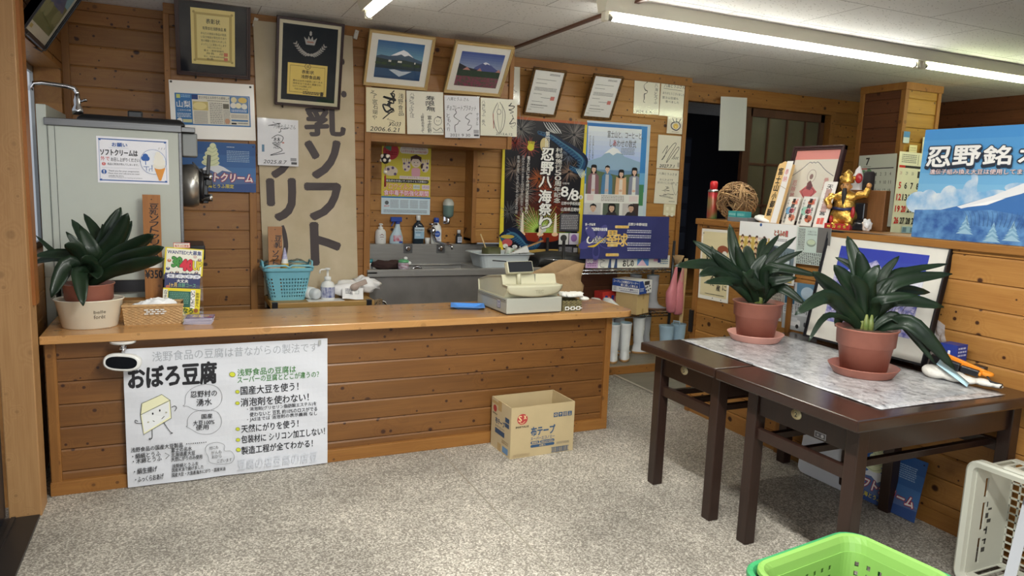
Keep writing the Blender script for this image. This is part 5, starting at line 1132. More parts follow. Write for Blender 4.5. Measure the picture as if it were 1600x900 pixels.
strip((420, 413), 4.58, onY(442, 400, 4.58).x - onY(420, 400, 4.58).x, .40, 'cedar menu board brushed 豆乳ソフトクリーム standing in the light blue basket', [('豆乳', .46, .13, .92, .33), ('ソフトクリーム', .30, .36, .72, .92)], lean=.10).location.z = .70

# ================================================================== rack with the light blue basket
RT = .655
t = thing('side_rack', 'small rack with pale wooden shelf and dark posts before the cloth banner', 'rack', (.80, 4.56, 0))
b = MB(); b.box(-.325, .30, -.13, .20, RT - .035, RT); b.build('shelf', wood('pale_shelf', (222, 182, 126), (200, 156, 100), .4, 'X', knots=0), t, bevel=.006)
for x in (-.30, .265):
    for y in (-.125, .185): b = MB(); b.tube([(x, y, 0), (x, y, RT - .034)], .012, 10); b.box(x - .016, x + .016, y - .016, y + .016, RT - .04, RT + .004); b.build('post', BLACKP, t)
b = MB(); b.box(-.30, .27, -.12, .19, .28, .30); b.build('lower_shelf', STEEL, t)
def shell(b, levels, nu, holes=None, mi=0, floor=True):
    """basket wall: rounded-rectangle rings, cells left out where holes(i, j) says so"""
    n = nu; rings = []
    for z, hw, hd, r in levels:
        seg = [(2 * (hw - r), 0), (PI * r / 2, 1), (2 * (hd - r), 2), (PI * r / 2, 3), (2 * (hw - r), 4), (PI * r / 2, 5), (2 * (hd - r), 6), (PI * r / 2, 7)]; per = sum(q for q, _ in seg); ring = []
        for i in range(n):
            d = i / n * per; k = 0
            while k < 7 and d > seg[k][0]: d -= seg[k][0]; k += 1
            e = d / r if r else 0; f = d
            if k == 0: p = (-hw + r + f, -hd)
            elif k == 1: p = (hw - r + r * math.sin(e), -hd + r - r * math.cos(e))
            elif k == 2: p = (hw, -hd + r + f)
            elif k == 3: p = (hw - r + r * math.cos(e), hd - r + r * math.sin(e))
            elif k == 4: p = (hw - r - f, hd)
            elif k == 5: p = (-hw + r - r * math.sin(e), hd - r + r * math.cos(e))
            elif k == 6: p = (-hw, hd - r - f)
            else: p = (-hw + r - r * math.cos(e), -hd + r - r * math.sin(e))
            ring.append((p[0], p[1], z))
        rings.append(ring)
    vs = [p for q in rings for p in q]; fs = []
    for j in range(len(rings) - 1):
        for i in range(n):
            if holes and holes(i, j): continue
            a = j * n + i; c = j * n + (i + 1) % n; fs.append((a, c, c + n, a + n))
    if floor: fs.append(tuple(range(n))[::-1])
    b.add(vs, fs, mi)
LB = mat('light_blue_plastic', (126, 190, 206), .4)
t = thing('plastic_basket', 'light blue perforated basket of wrapped goods on the small rack', 'basket', (.59, 4.60, RT))
hz_ = [0, .012] + [.022 + k * .0105 for k in range(13)] + [.165, .19]
lv = [(z, .100 + .035 * z / .19, .075 + .03 * z / .19, .03) for z in hz_]
b = MB(); shell(b, lv, 96, lambda i, j: 1 < j < 14 and j % 2 == 0 and i % 2 == 1 and (3 < i % 28 < 25)); b.build('basket', LB, t, solid=.003)
b = MB(); shell(b, [(.178, .137, .105, .035), (.184, .148, .116, .04), (.196, .150, .118, .04), (.2, .146, .114, .04), (.2, .135, .104, .035)], 64, floor=False); b.build('rim', LB, t, solid=.003)
for y in (-.112, .112): b = MB(); b.tube([(-.146, y, .205), (-.12, y, .215), (-.02, y * 1.03, .218), (.0, y * 1.05, .206), (.02, y * 1.03, .218), (.12, y, .215), (.146, y, .205)], .0065, 8); b.build('handle', LB, t)
b = MB()
for sx in (-1, 1): b.tube([(sx * .142, -.07, .2), (sx * .146, -.05, .235), (sx * .146, .05, .235), (sx * .142, .07, .2)], .006, 8)
b.build('upright_handle', LB, t)
FILM = glassmat('film', (.98, .98, .97), .12, .2)
for x, y, c, lb in ((.51, 4.59, (226, 176, 140), 'clear-wrapped brown sweet in the light blue basket, left of the green one'), (.655, 4.60, (196, 220, 120), 'clear-wrapped green sweet in the light blue basket')):
    t = thing('wrapped_sweet', lb, 'sweet', (x, y, RT + .17)); b = MB(); b.ell((0, 0, .02), (.05, .04, .026)); b.build('filling', mat('sweet_%d' % c[0], c, .5, rgb2=(230, 220, 190), scale=40, var=.1), t)
    b = MB(); r = random.Random(int(c[1])); b.ell((0, 0, .03), (.07, .055, .045), n=14, m=8); b.v = [(p[0] * (1 + .25 * (r.random() - .5)), p[1] * (1 + .25 * (r.random() - .5)), p[2] * (1 + .35 * (r.random() - .5))) for p in b.v]; b.build('wrapper', FILM, t)
t = thing('party_cone', 'small cone-shaped packet with a yellow band standing in the light blue basket', 'packet', (.575, 4.56, RT + .19)); b = MB(); b.lathe([(.026, 0), (.022, .035)], 16, cap1=False); b.build('band', mat('yellow_card', (226, 180, 60), .5), t); b = MB(); b.lathe([(.022, .035), (.017, .062)], 16, cap0=False, cap1=False); b.build('white_band', WHITEP, t); b = MB(); b.lathe([(.017, .062), (.003, .13)], 16, cap0=False); b.build('cone', mat('lilac_card', (150, 150, 196), .5, rgb2=(210, 206, 226), scale=80), t)
t = thing('pump_bottle', 'white pump bottle with a long nozzle and label on the small rack', 'bottle', (onY(512, 455, 4.52).x, 4.52, RT))
b = MB(); b.lathe([(.040, 0), (.043, .006), (.043, .085), (.036, .105), (.018, .117), (.018, .122)], 24); b.build('bottle', WHITEP, t)
b = MB(); b.lathe([(.021, .118), (.021, .14), (.010, .146), (.007, .147), (.007, .185), (.016, .186), (.016, .196), (.006, .198)], 16); b.tube([(0, 0, .19), (-.04, -.01, .188), (-.048, -.012, .184), (-.052, -.013, .165)], .005, 8); b.build('pump', WHITEP, t)
b = MB(); b.lathe([(.0436, .015), (.0436, .08)], 40, 0, cap0=False, cap1=False); vs = [v for v in b.v]; b.f = [f for f in b.f if all(vs[i][1] < .012 for i in f)]; b.m = [0] * len(b.f); b.s = [True] * len(b.f); b.build('label', mat('label_print', (206, 208, 222), .4, rgb2=(70, 80, 140), scale=70, stretch=(1, 1, .5)), t)
t = thing('spray_can', 'white can lying on its side behind the pump bottle on the small rack', 'can', (onY(478, 450, 4.56).x + .02, 4.56, RT + .0385), rz=.5)
b = MB(); b.lathe([(.034, 0), (.038, .004), (.038, .11), (.033, .118)], 22, 0, T(0, .08, 0) @ Rx(PI / 2)); b.build('can', WHITEP, t); b = MB(); b.lathe([(.033, .118), (.034, .15), (.028, .165), (.012, .168)], 22, 0, T(0, .08, 0) @ Rx(PI / 2), cap0=False); b.build('cap', mat('pale_grey', (206, 210, 212), .4), t)
def crumple(b, c, r, seed, amp=.25, n=18, m=12, mi=0):
    rr = random.Random(seed); i0 = len(b.v); b.ell((0, 0, 0), (1, 1, 1), mi, n, m); ph = [rr.random() * 6 for _ in range(9)]
    for i in range(i0, len(b.v)):
        x, y, z = b.v[i]; k = 1 + amp * (math.sin(5 * x + ph[0] + 3 * y) * .5 + math.sin(7 * y + ph[1] + 4 * z) * .4 + math.sin(9 * z + ph[2] + 6 * x) * .4) + .3 * amp * (rr.random() - .5)
        b.v[i] = (c[0] + x * k * r[0], c[1] + y * k * r[1], max(c[2] + z * k * r[2], c[2] - r[2] * .96))
BAG = mat('white_bag', (236, 234, 232), .4, bump=.3, scale=30, sub=.15)
t = thing('plastic_bag', 'crumpled white plastic bag with a barcode lying on the small rack', 'bag', (onY(540, 440, 4.55).x + .02, 4.55, RT))
b = MB(); crumple(b, (0, .03, .05), (.11, .07, .055), 3); crumple(b, (.12, .05, .075), (.085, .05, .05), 9, .3); b.build('bag', BAG, t)
s = Sheet(.13, .075, (236, 234, 232), t=.0006, warp=lambda u, v: .006 * math.sin(u * 7), nx=10); s.dashes(14, 8, 48, 36, 4, (90, 86, 90)); s.rect(60, 12, 22, 16, (232, 232, 228))
for k in range(9): s.rect(61 + k * 2.3, 12, (1.4, .7, 1.1)[k % 3], 18, BLK)
s.text('さい', 36, 26, 50, 36, (110, 106, 110), bold=.02); s.mesh('printed_flap', frame_m((-.06, -.10, .012), (1, .05, -.04), (.12, .45, .9)), t)
t = thing('paper_sheet', 'white sheet of paper under the pump bottle on the small rack', 'paper', (onY(495, 462, 4.5).x, 4.50, RT)); b = MB(); b.box(-.06, .16, -.06, .04, 0, .002); b.build('sheet', WHITEP, t)
t = thing('spray_trigger', 'taupe spray nozzle head sticking out of the crumpled bag', 'nozzle', (onY(560, 432, 4.50).x, 4.47, RT + .085)); b = MB(); b.bar((-.035, 0, 0), (.045, 0, .03), .022, .03); b.ell((-.03, 0, -.005), (.028, .018, .022)); b.build('nozzle', mat('taupe', (176, 156, 144), .5), t, bevel=.004)
t = thing('bundle_cord', 'brown tied cord bundle hanging at the right end of the small rack', 'cord', (1.125, 4.47, RT - .065)); b = MB(); r = random.Random(8)
for k in range(7): b.tube([(.03 * math.cos(a + k) + .01 * r.random(), .02 * math.sin(a * 2 + k), .04 * math.sin(a) + .02) for a in [2 * PI * i / 14 for i in range(14)]], .005, 6, closed=True)
b.build('cord', mat('brown_cord', (120, 98, 70), .8), t)
t = thing('steel_hose', 'thin bent steel pipe low between the small rack and the sink', 'pipe', (1.17, 4.6, .55)); b = MB(); b.tube([(-.05, 0, .075), (.0, 0, .08), (.04, 0, .06), (.08, 0, .0), (.09, 0, -.55)], .009, 8); b.build('pipe', CHROME, t)

# ================================================================== sink in the alcove
x0, x1, y0, y1 = XA - .02, 2.44, 4.76, P3 - .005; zr = .805
SNK = mat('sink_steel', (156, 154, 150), .38, .55, var=.06, scale=5, stretch=(1, 1, 20))
t = thing('steel_sink', 'stainless steel sink unit with high splashback in the alcove', 'sink', (0, 0, 0))
b = MB(); b.box(x0, x1, y0, y0 + .03, zr - .05, zr); b.box(x0, x1, y1 - .12, y1, zr - .03, zr - .02); b.box(x0, x0 + .07, y0, y1, zr - .03, zr - .012); b.box(1.98, x1, y0 + .03, y1 - .1, zr - .03, zr - .012)
b.build('rim', SNK, t, bevel=.004)
b = MB(); bx0, bx1, by0, by1 = x0 + .07, 1.98, y0 + .03, y1 - .10
b.add([(bx0, by0, zr - .013), (bx1, by0, zr - .013), (bx1, by1, zr - .013), (bx0, by1, zr - .013), (bx0 + .02, by0 + .02, zr - .19), (bx1 - .02, by0 + .02, zr - .19), (bx1 - .02, by1 - .02, zr - .19), (bx0 + .02, by1 - .02, zr - .19)], [(0, 1, 5, 4), (1, 2, 6, 5), (2, 3, 7, 6), (3, 0, 4, 7), (4, 5, 6, 7)]); b.build('basin', SNK, t)
b = MB(); b.box(x0, x1, y1 - .085, y1, zr - .03, .935); b.build('splashback', SNK, t, bevel=.003)
b = MB(); b.box(x0 + .01, x1 - .01, y0 + .02, y0 + .03, .0, zr - .05); b.build('apron', mat('dull_steel', (128, 124, 120), .45, .5, var=.15, scale=6), t)
b = MB(); c = onZ(668, 422, zr - .1); 
b.lathe([(.045, 0), (.045, .008), (.035, .009)], 20, 0, T(1.62, by1 - .012, zr - .075) @ Rx(PI / 2)); b.lathe([(.03, .009), (.03, .012), (.012, .012)], 16, 0, T(1.62, by1 - .012, zr - .075) @ Rx(PI / 2)); b.build('overflow', CHROME, t)
for px in (637.5, 688.5):
    q = onY(px, 388.5, y1 - .087); k = thing('tap_hole_cover', 'square steel cover plate on the sink splashback, %s' % ('left one under the mouthwash' if px < 650 else 'right one under the tap spout'), 'plate', q); b = MB(); b.box(-.034, .034, -.004, .002, -.034, .034); b.build('plate', STEEL, k, bevel=.002); b = MB(); b.lathe([(.022, 0), (.02, .006), (.012, .007)], 18, 0, T(0, -.004, 0) @ Rx(PI / 2)); b.build('cap', CHROME, k)
LZ = .935; LY = y1 - .042
def bx(px): return onY(px, 379, LY).x
t = thing('soap_bottle', 'white round-shouldered pump soap bottle, far left on the sink ledge', 'bottle', (bx(594.5), LY, LZ))
b = MB(); b.lathe([(.037, 0), (.040, .005), (.041, .05), (.038, .09), (.028, .105), (.016, .11)], 22); b.build('bottle', WHITEP, t); b = MB(); b.lathe([(.018, .108), (.018, .125), (.008, .128), (.008, .138), (.014, .14), (.013, .15)], 14); b.tube([(0, 0, .144), (.006, -.028, .143)], .005, 8); b.build('pump', WHITEP, t); b = MB()
for a, z, r_ in ((-PI / 2, .07, .006), (-PI / 2 - .3, .066, .004), (-PI / 2 + .3, .066, .004), (-PI / 2, .035, .003)): b.ell((.041 * math.cos(a), .041 * math.sin(a), z), (r_, .001, r_ * .7))
b.box(-.014, .014, -.0418, -.0408, .05, .054); b.build('label_mark', ink((120, 70, 66)), t)
t = thing('spray_bottle', 'pale blue trigger spray bottle on the sink ledge', 'bottle', (bx(619), LY, LZ))
b = MB(); b.loft([[(xo + w * math.cos(a), d * math.sin(a), z) for a in [2 * PI * i / 20 for i in range(20)]] for z, w, d, xo in ((0, .050, .032, 0), (.008, .053, .034, 0), (.05, .050, .034, 0), (.09, .034, .026, .004), (.125, .020, .018, .008), (.150, .015, .015, .010))]); b.build('bottle', mat('pale_blue_bottle', (190, 212, 224), .35), t)
b = MB(); b.lathe([(.017, .148), (.017, .165)], 14, 0, T(.010, 0, 0)); b.box(-.045, .04, -.014, .014, .165, .20); b.bar((-.02, 0, .165), (-.04, 0, .13), .012, .008); b.build('trigger_head', mat('blue_plastic', (40, 72, 160), .35), t, bevel=.006)
b = MB(); b.box(-.03, .03, -.0355, -.0335, .02, .065); b.build('label', mat('spray_label', (206, 210, 224), .4, rgb2=(196, 70, 90), scale=45), t)
b = MB(); b.box(.012, .042, -.034, .0, .006, .02); b.build('blue_base', mat('blue_plastic', (40, 72, 160), .35), t, bevel=.004)
t = thing('mouthwash_bottle', 'dark flat-shouldered mouthwash bottle with a white cap and pale label on the sink ledge', 'bottle', (bx(653), LY, LZ))
b = MB(); b.loft([[(w * math.cos(a) * (abs(math.cos(a)) ** -.25 if abs(math.cos(a)) > .01 else 1), d * math.sin(a) * (abs(math.sin(a)) ** -.25 if abs(math.sin(a)) > .01 else 1), z) for a in [2 * PI * i / 24 for i in range(24)]] for z, w, d in ((0, .041, .026), (.006, .043, .028), (.13, .043, .028), (.152, .030, .022), (.165, .014, .014), (.18, .013, .013))]); b.build('bottle', mat('dark_liquid', (38, 50, 60), .15), t)
b = MB(); b.lathe([(.017, .176), (.017, .212), (.015, .215)], 18); b.build('cap', WHITEP, t)
s = Sheet(.076, .085, (196, 214, 224), t=.001); s.rect(0, 40, 100, s.dh - 40, (150, 184, 206)); s.text('NONIO', 8, 16, 92, 34, (40, 46, 56), bold=.03); s.dashes(12, 46, 70, 56, 2, (60, 80, 100)); s.dashes(12, 66, 60, 86, 3, (230, 236, 240)); s.mesh('label', frame_m((-.038, -.0325, .04), (1, 0, 0), (0, 0, 1)), t)
t = thing('bleach_bottle', 'white bottle with blue cap and round blue emblem on the sink ledge', 'bottle', (bx(681), LY, LZ))
b = MB(); b.lathe([(.040, 0), (.043, .006), (.043, .10), (.036, .135), (.020, .155), (.018, .165)], 22, sy=.75); b.build('bottle', WHITEP, t); b = MB(); b.lathe([(.021, .163), (.021, .19), (.016, .20)], 16); b.build('cap', mat('blue_plastic', (40, 72, 160), .35), t)
s = Sheet(.056, .09, (226, 228, 232), t=.001); s.ell(50, 60, 40, 44, (46, 84, 170)); s.text('ハイター', 18, 50, 82, 70, WHT, bold=.02); s.dashes(14, 118, 86, 146, 4, (90, 110, 180)); s.mesh('label', frame_m((-.028, -.034, .02), (1, 0, 0), (0, 0, 1)), t)
t = thing('small_bottle', 'small dark bottle with white cap and label, far right on the sink ledge', 'bottle', (bx(716.5), LY, LZ))
b = MB(); b.lathe([(.021, 0), (.023, .004), (.023, .06), (.012, .075), (.011, .082)], 18); b.build('bottle', mat('dark_liquid', (38, 50, 60), .15), t); b = MB(); b.lathe([(.014, .08), (.014, .105), (.012, .108)], 14); b.build('cap', WHITEP, t); s = Sheet(.036, .045, (206, 212, 222), t=.001); s.dashes(10, 16, 90, 100, 5, (90, 100, 130)); s.mesh('label', frame_m((-.018, -.0245, .01), (1, 0, 0), (0, 0, 1)), t)
t = thing('paper_cup', 'small white cup beside the tap on the sink ledge', 'cup', (bx(667), LY - .01, LZ)); b = MB(); b.lathe([(.016, 0), (.021, .045), (.019, .045), (.014, .004)], 18, cap1=False); b.build('cup', WHITEP, t)
q = onY(700, 330, P3 - .05)
t = thing('soap_dispenser', 'wall-mounted push soap dispenser with grey-green liquid beside the hygiene poster', 'dispenser', (q.x, P3 - .055, q.z - .05))
b = MB(); b.lathe([(.018, 0), (.038, .012), (.042, .03), (.043, .095)], 22, cap1=False); b.build('liquid_bulb', mat('green_liquid', (104, 128, 122), .15), t); b = MB(); b.lathe([(.0435, .095), (.043, .115), (.030, .14), (.01, .148)], 22, cap0=False); b.build('clear_dome', mat('dome', (190, 192, 182), .25), t); b = MB(); b.box(-.012, .012, -.005, .055, -.03, .02); b.lathe([(.016, -.045), (.016, -.015), (.009, -.005), (.009, .004)], 14); b.box(-.022, .022, .045, .052, -.05, .03); b.build('bracket', CHROME, t, bevel=.002)
q = onY(675, 375, y1 - .07)
t = thing('wall_tap', 'chrome wall tap with a swan-neck spout over the sink', 'tap', (q.x, y1 - .02, 1.035))
b = MB(); b.lathe([(.026, 0), (.026, .012), (.016, .02), (.016, .06)], 16, 0, T(0, .0, 0) @ Rx(PI / 2)); b.ell((0, -.07, 0), (.022, .022, .03)); b.build('tap_body', CHROME, t)
b = MB(); b.tube([(0, -.07, .02), (0, -.07, .05)], .008, 8); b.tube([(-.032, -.07, .052), (.032, -.07, .052)], .008, 8); b.build('cross_handle', CHROME, t)
b = MB(); b.tube([(0, -.075, -.01), (.005, -.09, -.05), (.012, -.12, -.075), (.035, -.19, -.085), (.06, -.25, -.088), (.075, -.285, -.095), (.08, -.292, -.12)], .0095, 10); b.build('spout', CHROME, t)
# things in and by the sink
t = thing('wash_cloth', 'dark brown cloth lying on the left side of the sink', 'cloth', (1.31, 4.93, zr - .02)); b = MB(); crumple(b, (0, 0, .032), (.10, .07, .034), 6); b.build('cloth', mat('brown_cloth', (62, 42, 38), .9), t)
t = thing('detergent_tub', 'small detergent tub with green lid and coloured label on the sink edge', 'tub', (1.40, 4.83, zr - .012)); b = MB(); b.lathe([(.036, 0), (.038, .004), (.038, .055)], 20); b.build('tub', mat('tub_label', (206, 206, 216), .4, rgb2=(120, 50, 70), scale=30, stretch=(1, 1, 3)), t); b = MB(); b.lathe([(.039, .054), (.036, .066), (.02, .075)], 20); b.build('lid', mat('green_lid', (100, 170, 120), .4), t); b = MB(); b.ell((.012, -.008, .082), (.014, .014, .012)); b.ell((.036, -.02, .05), (.013, .012, .012)); b.build('white_knob', WHITEP, t)
t = thing('cream_jar', 'small white jar with a teal cap at the left end of the sink', 'jar', (1.20, 5.0, zr - .018)); b = MB(); b.lathe([(.026, 0), (.026, .04)], 16); b.build('jar', WHITEP, t); b = MB(); b.lathe([(.027, .04), (.027, .065)], 16); b.build('cap', mat('teal_cap', (60, 140, 150), .4), t)
t = thing('dish_tub', 'pale grey plastic washing-up tub of dishes on the right of the sink', 'tub', (2.19, 4.98, zr - .012)); TUBM = mat('pale_grey_tub', (196, 204, 206), .4)
b = MB(); shell(b, [(0, .17, .115, .03), (.003, .18, .12, .04), (.10, .205, .14, .045), (.104, .215, .15, .05), (.107, .228, .16, .05), (.103, .232, .163, .05)], 56); b.build('tub', TUBM, t, solid=.003)
t = thing('olive_pot', 'olive green round pot standing in the washing-up tub', 'pot', (2.12, 4.98, zr + .005)); b = MB(); b.lathe([(.065, 0), (.072, .01), (.072, .125), (.066, .125), (.064, .02)], 24, cap1=False); b.build('pot', mat('olive_pot', (84, 86, 56), .4), t)
t = thing('chopstick', 'wooden stick leaning out of the olive pot', 'utensil', (2.10, 4.97, zr + .03)); b = MB(); b.tube([(.012, 0, 0), (-.075, .0, .20)], .005, 8); b.build('stick', mat('bamboo', (214, 186, 136), .5), t)
t = thing('patterned_cup', 'white cup with green pattern lying in the washing-up tub', 'cup', (2.26, 4.97, zr + .09)); b = MB(); b.lathe([(.028, -.05), (.036, .04), (.033, .04), (.025, -.045)], 20, 0, Ry(.3) @ Rz(0), cap1=False); b.build('cup', mat('cup_pattern', (232, 230, 222), .3, rgb2=(120, 150, 120), scale=22, detail=1), t)
t = thing('glass_tumbler', 'clear glass tumbler in the washing-up tub', 'glass', (2.345, 5.02, zr + .05)); b = MB(); b.lathe([(.03, 0), (.033, .085)], 20, cap1=False); b.build('glass', glassmat('tumbler', (.92, .93, .93), .2), t)
t = thing('wooden_spatula', 'wooden spatula resting across the washing-up tub rim', 'utensil', (2.33, 4.92, zr + .10)); b = MB(); b.bar((-.06, 0, .0), (.20, .02, .085), .028, .008); b.build('spatula', mat('spatula_wood', (176, 128, 84), .5), t, bevel=.003)
t = thing('folded_carton', 'white folded carton wedge in the washing-up tub beside the tumbler', 'carton', (2.33, 4.90, zr + .09)); b = MB(); b.add([(-.09, 0, 0), (.07, 0, .01), (.05, 0, .06), (-.09, .03, 0), (.07, .03, .01), (.05, .03, .06)], [(0, 1, 2), (5, 4, 3), (0, 3, 4, 1), (1, 4, 5, 2), (2, 5, 3, 0)]); b.build('carton', WHITEP, t)
# hanging charm
q = onY(586, 245, P3 - .16); t = thing('hanging_charm', 'hanging cloth ball charm with a red tassel at the left of the alcove', 'charm', (q.x, P1 + .10, 1.52))
b = MB(); b.tube([(0, 0, .135), (0, 0, -.16)], .0015, 6); b.build('cord', mat('red_thread', (150, 40, 44), .7), t)
b = MB(); b.ell((0, 0, .03), (.030, .030, .036)); b.build('dark_ball', mat('dark_cloth', (40, 34, 34), .8), t)
b = MB()
for a in range(4): an = a * PI / 2 + .3; b.ell((.024 * math.cos(an), .024 * math.sin(an), .045), (.012, .012, .014)); b.ell((.026 * math.cos(an + .8), .026 * math.sin(an + .8), .018), (.012, .012, .012))
b.ell((0, 0, -.06), (.013, .013, .013)); b.build('white_petals', mat('cream_cloth', (226, 214, 196), .8), t)
b = MB(); b.lathe([(.002, -.08), (.006, -.09), (.008, -.16)], 10); b.build('tassel', mat('red_thread', (150, 40, 44), .7), t)

# ---- middle and right of the counter
t = thing('coin_tray', 'bright blue plastic coin tray on the counter left of the cash register', 'tray', (1.447, 3.71, CT), rz=-.35); t.scale = (.8, .8, .75)
b = MB(); b.loft([[(x * sx, y * sy, z) for x, y in ((-1, -1), (1, -1), (1, 1), (-1, 1))] for sx, sy, z in ((.07, .052, 0), (.105, .082, .019), (.118, .094, .020), (.118, .094, .023), (.100, .078, .022), (.066, .048, .004))], cap1=True, smooth=False); b.build('tray', mat('bright_blue', (84, 152, 236), .4), t, bevel=.003)
rw = 3.455
t = thing('cash_register', 'cream cash register with a tilted customer display on the counter', 'cash register', (1.735, rw + .19, CT), rz=.04)
CRM = mat('cream_plastic', (200, 196, 168), .45); GRB = mat('drawer_grey', (176, 176, 164), .45)
b = MB(); b.box(-.175, .165, -.19, .19, .006, .088); b.build('drawer', GRB, t, bevel=.004)
b = MB(); b.box(-.17, .16, -.18, .18, 0, .008); b.build('foot', BLACKP, t)
b = MB()
def prof(x, k): return [(x, y, .088 + (z - .088) * k) for y, z in ((-.15, .088), (-.188, .135), (-.19, .158), (-.135, .160), (-.118, .206), (-.105, .209), (.06, .185), (.188, .150), (.18, .088))]
b.loft([prof(-.168, .93), prof(-.178, .985), prof(-.172, 1), prof(.150, 1), prof(.158, .985), prof(.150, .93)], smooth=False); b.build('casing', CRM, t, bevel=.005, seg=2)
b = MB(); b.box(.022, .0235, -.1325, -.10, .162, .2095); b.build('lid_seam', mat('seam_grey', (150, 148, 136), .6), t)
# curved visor front with embossed maker letters
b = MB(); rings = []
for j in range(7):
    k = 1 - (j / 6) ** 3 * .12; rings.append([(-.007 + .168 * u * k, -.19 - .016 * (1 - u * u) + .012 * (j / 6) ** 2, .158 - .062 * j / 6 * (1 - .28 * u * u)) for u in [i / 10 - 1 for i in range(21)]])
b.loft(rings, closed=False); o = b.build('front_visor', CRM, t, solid=.008)
vs, fs, a0, a1, b0, b1 = glyphs('TEC', .02); q = MB(); q.add([(-.015 + (x - a0) / (a1 - a0) * .05, -.2105, .117 + (y - b0) / (b1 - b0) * .018) for x, y in vs], fs); q.build('embossed_letters', mat('cream_shadow', (176, 170, 142), .5), o)
b = MB(); b.tube([(-.085, -.145, .158), (-.085, -.14, .232)], .012, 14); b.build('display_neck', CRM, t)
Xd = T(-.082, -.14, .248) @ Rz(.1) @ Rx(-.35)
b = MB(); b.box(-.082, .082, -.014, .02, -.031, .034, 0, Xd); db = b.build('display_body', CRM, t, bevel=.006); b = MB(); b.box(-.077, .074, -.017, -.0135, -.026, .030, 0, Xd); b.build('display_screen', mat('smoke_screen', (44, 46, 50), .15), db)
s = Sheet(.11, .006, (60, 62, 64), t=.0004); s.rect(0, 0, 0.1, .1, (60, 62, 64)); 
s = Sheet(.04, .044, (60, 74, 130), t=.001); s.rect(6, 6, 88, s.dh - 12, (214, 214, 220)); s.text('日本', 16, 14, 84, 50, (50, 64, 120), bold=.03); s.dashes(14, 60, 86, 100, 3, (50, 64, 120)); s.mesh('sticker', frame_m((-.1762, -.075, .028), (0, -1, 0), (0, 0, 1)), t)
b = MB(); b.box(-.178, -.175, -.18, .18, .07, .073); b.box(-.178, -.175, -.18, .18, .08, .082); b.build('drawer_seam', mat('seam_grey', (150, 148, 136), .6), t)
b = MB(); b.tube([(.0, .18, .10), (.06, .21, .16), (.02, .23, .24), (-.08, .2, .25)], .004, 6); b.build('cable', BLACKP, t)
t = thing('woven_box', 'small dark woven box with white chain pattern right of the cash register', 'basket', (1.985, 3.535, CT)); b = MB(); weave(b, .062, .055, .062, .03, 80, 16, .0015); b.build('basket', mat('dark_straw', (92, 84, 54), .7, rgb2=(126, 116, 76), scale=50), t)
b = MB()
for k in range(3): x = -.045 + k * .036; b.tube([(x, -.059, .010), (x + .02, -.059, .010), (x + .02, -.059, .026), (x, -.059, .026)], .0035, 6, closed=True); b.box(x + .022, x + .034, -.061, -.057, .0155, .0205)
b.build('white_chain', WHITEP, t)
t = thing('work_gloves', 'white knitted gloves heaped on the small dark woven box', 'gloves', (2.02, 3.56, CT + .066)); b = MB(); r = random.Random(12)
for k in range(16): b.tube([(-.07 + .14 * r.random(), -.04 + .08 * r.random(), .012 + .014 * r.random()) for _ in range(4)], .010, 8)
b.ell((.0, 0, .012), (.075, .045, .012)); b.ell((.075, -.02, -.006), (.03, .03, .012)); b.build('gloves', mat('knit_white', (232, 230, 222), .9, bump=.4, scale=120), t, remesh=.004)
t = thing('paper_sack', 'crumpled brown paper sack standing behind the cash register', 'sack', (2.30, 4.30, 0.0)); b = MB(); r = random.Random(3)
rings = []
for j in range(12):
    z = .42 + .44 * j / 11; k = 1 + .05 * math.sin(j * 1.9); ring = []
    for x, y in oval(.20, .12, 36): ring.append((x * k * (1 + .05 * math.sin(z * 40 + x * 20)) + .012 * (r.random() - .5), y * k + .012 * (r.random() - .5), z + (.03 * math.sin(x * 14) + .02 * x / .2 if j == 11 else 0)))
    rings.append(ring)
rings = [[(x, y, 0.0) for x, y, z in rings[0]]] + rings
b.loft(rings, cap1=False); b.build('sack', mat('sack_paper', (168, 138, 100), .75, var=.10, bump=1.0, scale=11), t, solid=.002)
# ================================================================== wire rack with boots, right of the counter
rx0, rx1, ry0, ry1 = 2.665, 3.70, 4.85, 5.12
t = thing('wire_rack', 'chrome wire shelf rack of boots and boxes under the film poster', 'rack', (0, 0, 0))
for x in (rx0, rx1):
    for y in (ry0, ry1): b = MB(); b.tube([(x, y, .056), (x, y, 1.0)], .0125, 10); b.build('post', mat('dark_post', (70, 70, 72), .35, .7), t)
for zt in (.765, .40):
    b = MB()
    for y in (ry0, ry1): b.tube([(rx0, y, zt), (rx1, y, zt)], .004, 6); b.tube([(rx0, y, zt - .026), (rx1, y, zt - .026)], .004, 6)
    for y in (ry0, ry1):
        n = 44
        b.tube([(rx0 + (rx1 - rx0) * k / n, y, zt - (0 if k % 2 else .026)) for k in range(n + 1)], .0028, 5)
    for k in range(26): x = rx0 + (rx1 - rx0) * (k + .5) / 26; b.tube([(x, ry0, zt + .004), (x, ry1, zt + .004)], .0028, 5)
    for x in (rx0, rx1): b.tube([(x, ry0, zt), (x, ry1, zt)], .004, 6); b.tube([(x, ry0, zt - .026), (x, ry1, zt - .026)], .004, 6)
    b.build('wire_shelf', CHROME, t)
TW = Y5 = ry0 - .02
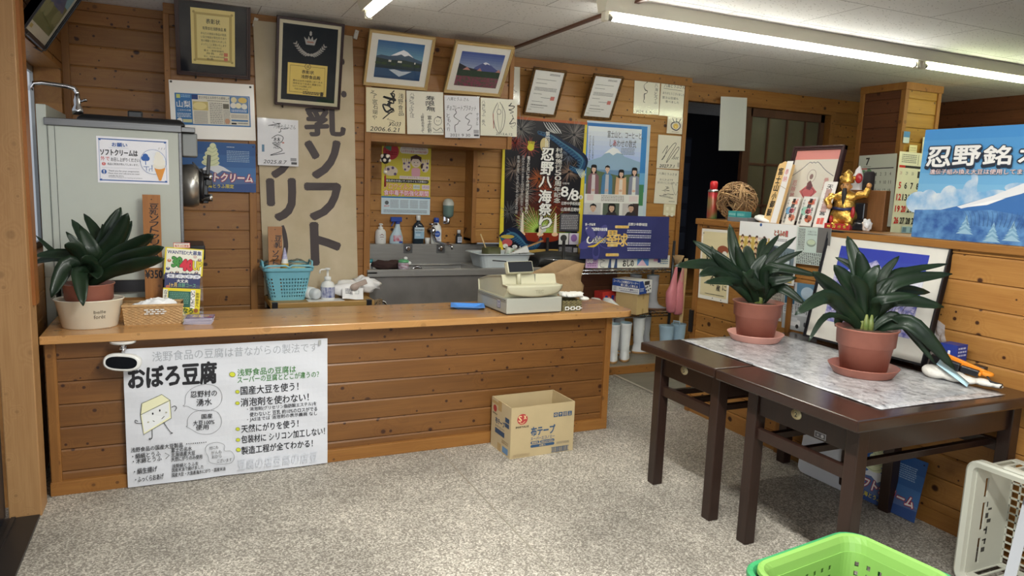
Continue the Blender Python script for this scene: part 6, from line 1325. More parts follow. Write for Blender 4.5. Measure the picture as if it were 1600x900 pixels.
# navy towel hung before the rack
tm = mat('navy_cloth', (46, 50, 108), .8, bump=.15, scale=120)
tw_ = lambda u, v: .010 * math.sin(u * 8 + v * 2) * (1 - .3 * v) + .006 * math.sin((1 - u) * 14 * (1 - v))
s = mk([(903, 336), (1040, 339), (1047, 404), (911, 403)], TW, base=tm, nx=30, ny=20, t=.001, warp=lambda u, v: .006 + .008 * math.sin(u * 7 + v * 3) + .005 * math.sin(u * 15 - v * 5))
W, D = s.dw, s.dh
pu = (78, 76, 140); cx, cy = s.p(930, 378)
for k in range(5): a = k * 2 * PI / 5 + .3; s.ell(cx + 11 * math.cos(a), cy - 1 + 10 * math.sin(a), 8.5, 4, pu, rot=a)
s.pt('第一学童軍', (913, 349), (930, 352), 4, WHT, bold=.02); s.pt('全日本学童野球大会出場', (914, 355), (948, 361), 5, WHT, bold=.03)
s.pt('O', (916, 374), (926, 374), 12, WHT, bold=.05, slant=.25); s.pt('O', (918, 374), (925, 374), 9, (30, 30, 60), bold=.02, slant=.25); s.pt('shino', (926, 375), (945, 373), 9, (30, 30, 60), bold=.02, slant=.25, outline=WHT, ow=.05)
s.pc([(917, 385), (926, 384), (934, 379), (946, 370)], [.6, 2.2, 1.4, .4], (226, 190, 60))
GO = mat('gold_print', (226, 178, 70), .4, rgb2=(240, 214, 150), scale=30)
for t_, bx_ in (('一', (962, 346, 981, 363)), ('塁', (947, 360, 965, 380)), ('球', (964, 365, 980, 385)), ('二', (947, 382, 965, 399))):
    q = s.pb(*bx_); s.text(t_, *q, GO, bold=.05 if t_ in '一二' else .022)
s.pt('忍野少年野球団', (981, 352), (1009, 349), 4.5, WHT, bold=.02)
for k, y in enumerate((361, 369, 381, 389)): q = s.pb(980, y - 2, 1015, y + 4.5); s.dashes(q[0], q[1], q[2], q[3], 2, (206, 206, 220), seed=k)
o = hung(s, 'navy_towel', 'navy towel with gold 一塁球二 lettering hung across the front of the wire rack', 'towel')
# printed strip standing on the rack below the towel
s = mk([(915, 399), (1046, 399), (1046, 417.5), (915, 419)], ry0 + .012, base=(230, 228, 218), t=.002); W, D = s.dw, s.dh
s.rect(0, 0, 14, D, (206, 170, 206)); s.text('08', 1, 2, 8, D * .6, WHT, bold=.02); s.dashes(2, D * .6, 12, D * .95, 2, (150, 110, 160))
for x in (27, 34): s.poly([(x, D * .3), (x + 2, D * .25), (x + 2.5, D), (x - 1.5, D)], (70, 90, 130))
s.scrib(15, 1, 8, D * .9, 4, (80, 80, 90), lw=.4); s.text('おしの', 43, D * .35, 56, D * .9, BLK, bold=.03); s.rect(60, 0, 14, D * .85, (90, 140, 196)); s.poly([(60, D * .85), (66, D * .3), (72, D * .85)], (226, 190, 206)); s.rect(80, 0, 6, D * .5, (206, 150, 180)); s.rect(85, 0, 4, D * .6, (60, 70, 140)); s.dashes(88, D * .3, 98, D * .8, 3, (120, 150, 170))
hung(s, 'printed_strip', 'printed picture strip standing on the wire rack below the navy towel', 'print')
t = thing('folded_case', 'black soft case lying on the top of the wire rack, left of the towel', 'case', (2.735, ry0 + .13, .78))
b = MB(); rings = [[(x, .10 * math.cos(a), .055 * k + .055 * k * math.sin(a) + .004) for a in [2 * PI * i / 20 for i in range(20)]] for x, k in ((-.26, .75), (-.24, 1.0), (-.1, 1.15), (.1, 1.0), (.22, .7), (.24, .5))]; b.loft(rings); b.build('case', mat('black_vinyl', (44, 44, 44), .5, bump=.3, scale=12), t); b = MB(); b.tube([(-.22, -.10, .07), (0, -.115, .066), (.2, -.085, .05)], .003, 6); b.build('zip', CHROME, t)

RUB = mat('white_rubber', (226, 228, 228), .42, var=.03, scale=6); SOLE = mat('gum_sole', (176, 134, 84), .6); GRUB = mat('grey_rubber', (176, 178, 182), .4); LIN = mat('blue_lining', (110, 130, 140), .7)
def boot(name, label, x, y, z, rz, hgt=.36, m=RUB, sm=SOLE, scale=1.0, group='rubber boots on and below the wire rack', cat='boot'):
    t = thing(name, label, cat, (x, y, z), rz, group); b = MB(); n = 22
    def sec(cx, cz, lx, ly, tilt): return [(cx + lx * math.cos(a) * math.cos(tilt), ly * math.sin(a) * (1 if math.cos(a) < .2 else .96), cz + lx * math.cos(a) * math.sin(tilt)) for a in [2 * PI * i / n for i in range(n)]]
    h = hgt
    rings = [sec(-.002, h, .062, .056, .03), sec(-.002, h - .015, .063, .057, .03), sec(-.002, h - .02, .060, .054, .02), sec(0, h * .72, .056, .050, 0), sec(0, h * .45, .049, .045, 0), sec(.004, h * .30, .052, .043, -.15), sec(.014, h * .235, .064, .043, -.4), sec(.03, .070, .080, .044, -.38), sec(.045, .046, .100, .047, -.22), sec(.052, .024, .112, .048, 0), sec(.052, .016, .112, .047, 0)]
    b.loft(rings[::-1], cap0=True, cap1=False); b.loft([sec(-.002, h, .062, .056, .03), sec(-.002, h - .002, .056, .050, .03), sec(0, h - .12, .050, .044, 0)][::-1], 1, cap0=True, cap1=False); b.build('shaft', [m, LIN], t)
    b = MB(); b.loft([sec(.052, .0, .112, .047, 0), sec(.052, .020, .115, .050, 0), sec(.052, .022, .110, .046, 0)], cap0=True); b.build('sole', sm, t)
    t.scale = (scale,) * 3; return t
boot('rubber_boot', 'white rubber boot standing nearest the counter end, left of its pair', 3.055, 4.68, .056, 1.05, .37, scale=.84); boot('rubber_boot', 'white rubber boot beside the counter end, right of its pair', 3.175, 4.70, .056, .95, .37, scale=.84)
boot('rubber_boot', 'white rubber boot with toe towards the table, standing under the wire rack', 3.445, 4.91, .056, -.3, .36, scale=.84); boot('rubber_boot', 'grey-white ribbed rubber boot behind the table corner under the wire rack', 3.60, 5.04, .056, -.3, .34, GRUB, scale=.84)
boot('rubber_boot', 'grey rubber boot with brown sole standing on the lower wire shelf', 3.60, 4.97, .408, -.35, .35, GRUB, mat('brown_sole', (120, 84, 60), .6), scale=.84); boot('rubber_boot', 'grey rubber boot half hidden behind the printed carton', 3.50, 5.08, .408, PI, .34, GRUB, mat('brown_sole', (120, 84, 60), .6), scale=.84)
boot('rubber_boot', 'grey boot deep in shade behind the white pair at the counter end', 3.20, 5.0, .056, -1.3, .36, GRUB, scale=.84); boot('rubber_boot', 'second grey boot in shade behind the white pair', 3.32, 5.02, .056, -1.3, .36, GRUB, scale=.84)
PB = mat('pale_blue_rubber', (168, 196, 216), .35)
for (x, y), lb in (((3.57, 4.70), 'pale blue rubber boot behind the table, left one'), ((3.72, 4.74), 'pale blue rubber boot with a pull loop behind the table, right one')):
    k = boot('blue_boot', lb, x, y, .056, -1.0, .27, PB, PB, group='pale blue boots behind the table')
    if 'right' in lb: b = MB(); b.tube([(-.03, -.045, .262), (-.03, -.045, .295), (.02, -.045, .295), (.02, -.045, .262)], .006, 8); b.build('pull_loop', PB, k)
# cartons
def carton(name, label, loc, w, d, h, m, rz=0, arts=(), cat='box'):
    t = thing(name, label, cat, loc, rz); b = MB(); b.box(-w / 2, w / 2, -d / 2, d / 2, 0, h); b.build('carton', m, t, bevel=.002)
    for side, base, fn in arts:
        s = Sheet(w if side in 'ft' else d, d if side == 't' else h, base, t=.0008); fn(s)
        M = {'f': frame_m((-w / 2, -d / 2, 0), (1, 0, 0), (0, 0, 1)), 'r': frame_m((w / 2, -d / 2, 0), (0, 1, 0), (0, 0, 1)), 'l': frame_m((-w / 2, d / 2, 0), (0, -1, 0), (0, 0, 1)), 't': frame_m((-w / 2, -d / 2, h), (1, 0, 0), (0, 1, 0))}[side]
        s.mesh({'f': 'front_print', 'r': 'side_print', 'l': 'side_print', 't': 'top_print'}[side], M, t)
    return t
KR = mat('kraft_card', (196, 168, 118), .65, var=.04, scale=10); TAPE = (182, 152, 100)
def tape(s): s.rect(44, 0, 14, s.dh * .3, TAPE); s.rect(44, s.dh * .75, 14, s.dh * .25, TAPE)
c0 = carton('cardboard_carton', 'plain brown taped carton on the lower wire shelf', (3.355, 4.90, .408), .19, .20, .17, KR, .45, [('f', (206, 178, 128), tape)])
def art(s):
    D = s.dh; s.rect(0, 0, 100, D * .55, (48, 84, 160)); s.text('コードレス充電式クリーナー', 4, D * .08, 96, D * .28, WHT, bold=.03); s.rect(30, D * .3, 68, D * .26, (36, 66, 140)); s.text('軽く楽しく使える', 32, D * .33, 94, D * .52, WHT, bold=.03); s.text('ラインナップ 標準セット', 26, D * .66, 96, D * .80, (50, 60, 110), bold=.02); s.dashes(30, D * .85, 96, D * .95, 1, (90, 90, 130)); s.dashes(4, D * .6, 16, D * .95, 4, (120, 120, 130))
def art2(s):
    D = s.dh; s.rect(0, 0, 100, D, (236, 236, 234)); s.poly([(0, 0), (26, 0), (62, D), (0, D)], (40, 78, 160)); s.rect(40, D * .05, 40, D * .3, (60, 60, 62)); s.dashes(6, D * .55, 36, D * .85, 3, (220, 226, 240))
    for x, y in ((52, .55), (64, .5), (82, .45), (74, .78), (88, .68), (58, .80)): s.ell(x, D * y, 5, D * .07, (50, 50, 52))
carton('printed_carton', 'white and blue printed appliance box lying on the brown carton', (3.345, 4.90, .578), .20, .25, .105, mat('white_card', (232, 232, 230), .5), .45, [('l', (236, 236, 234), art), ('f', (236, 236, 234), art2)])
def art(s):
    D = s.dh; s.rect(0, 0, 100, D, (196, 56, 48)); 
    for x in (10, 55): s.poly([(x, D), (x + 8, D * .2), (x + 26, D * .2), (x + 20, D)], (44, 66, 150)); s.ell(x + 36, D * .5, 8, D * .25, (230, 160, 150))
carton('red_packet', 'red and blue packet on the lower wire shelf behind the counter corner', (3.19, 5.05, .408), .16, .10, .160, mat('red_card', (190, 52, 46), .5), .2, [('f', (196, 56, 48), art)])
for x, y, z, r_, lb in ((3.06, 4.93, .408, -1.2, 'white trainer on the lower wire shelf, left of the pair'), (3.16, 4.91, .408, -1.2, 'white trainer with dark stripe on the lower wire shelf, right of the pair')):
    t = thing('trainer', lb, 'shoe', (x, y, z), r_, 'trainers on the wire rack'); t.scale = (.85, .85, 1.35); b = MB(); n = 18
    b.loft([[(cx + lx * math.cos(a), ly * math.sin(a), zz) for a in [2 * PI * i / n for i in range(n)]] for cx, lx, ly, zz in ((0, .11, .038, .02), (0, .112, .04, .03), (-.005, .10, .037, .05), (-.03, .07, .033, .07), (-.045, .045, .03, .085))], cap1=False); b.build('upper', WHITEP, t); b = MB(); b.loft([[(lx * math.cos(a), ly * math.sin(a), zz) for a in [2 * PI * i / n for i in range(n)]] for lx, ly, zz in ((.112, .040, 0), (.115, .043, .02))]); b.build('sole', mat('trainer_sole', (60, 60, 64), .5), t); b = MB(); b.bar((-.02, -.041, .05), (.06, -.041, .03), .004, .016); b.build('stripe', BLACKP, t)
# slippers and stick hanging at the right post
t = thing('pink_slipper', 'pair of pink slippers tied together hanging at the right end of the wire rack', 'slippers', (3.70, 4.80, .60))
PK = mat('pink_rubber', (214, 130, 140), .45, bump=.15, scale=40)
for dx, rz_, z in ((-.02, .3, 0), (.045, -.1, -.02)):
    b = MB(); n = 16; b.loft([[(dx + cx + w * math.cos(a), d * math.sin(a), z + zz) for a in [2 * PI * i / n for i in range(n)]] for zz, w, d, cx in ((-.19, .03, .022, 0), (-.175, .045, .030, 0), (-.10, .052, .040, -.006), (-.02, .050, .040, -.01), (.03, .034, .024, 0), (.10, .024, .012, .01), (.17, .014, .008, .02), (.20, .006, .004, .022))]); b.build('slipper', PK, t)
b = MB(); b.tube([(.0, 0, .19), (.03, -.01, .25), (.05, -.01, .19), (.06, -.012, .05), (.03, -.014, .10)], .003, 6); b.build('string', mat('pale_string', (206, 190, 150), .7), t)
t = thing('wooden_stick', 'pale wooden stick standing at the right end of the wire rack', 'stick', (3.78, 4.80, .056)); b = MB(); b.bar((0, 0, 0), (.03, .02, .80), .026, .02); b.build('stick', mat('bamboo', (214, 186, 136), .5), t, bevel=.002)
t = thing('paper_funnel', 'small brown paper cone at the right corner of the wire rack top', 'paper', (3.735, 4.83, .79)); b = MB(); b.lathe([(.012, 0), (.05, .09)], 14, cap1=False); b.build('cone', mat('kraft_paper', (168, 138, 100), .75, var=.06, bump=.5, scale=16), t, solid=.001)

# ================================================================== two dark tables
DW = wood('dark_stain', (54, 34, 26), (38, 24, 18), .5, 'Y', knots=0, rough=.25, coat=.5, seed=40, plank='X'); DL = wood('dark_stain_leg', (52, 33, 26), (38, 24, 19), .5, 'Z', knots=0, rough=.35, coat=.2, seed=41, plank='X')
TT = .69
def table(label, x0, x1, y0, y1, num, lx0, lx1, ly0, ly1):
    t = thing('table', label, 'table', ((x0 + x1) / 2, (y0 + y1) / 2, 0)); ox, oy = (x0 + x1) / 2, (y0 + y1) / 2
    q = lambda a, c, d, e: (a - ox, c - ox, d - oy, e - oy)
    b = MB(); b.box(*q(x0, x1, y0, y1), TT - .042, TT); b.build('tabletop', DW, t, bevel=.007, seg=2)
    for x in (lx0, lx1):
        for y in (ly0, ly1): b = MB(); b.box(*q(x - .026, x + .026, y - .026, y + .026), 0, TT - .042); b.build('leg', DL, t, bevel=.004)
    b = MB(); ap0, ap1 = TT - .145, TT - .042
    b.box(*q(lx0 - .014, lx0 + .014, ly0 + .026, ly1 - .026), ap0, ap1); b.box(*q(lx1 - .014, lx1 + .014, ly0 + .026, ly1 - .026), ap0, ap1)
    for y in (ly0, ly1): b.box(*q(lx0 + .026, lx1 - .026, y - .012, y + .012), ap0, ap1)
    b.build('apron', DL, t, bevel=.002)
    for x in (lx0, lx1): b = MB(); b.box(*q(x - .013, x + .013, ly0 + .026, ly1 - .026), .445, .49); b.build('side_rail', DL, t, bevel=.002)
    for k in range(3): y = ly0 + .07 + (ly1 - ly0 - .14) * k / 2; b = MB(); b.box(*q(lx0 + .01, lx1 - .01, y - .012, y + .012), .458, .484); b.build('shelf_bar', DL, t, bevel=.002)
    b = MB(); yc = (ly0 + ly1) / 2 + .02; X = T(lx0 - .014 - ox, yc - oy, TT - .085) @ Ry(-PI / 2); b.lathe([(.024, 0), (.024, .003), (.0, .003)], 24, 0, X, sx=.78, sy=1.0); nb_ = b.build('number_badge', mat('badge_ivory', (206, 192, 150), .4, .3), t)
    s = Sheet(.014, .02, (206, 192, 150), t=.0004); s.text(num, 10, 10, 90, s.dh - 10, BLK, bold=.02); s.mesh('badge_number', frame_m((lx0 - .0178 - ox, yc + .007 - oy, TT - .095), (0, -1, 0), (0, 0, 1)), nb_)
    return t
table('dark wooden table with number badge 5, the farther of the two, nearer the boots', 1.972, 2.94, 2.262, 2.79, '5', 2.062, 2.89, 2.325, 2.728)
t2 = table('dark wooden table with number badge 2, the nearer of the two', 1.968, 2.94, 1.565, 2.252, '2', 2.062, 2.89, 1.635, 2.105)
s = Sheet(.05, .022, (170, 170, 172), t=.001); s.rect(4, 4, 92, s.dh - 8, (90, 88, 92)); s.ell(70, s.dh / 2, 12, 12, (180, 178, 180)); s.ell(30, s.dh / 2, 8, 8, (150, 148, 150)); s.mesh('metal_tag', frame_m((2.047 - 2.454, 1.80 - 1.9085, TT - .138), (0, -1, .0), (0, 0, 1)), t2)
# marbled cover sheet across both tables
def marble():
    m = bpy.data.materials.new('marbled_cover'); m.use_nodes = True; nt = m.node_tree; lk = nt.links.new; b = nt.nodes['Principled BSDF']; tc = N(nt, 'TexCoord'); mp = N(nt, 'Mapping'); mp.inputs['Scale'].default_value = (16, 9, 1); mp.inputs['Rotation'].default_value = (0, 0, .7); lk(tc.outputs['Object'], mp.inputs[0])
    no = N(nt, 'TexNoise'); no.inputs['Scale'].default_value = 2.2; no.inputs['Detail'].default_value = 12; no.inputs['Roughness'].default_value = .85; no.inputs['Distortion'].default_value = .8; lk(mp.outputs[0], no.inputs['Vector'])
    cr = N(nt, 'ValToRGB'); e = cr.color_ramp.elements; e[0].position = .38; e[0].color = (*L3((60, 60, 62)), 1); e[1].position = .58; e[1].color = (*L3((206, 206, 207)), 1); q = e.new(.46); q.color = (*L3((156, 156, 158)), 1); lk(no.outputs[0], cr.inputs[0]); lk(cr.outputs[0], b.inputs['Base Color'])
    b.inputs['Roughness'].default_value = .28; b.inputs['Coat Weight'].default_value = .4; b.inputs['Coat Roughness'].default_value = .15
    n2 = N(nt, 'TexNoise'); n2.inputs['Scale'].default_value = 9; lk(tc.outputs['Object'], n2.inputs['Vector']); bp = N(nt, 'Bump'); bp.inputs['Strength'].default_value = .25; bp.inputs['Distance'].default_value = .02; lk(n2.outputs[0], bp.inputs['Height']); lk(bp.outputs[0], b.inputs['Normal']); return m
b = MB(); C = [onZ(1056, 522, TT), onZ(1150, 512, TT), onZ(1400, 560, TT), onZ(1530, 612, TT), onZ(1380, 637, TT), onZ(1240, 588, TT), onZ(1160, 560, TT)]
P0, P1_, P2_, P3_ = Vector((2.20, 2.755, TT)), Vector((2.80, 2.75, TT)), Vector((2.77, 1.60, TT)), Vector((2.15, 1.63, TT))
P0, P3_ = onZ(1062, 522, TT), onZ(1378, 636, TT); P0 = Vector((2.19, 2.77, TT)); P3_ = Vector((2.155, 1.632, TT)); P2_ = Vector((2.80, 1.61, TT)); P1_ = Vector((2.80, 2.77, TT)); n = 24; vs = []
for j in range(n + 1):
    for i in range(n + 1):
        u, v = i / n, j / n; p = P0.lerp(P1_, u).lerp(P3_.lerp(P2_, u), v); vs.append((p.x, p.y, TT + .0015 + .0012 * (1 + math.sin(u * 9 + v * 23)) * (abs(v - .45) > .03)))
b.add(vs, [(j * (n + 1) + i, j * (n + 1) + i + 1, (j + 1) * (n + 1) + i + 1, (j + 1) * (n + 1) + i) for j in range(n) for i in range(n)], 0, None, True)
tag(b.build('table_cover', marble(), solid=.0008), 'grey marbled plastic cover sheet spread over both dark tables', 'table cover')
TZ = TT + .004
def saucer(label, loc, m, r=.135):
    t = thing('plant_saucer', label, 'saucer', loc); b = MB(); b.lathe([(r * .80, 0), (r * .84, .004), (r * .98, .034), (r, .038), (r * .965, .038), (r * .80, .007), (0, .007)], 40, cap1=False); b.build('saucer', m, t)
pa = (2.555, 2.66, TZ); pb_ = (2.515, 2.005, TZ)
saucer('faded pink plastic saucer on the farther table under the plant', pa, mat('faded_pink', (206, 150, 136), .5, var=.12, scale=8)); saucer('terracotta saucer on the nearer table under the plant', pb_, TERRA)
clivia('clivia on the farther table before the pinned papers', (pa[0], pa[1], TZ + .008), 0, [
    ((1150, 400), (1140, 350), .055, .0, -.06, .95), ((1162, 420), (1150, 380), .05, .03, .05, .95), ((1125, 405), (1083, 376), .05, -.02, -.06, .9), ((1130, 430), (1112, 384), .04, .0, .0, .8), ((1140, 420), (1112, 395), .055, .05, .08, .9),
    ((1110, 415), (1053, 416), .056, .05, .10, .7), ((1115, 425), (1092, 432), .05, .08, .12, .7), ((1192, 400), (1218, 366), .036, -.02, -.05, .8), ((1200, 410), (1244, 370), .040, .0, .0, .8), ((1190, 385), (1197, 372), .034, -.08, -.10, .9), ((1210, 415), (1254, 392), .038, .03, .05, .75),
    ((1198, 422), (1220, 422), .05, .10, .14, .85), ((1168, 436), (1178, 420), .044, .12, .17, .9), ((1205, 440), (1245, 434), .05, .08, .12, .8), ((1205, 418), (1282, 432), .046, .05, .10, .75), ((1225, 452), (1258, 476), .046, .08, .12, .8),
    ((1215, 424), (1240, 430), .04, -.04, -.06, .7), ((1170, 400), (1166, 384), .05, -.06, -.1, .9), ((1135, 440), (1100, 442), .045, .10, .15, .6), ((1180, 420), (1200, 395), .05, .02, .03, .9), ((1185, 450), (1160, 424), .045, .10, .14, .8)], 5)
clivia('clivia on the nearer table before the big framed photo', (pb_[0], pb_[1], TZ + .008), 0, [
    ((1338, 410), (1324, 369), .05, .0, -.05, .95), ((1350, 430), (1342, 392), .056, .03, .04, .95), ((1325, 440), (1303, 414), .055, .02, .02, .9), ((1300, 450), (1270, 424), .05, .06, .10, .8), ((1335, 420), (1305, 402), .03, -.06, -.1, .8),
    ((1358, 440), (1374, 414), .05, .05, .06, .95), ((1380, 430), (1405, 400), .036, .0, .0, .8), ((1385, 440), (1416, 418), .046, -.03, -.05, .85), ((1400, 430), (1482, 412), .034, .0, .0, .7), ((1405, 440), (1488, 428), .05, .04, .06, .75), ((1400, 455), (1453, 457), .05, -.02, -.04, .75),
    ((1405, 468), (1475, 480), .054, .08, .10, .8), ((1430, 510), (1492, 578), .056, .10, .12, .85), ((1405, 500), (1462, 570), .036, .06, .08, .7), ((1290, 464), (1242, 492), .054, .08, .12, .85), ((1290, 495), (1263, 534), .024, .06, .10, .6), ((1320, 485), (1305, 510), .05, -.06, -.10, .9),
    ((1320, 460), (1304, 452), .04, -.06, -.10, .8), ((1372, 455), (1395, 435), .05, .02, .03, .9), ((1345, 450), (1330, 430), .05, .05, .07, .9), ((1375, 470), (1432, 462), .04, .10, .13, .7)], 9)
# framed photo leaning on the wall
Mf_o = Vector((2.838, 2.625, TZ)); 
blm = mat('frosted_tree', (70, 78, 170), .5, rgb2=(206, 200, 226), scale=42, detail=8)
def art(s):
    W, D = s.dw, s.dh; s.rect(0, 0, W, D, (226, 222, 212)); x0, y0, x1, y1 = 13, 10, 87, D - 15
    for i in range(8): s.rect(x0, y0 + (y1 - y0) * i / 8, x1 - x0, (y1 - y0) / 8 + .1, (int(58 + i * 5), int(70 + i * 7), int(172 + i * 2)))
    s.poly([(x0, y1), (x0, y0 + 16), (x0 + 8, y0 + 22), (x0 + 16, y0 + 14), (x0 + 26, y0 + 12), (x0 + 34, y0 + 8), (x0 + 40, y0 + 14), (x0 + 48, y0 + 12), (x0 + 54, y0 + 22), (x0 + 60, y0 + 30), (x1, y0 + 34), (x1, y1)], blm)
    s.poly([(x0 + 52, y0 + 26), (x0 + 62, y0 + 18), (x1, y0 + 16), (x1, y0 + 24), (x0 + 62, y0 + 30)], (226, 226, 236)); r = random.Random(6)
    s._up(); s.hold = True
    for k in range(46):
        x = x0 + 4 + 66 * r.random(); y = y1 - 4 - 10 * r.random(); a = -PI / 2 + .7 * (r.random() - .5); l = 10 + 16 * r.random()
        s.curve([(x, y), (x + l * .5 * math.cos(a), y + l * .5 * math.sin(a)), (min(x1, max(x0, x + l * math.cos(a + .4))), y + l * math.sin(a + .4))], [.5, .3, .15], (56, 52, 80))
    s._up()
    s.z += .0001
    for k in range(150): x = x0 + 72 * r.random(); y = y0 + 18 + (y1 - y0 - 20) * r.random(); s.ell(x, y, .5 + r.random() * .8, .4 + r.random() * .7, (214, 206, 226), n=6)
    s.hold = False
w_, h_ = .635, .545; up_ = Vector((.105, 0, .535)).normalized()
t, M_, _, _ = framed(None, 0, 0, 'large framed photo of a frosted tree under blue sky leaning on the half wall', 'picture', .010, .03, mat('black_frame', (26, 26, 32), .4), art, fit=(frame_m(Mf_o + Vector((0, 0, .012)), (.03, -1, 0), up_), w_, h_))
# small things at the far end of the nearer table
def art(s): s.dashes(10, 14, 90, s.dh * .4, 3, (190, 196, 226)); s.rect(12, s.dh * .5, 76, s.dh * .2, (90, 110, 190)); s.rect(56, s.dh * .74, 30, s.dh * .2, (200, 204, 226))
def art2(s): s.text('H', 10, s.dh * .2, 60, s.dh * .55, (226, 230, 240), bold=.03); s.dashes(10, s.dh * .6, 90, s.dh * .85, 2, (190, 196, 226))
carton('blue_box', 'small dark blue printed box behind the tools on the nearer table', (2.885, 1.885, TT), .075, .07, .135, mat('blue_card', (40, 58, 138), .4), .1, [('f', (44, 62, 146), art), ('l', (40, 58, 138), art2)])
t = thing('clear_wrap', 'crumpled clear plastic sheet behind the blue box, leaning on the half wall', 'plastic', (2.925, 2.02, TT)); b = MB(); r = random.Random(3); n = 9; vs = [(-.0 + .03 * (j / n) + .016 * (r.random() - .5), .06 - .15 * i / n + .05 * (j / n), .27 * j / n * (1 - .3 * i / n)) for j in range(n + 1) for i in range(n + 1)]; b.add(vs, [(j * (n + 1) + i, j * (n + 1) + i + 1, (j + 1) * (n + 1) + i + 1, (j + 1) * (n + 1) + i) for j in range(n) for i in range(n)]); b.build('wrap', mat('milky_film', (206, 206, 208), .25, alpha=.45), t)
t = thing('tape_cutter', 'orange and black hand tool lying on the white gloves on the nearer table', 'tool', (2.80, 1.80, TZ + .045), rz=.15); t.scale = (.78, .78, .9)
OR = mat('orange_plastic', (226, 140, 36), .4); b = MB(); b.bar((.0, .12, .045), (.03, -.10, .0), .042, .016); b.bar((.045, .10, .05), (.05, -.13, .002), .016, .02); b.ell((.04, -.12, .004), (.026, .03, .012)); b.build('orange_body', OR, t, bevel=.004)
b = MB(); b.bar((-.03, .125, .03), (-.008, -.01, .008), .034, .05); b.bar((.0, -.01, .012), (.02, -.09, .0), .03, .03); b.bar((.085, -.03, .012), (.09, -.09, .006), .05, .034); b.build('black_grip', BLACKP, t, bevel=.005)
b = MB(); b.tube([(.03, -.11, .01), (.01, -.15, -.02), (.05, -.19, -.03), (.0, -.20, -.034)], .004, 6); b.build('cord', BLACKP, t)
t = thing('cotton_gloves', 'white cotton gloves lying under the orange tool on the nearer table', 'gloves', (2.775, 1.83, TZ)); t.scale = (.85, .72, 1); b = MB(); b.ell((-.02, .05, .028), (.045, .075, .028)); b.ell((.01, -.03, .022), (.045, .08, .022)); b.ell((.07, -.15, .015), (.028, .07, .015)); b.ell((.09, -.20, .012), (.018, .05, .012)); b.ell((.03, -.09, .016), (.035, .06, .016)); b.build('gloves', mat('cotton', (228, 224, 214), .85, bump=.3, scale=60), t, remesh=.006)
t = thing('blue_strap', 'pale blue perforated strap draped over the white gloves', 'strap', (2.735, 1.80, TZ)); t.scale = (.9, .9, 1.1); b = MB(); vs = []
for i in range(9): u = i / 8; vs += [(.025 + .0 * u, .055 - .14 * u, .075 - .06 * u), (-.02 + .01 * u, .04 - .14 * u, .062 - .055 * u)]
b.add(vs, [(2 * i, 2 * i + 1, 2 * i + 3, 2 * i + 2) for i in range(8)], 0, None, True); b.build('strap', mat('mask_blue', (176, 212, 226), .6), t, solid=.002)

# ================================================================== papers pinned on the half wall
XP = XW - .022 - .003
def pinned(c, label, fn, base, name='pinned_paper', X=XP, t=.0012, film=False):
    s = mk(c, X, 'X', base=base, t=t); fn(s); o = hung(s, name, label, 'paper')
    if film: g = MB(); g.add([(-.004, -.004, t + .003), (s.w + .004, -.004, t + .005), (s.w + .004, s.h + .004, t + .002), (-.004, s.h + .004, t + .004)], [(0, 1, 2, 3)]); g.build('clear_sleeve', glassmat('sleeve_film', (.98, .98, .98), .06, .12), o)
    return o
def art(s):
    D = s.dh; s.rect(6, 6, 88, D - 14, (226, 214, 172)); s.ell(74, D * .28, 18, 10, (150, 84, 60)); s.ell(80, D * .33, 8, 6, (236, 232, 220))
    s.vtext('日本に', 80, D * .60, 93, D * .84, BLK, bold=.02); s.vtext('日本産', 60, D * .58, 73, D * .86, BLK, bold=.02); s.vtext('増えた', 40, D * .52, 53, D * .80, BLK, bold=.02); s.vtext('のか', 22, D * .30, 35, D * .62, BLK, bold=.02); s.dashes(24, D * .91, 88, D * .93, 1, (90, 84, 70))
    for x, y in ((8, 10), (50, D - 5), (78, D - 4)): s.ell(x, y, 1.4, 1.4, (60, 60, 60))
pinned([(1100, 356), (1141, 361), (1141, 474), (1088, 465)], 'cream poster with vertical black lettering at the end of the half wall', art, (236, 232, 220), X=XW - .004)
def art(s):
    D = s.dh; s.text('とうふの里', 62, D * .11, 84, D * .20, (206, 80, 100), bold=.03, outline=(90, 150, 90), ow=.04); s.ell(38, D * .04, 2, 2, (60, 100, 160)); s.dashes(60, D * .25, 84, D * .30, 2, (110, 106, 110))
    s.rect(0, D * .26, 55, D * .5, (206, 176, 90)); r = random.Random(9)
    for k in range(5):
        for j in range(4): x = 6 + j * 13; y = D * (.30 + .1 * k); s.rect(x - 3, y, 8, D * .055, (226, 214, 170)); s.ell(x + 1, y - 2, 2.6, 3, (90, 60, 50)); s.ell(x + 1, y, 2, 2.4, (226, 186, 150))
    s.rect(36, D * .26, 18, D * .06, (240, 236, 230)); s.dashes(37, D * .265, 53, D * .31, 2, (150, 80, 80)); s.poly([(40, D * .50), (58, D * .36), (98, D * .40), (98, D * .72), (40, D * .72)], (110, 126, 134)); s.poly([(40, D * .50), (58, D * .36), (80, D * .44), (60, D * .56)], (60, 66, 72))
    for k in range(8): s.line([(58 + k * 5, D * .46), (58 + k * 5, D * .68)], .8, (60, 62, 66))
    s.rect(62, D * .60, 30, D * .05, (196, 206, 210)); s.rect(0, D * .74, 98, D * .22, (206, 186, 110)); s.dashes(0, D * .72, 98, D * .74, 1, (190, 120, 60))
    for j in range(7): s.rect(6 + j * 13, D * .78, 8, D * .14, (232, 220, 180)); s.ell(10 + j * 13, D * .77, 2.8, 3, (80, 56, 46))
pinned([(1157, 344), (1247, 353.5), (1242, 446), (1150, 432)], 'white flyer with food and building photos pinned to the ledge, centre', art, (236, 236, 234))
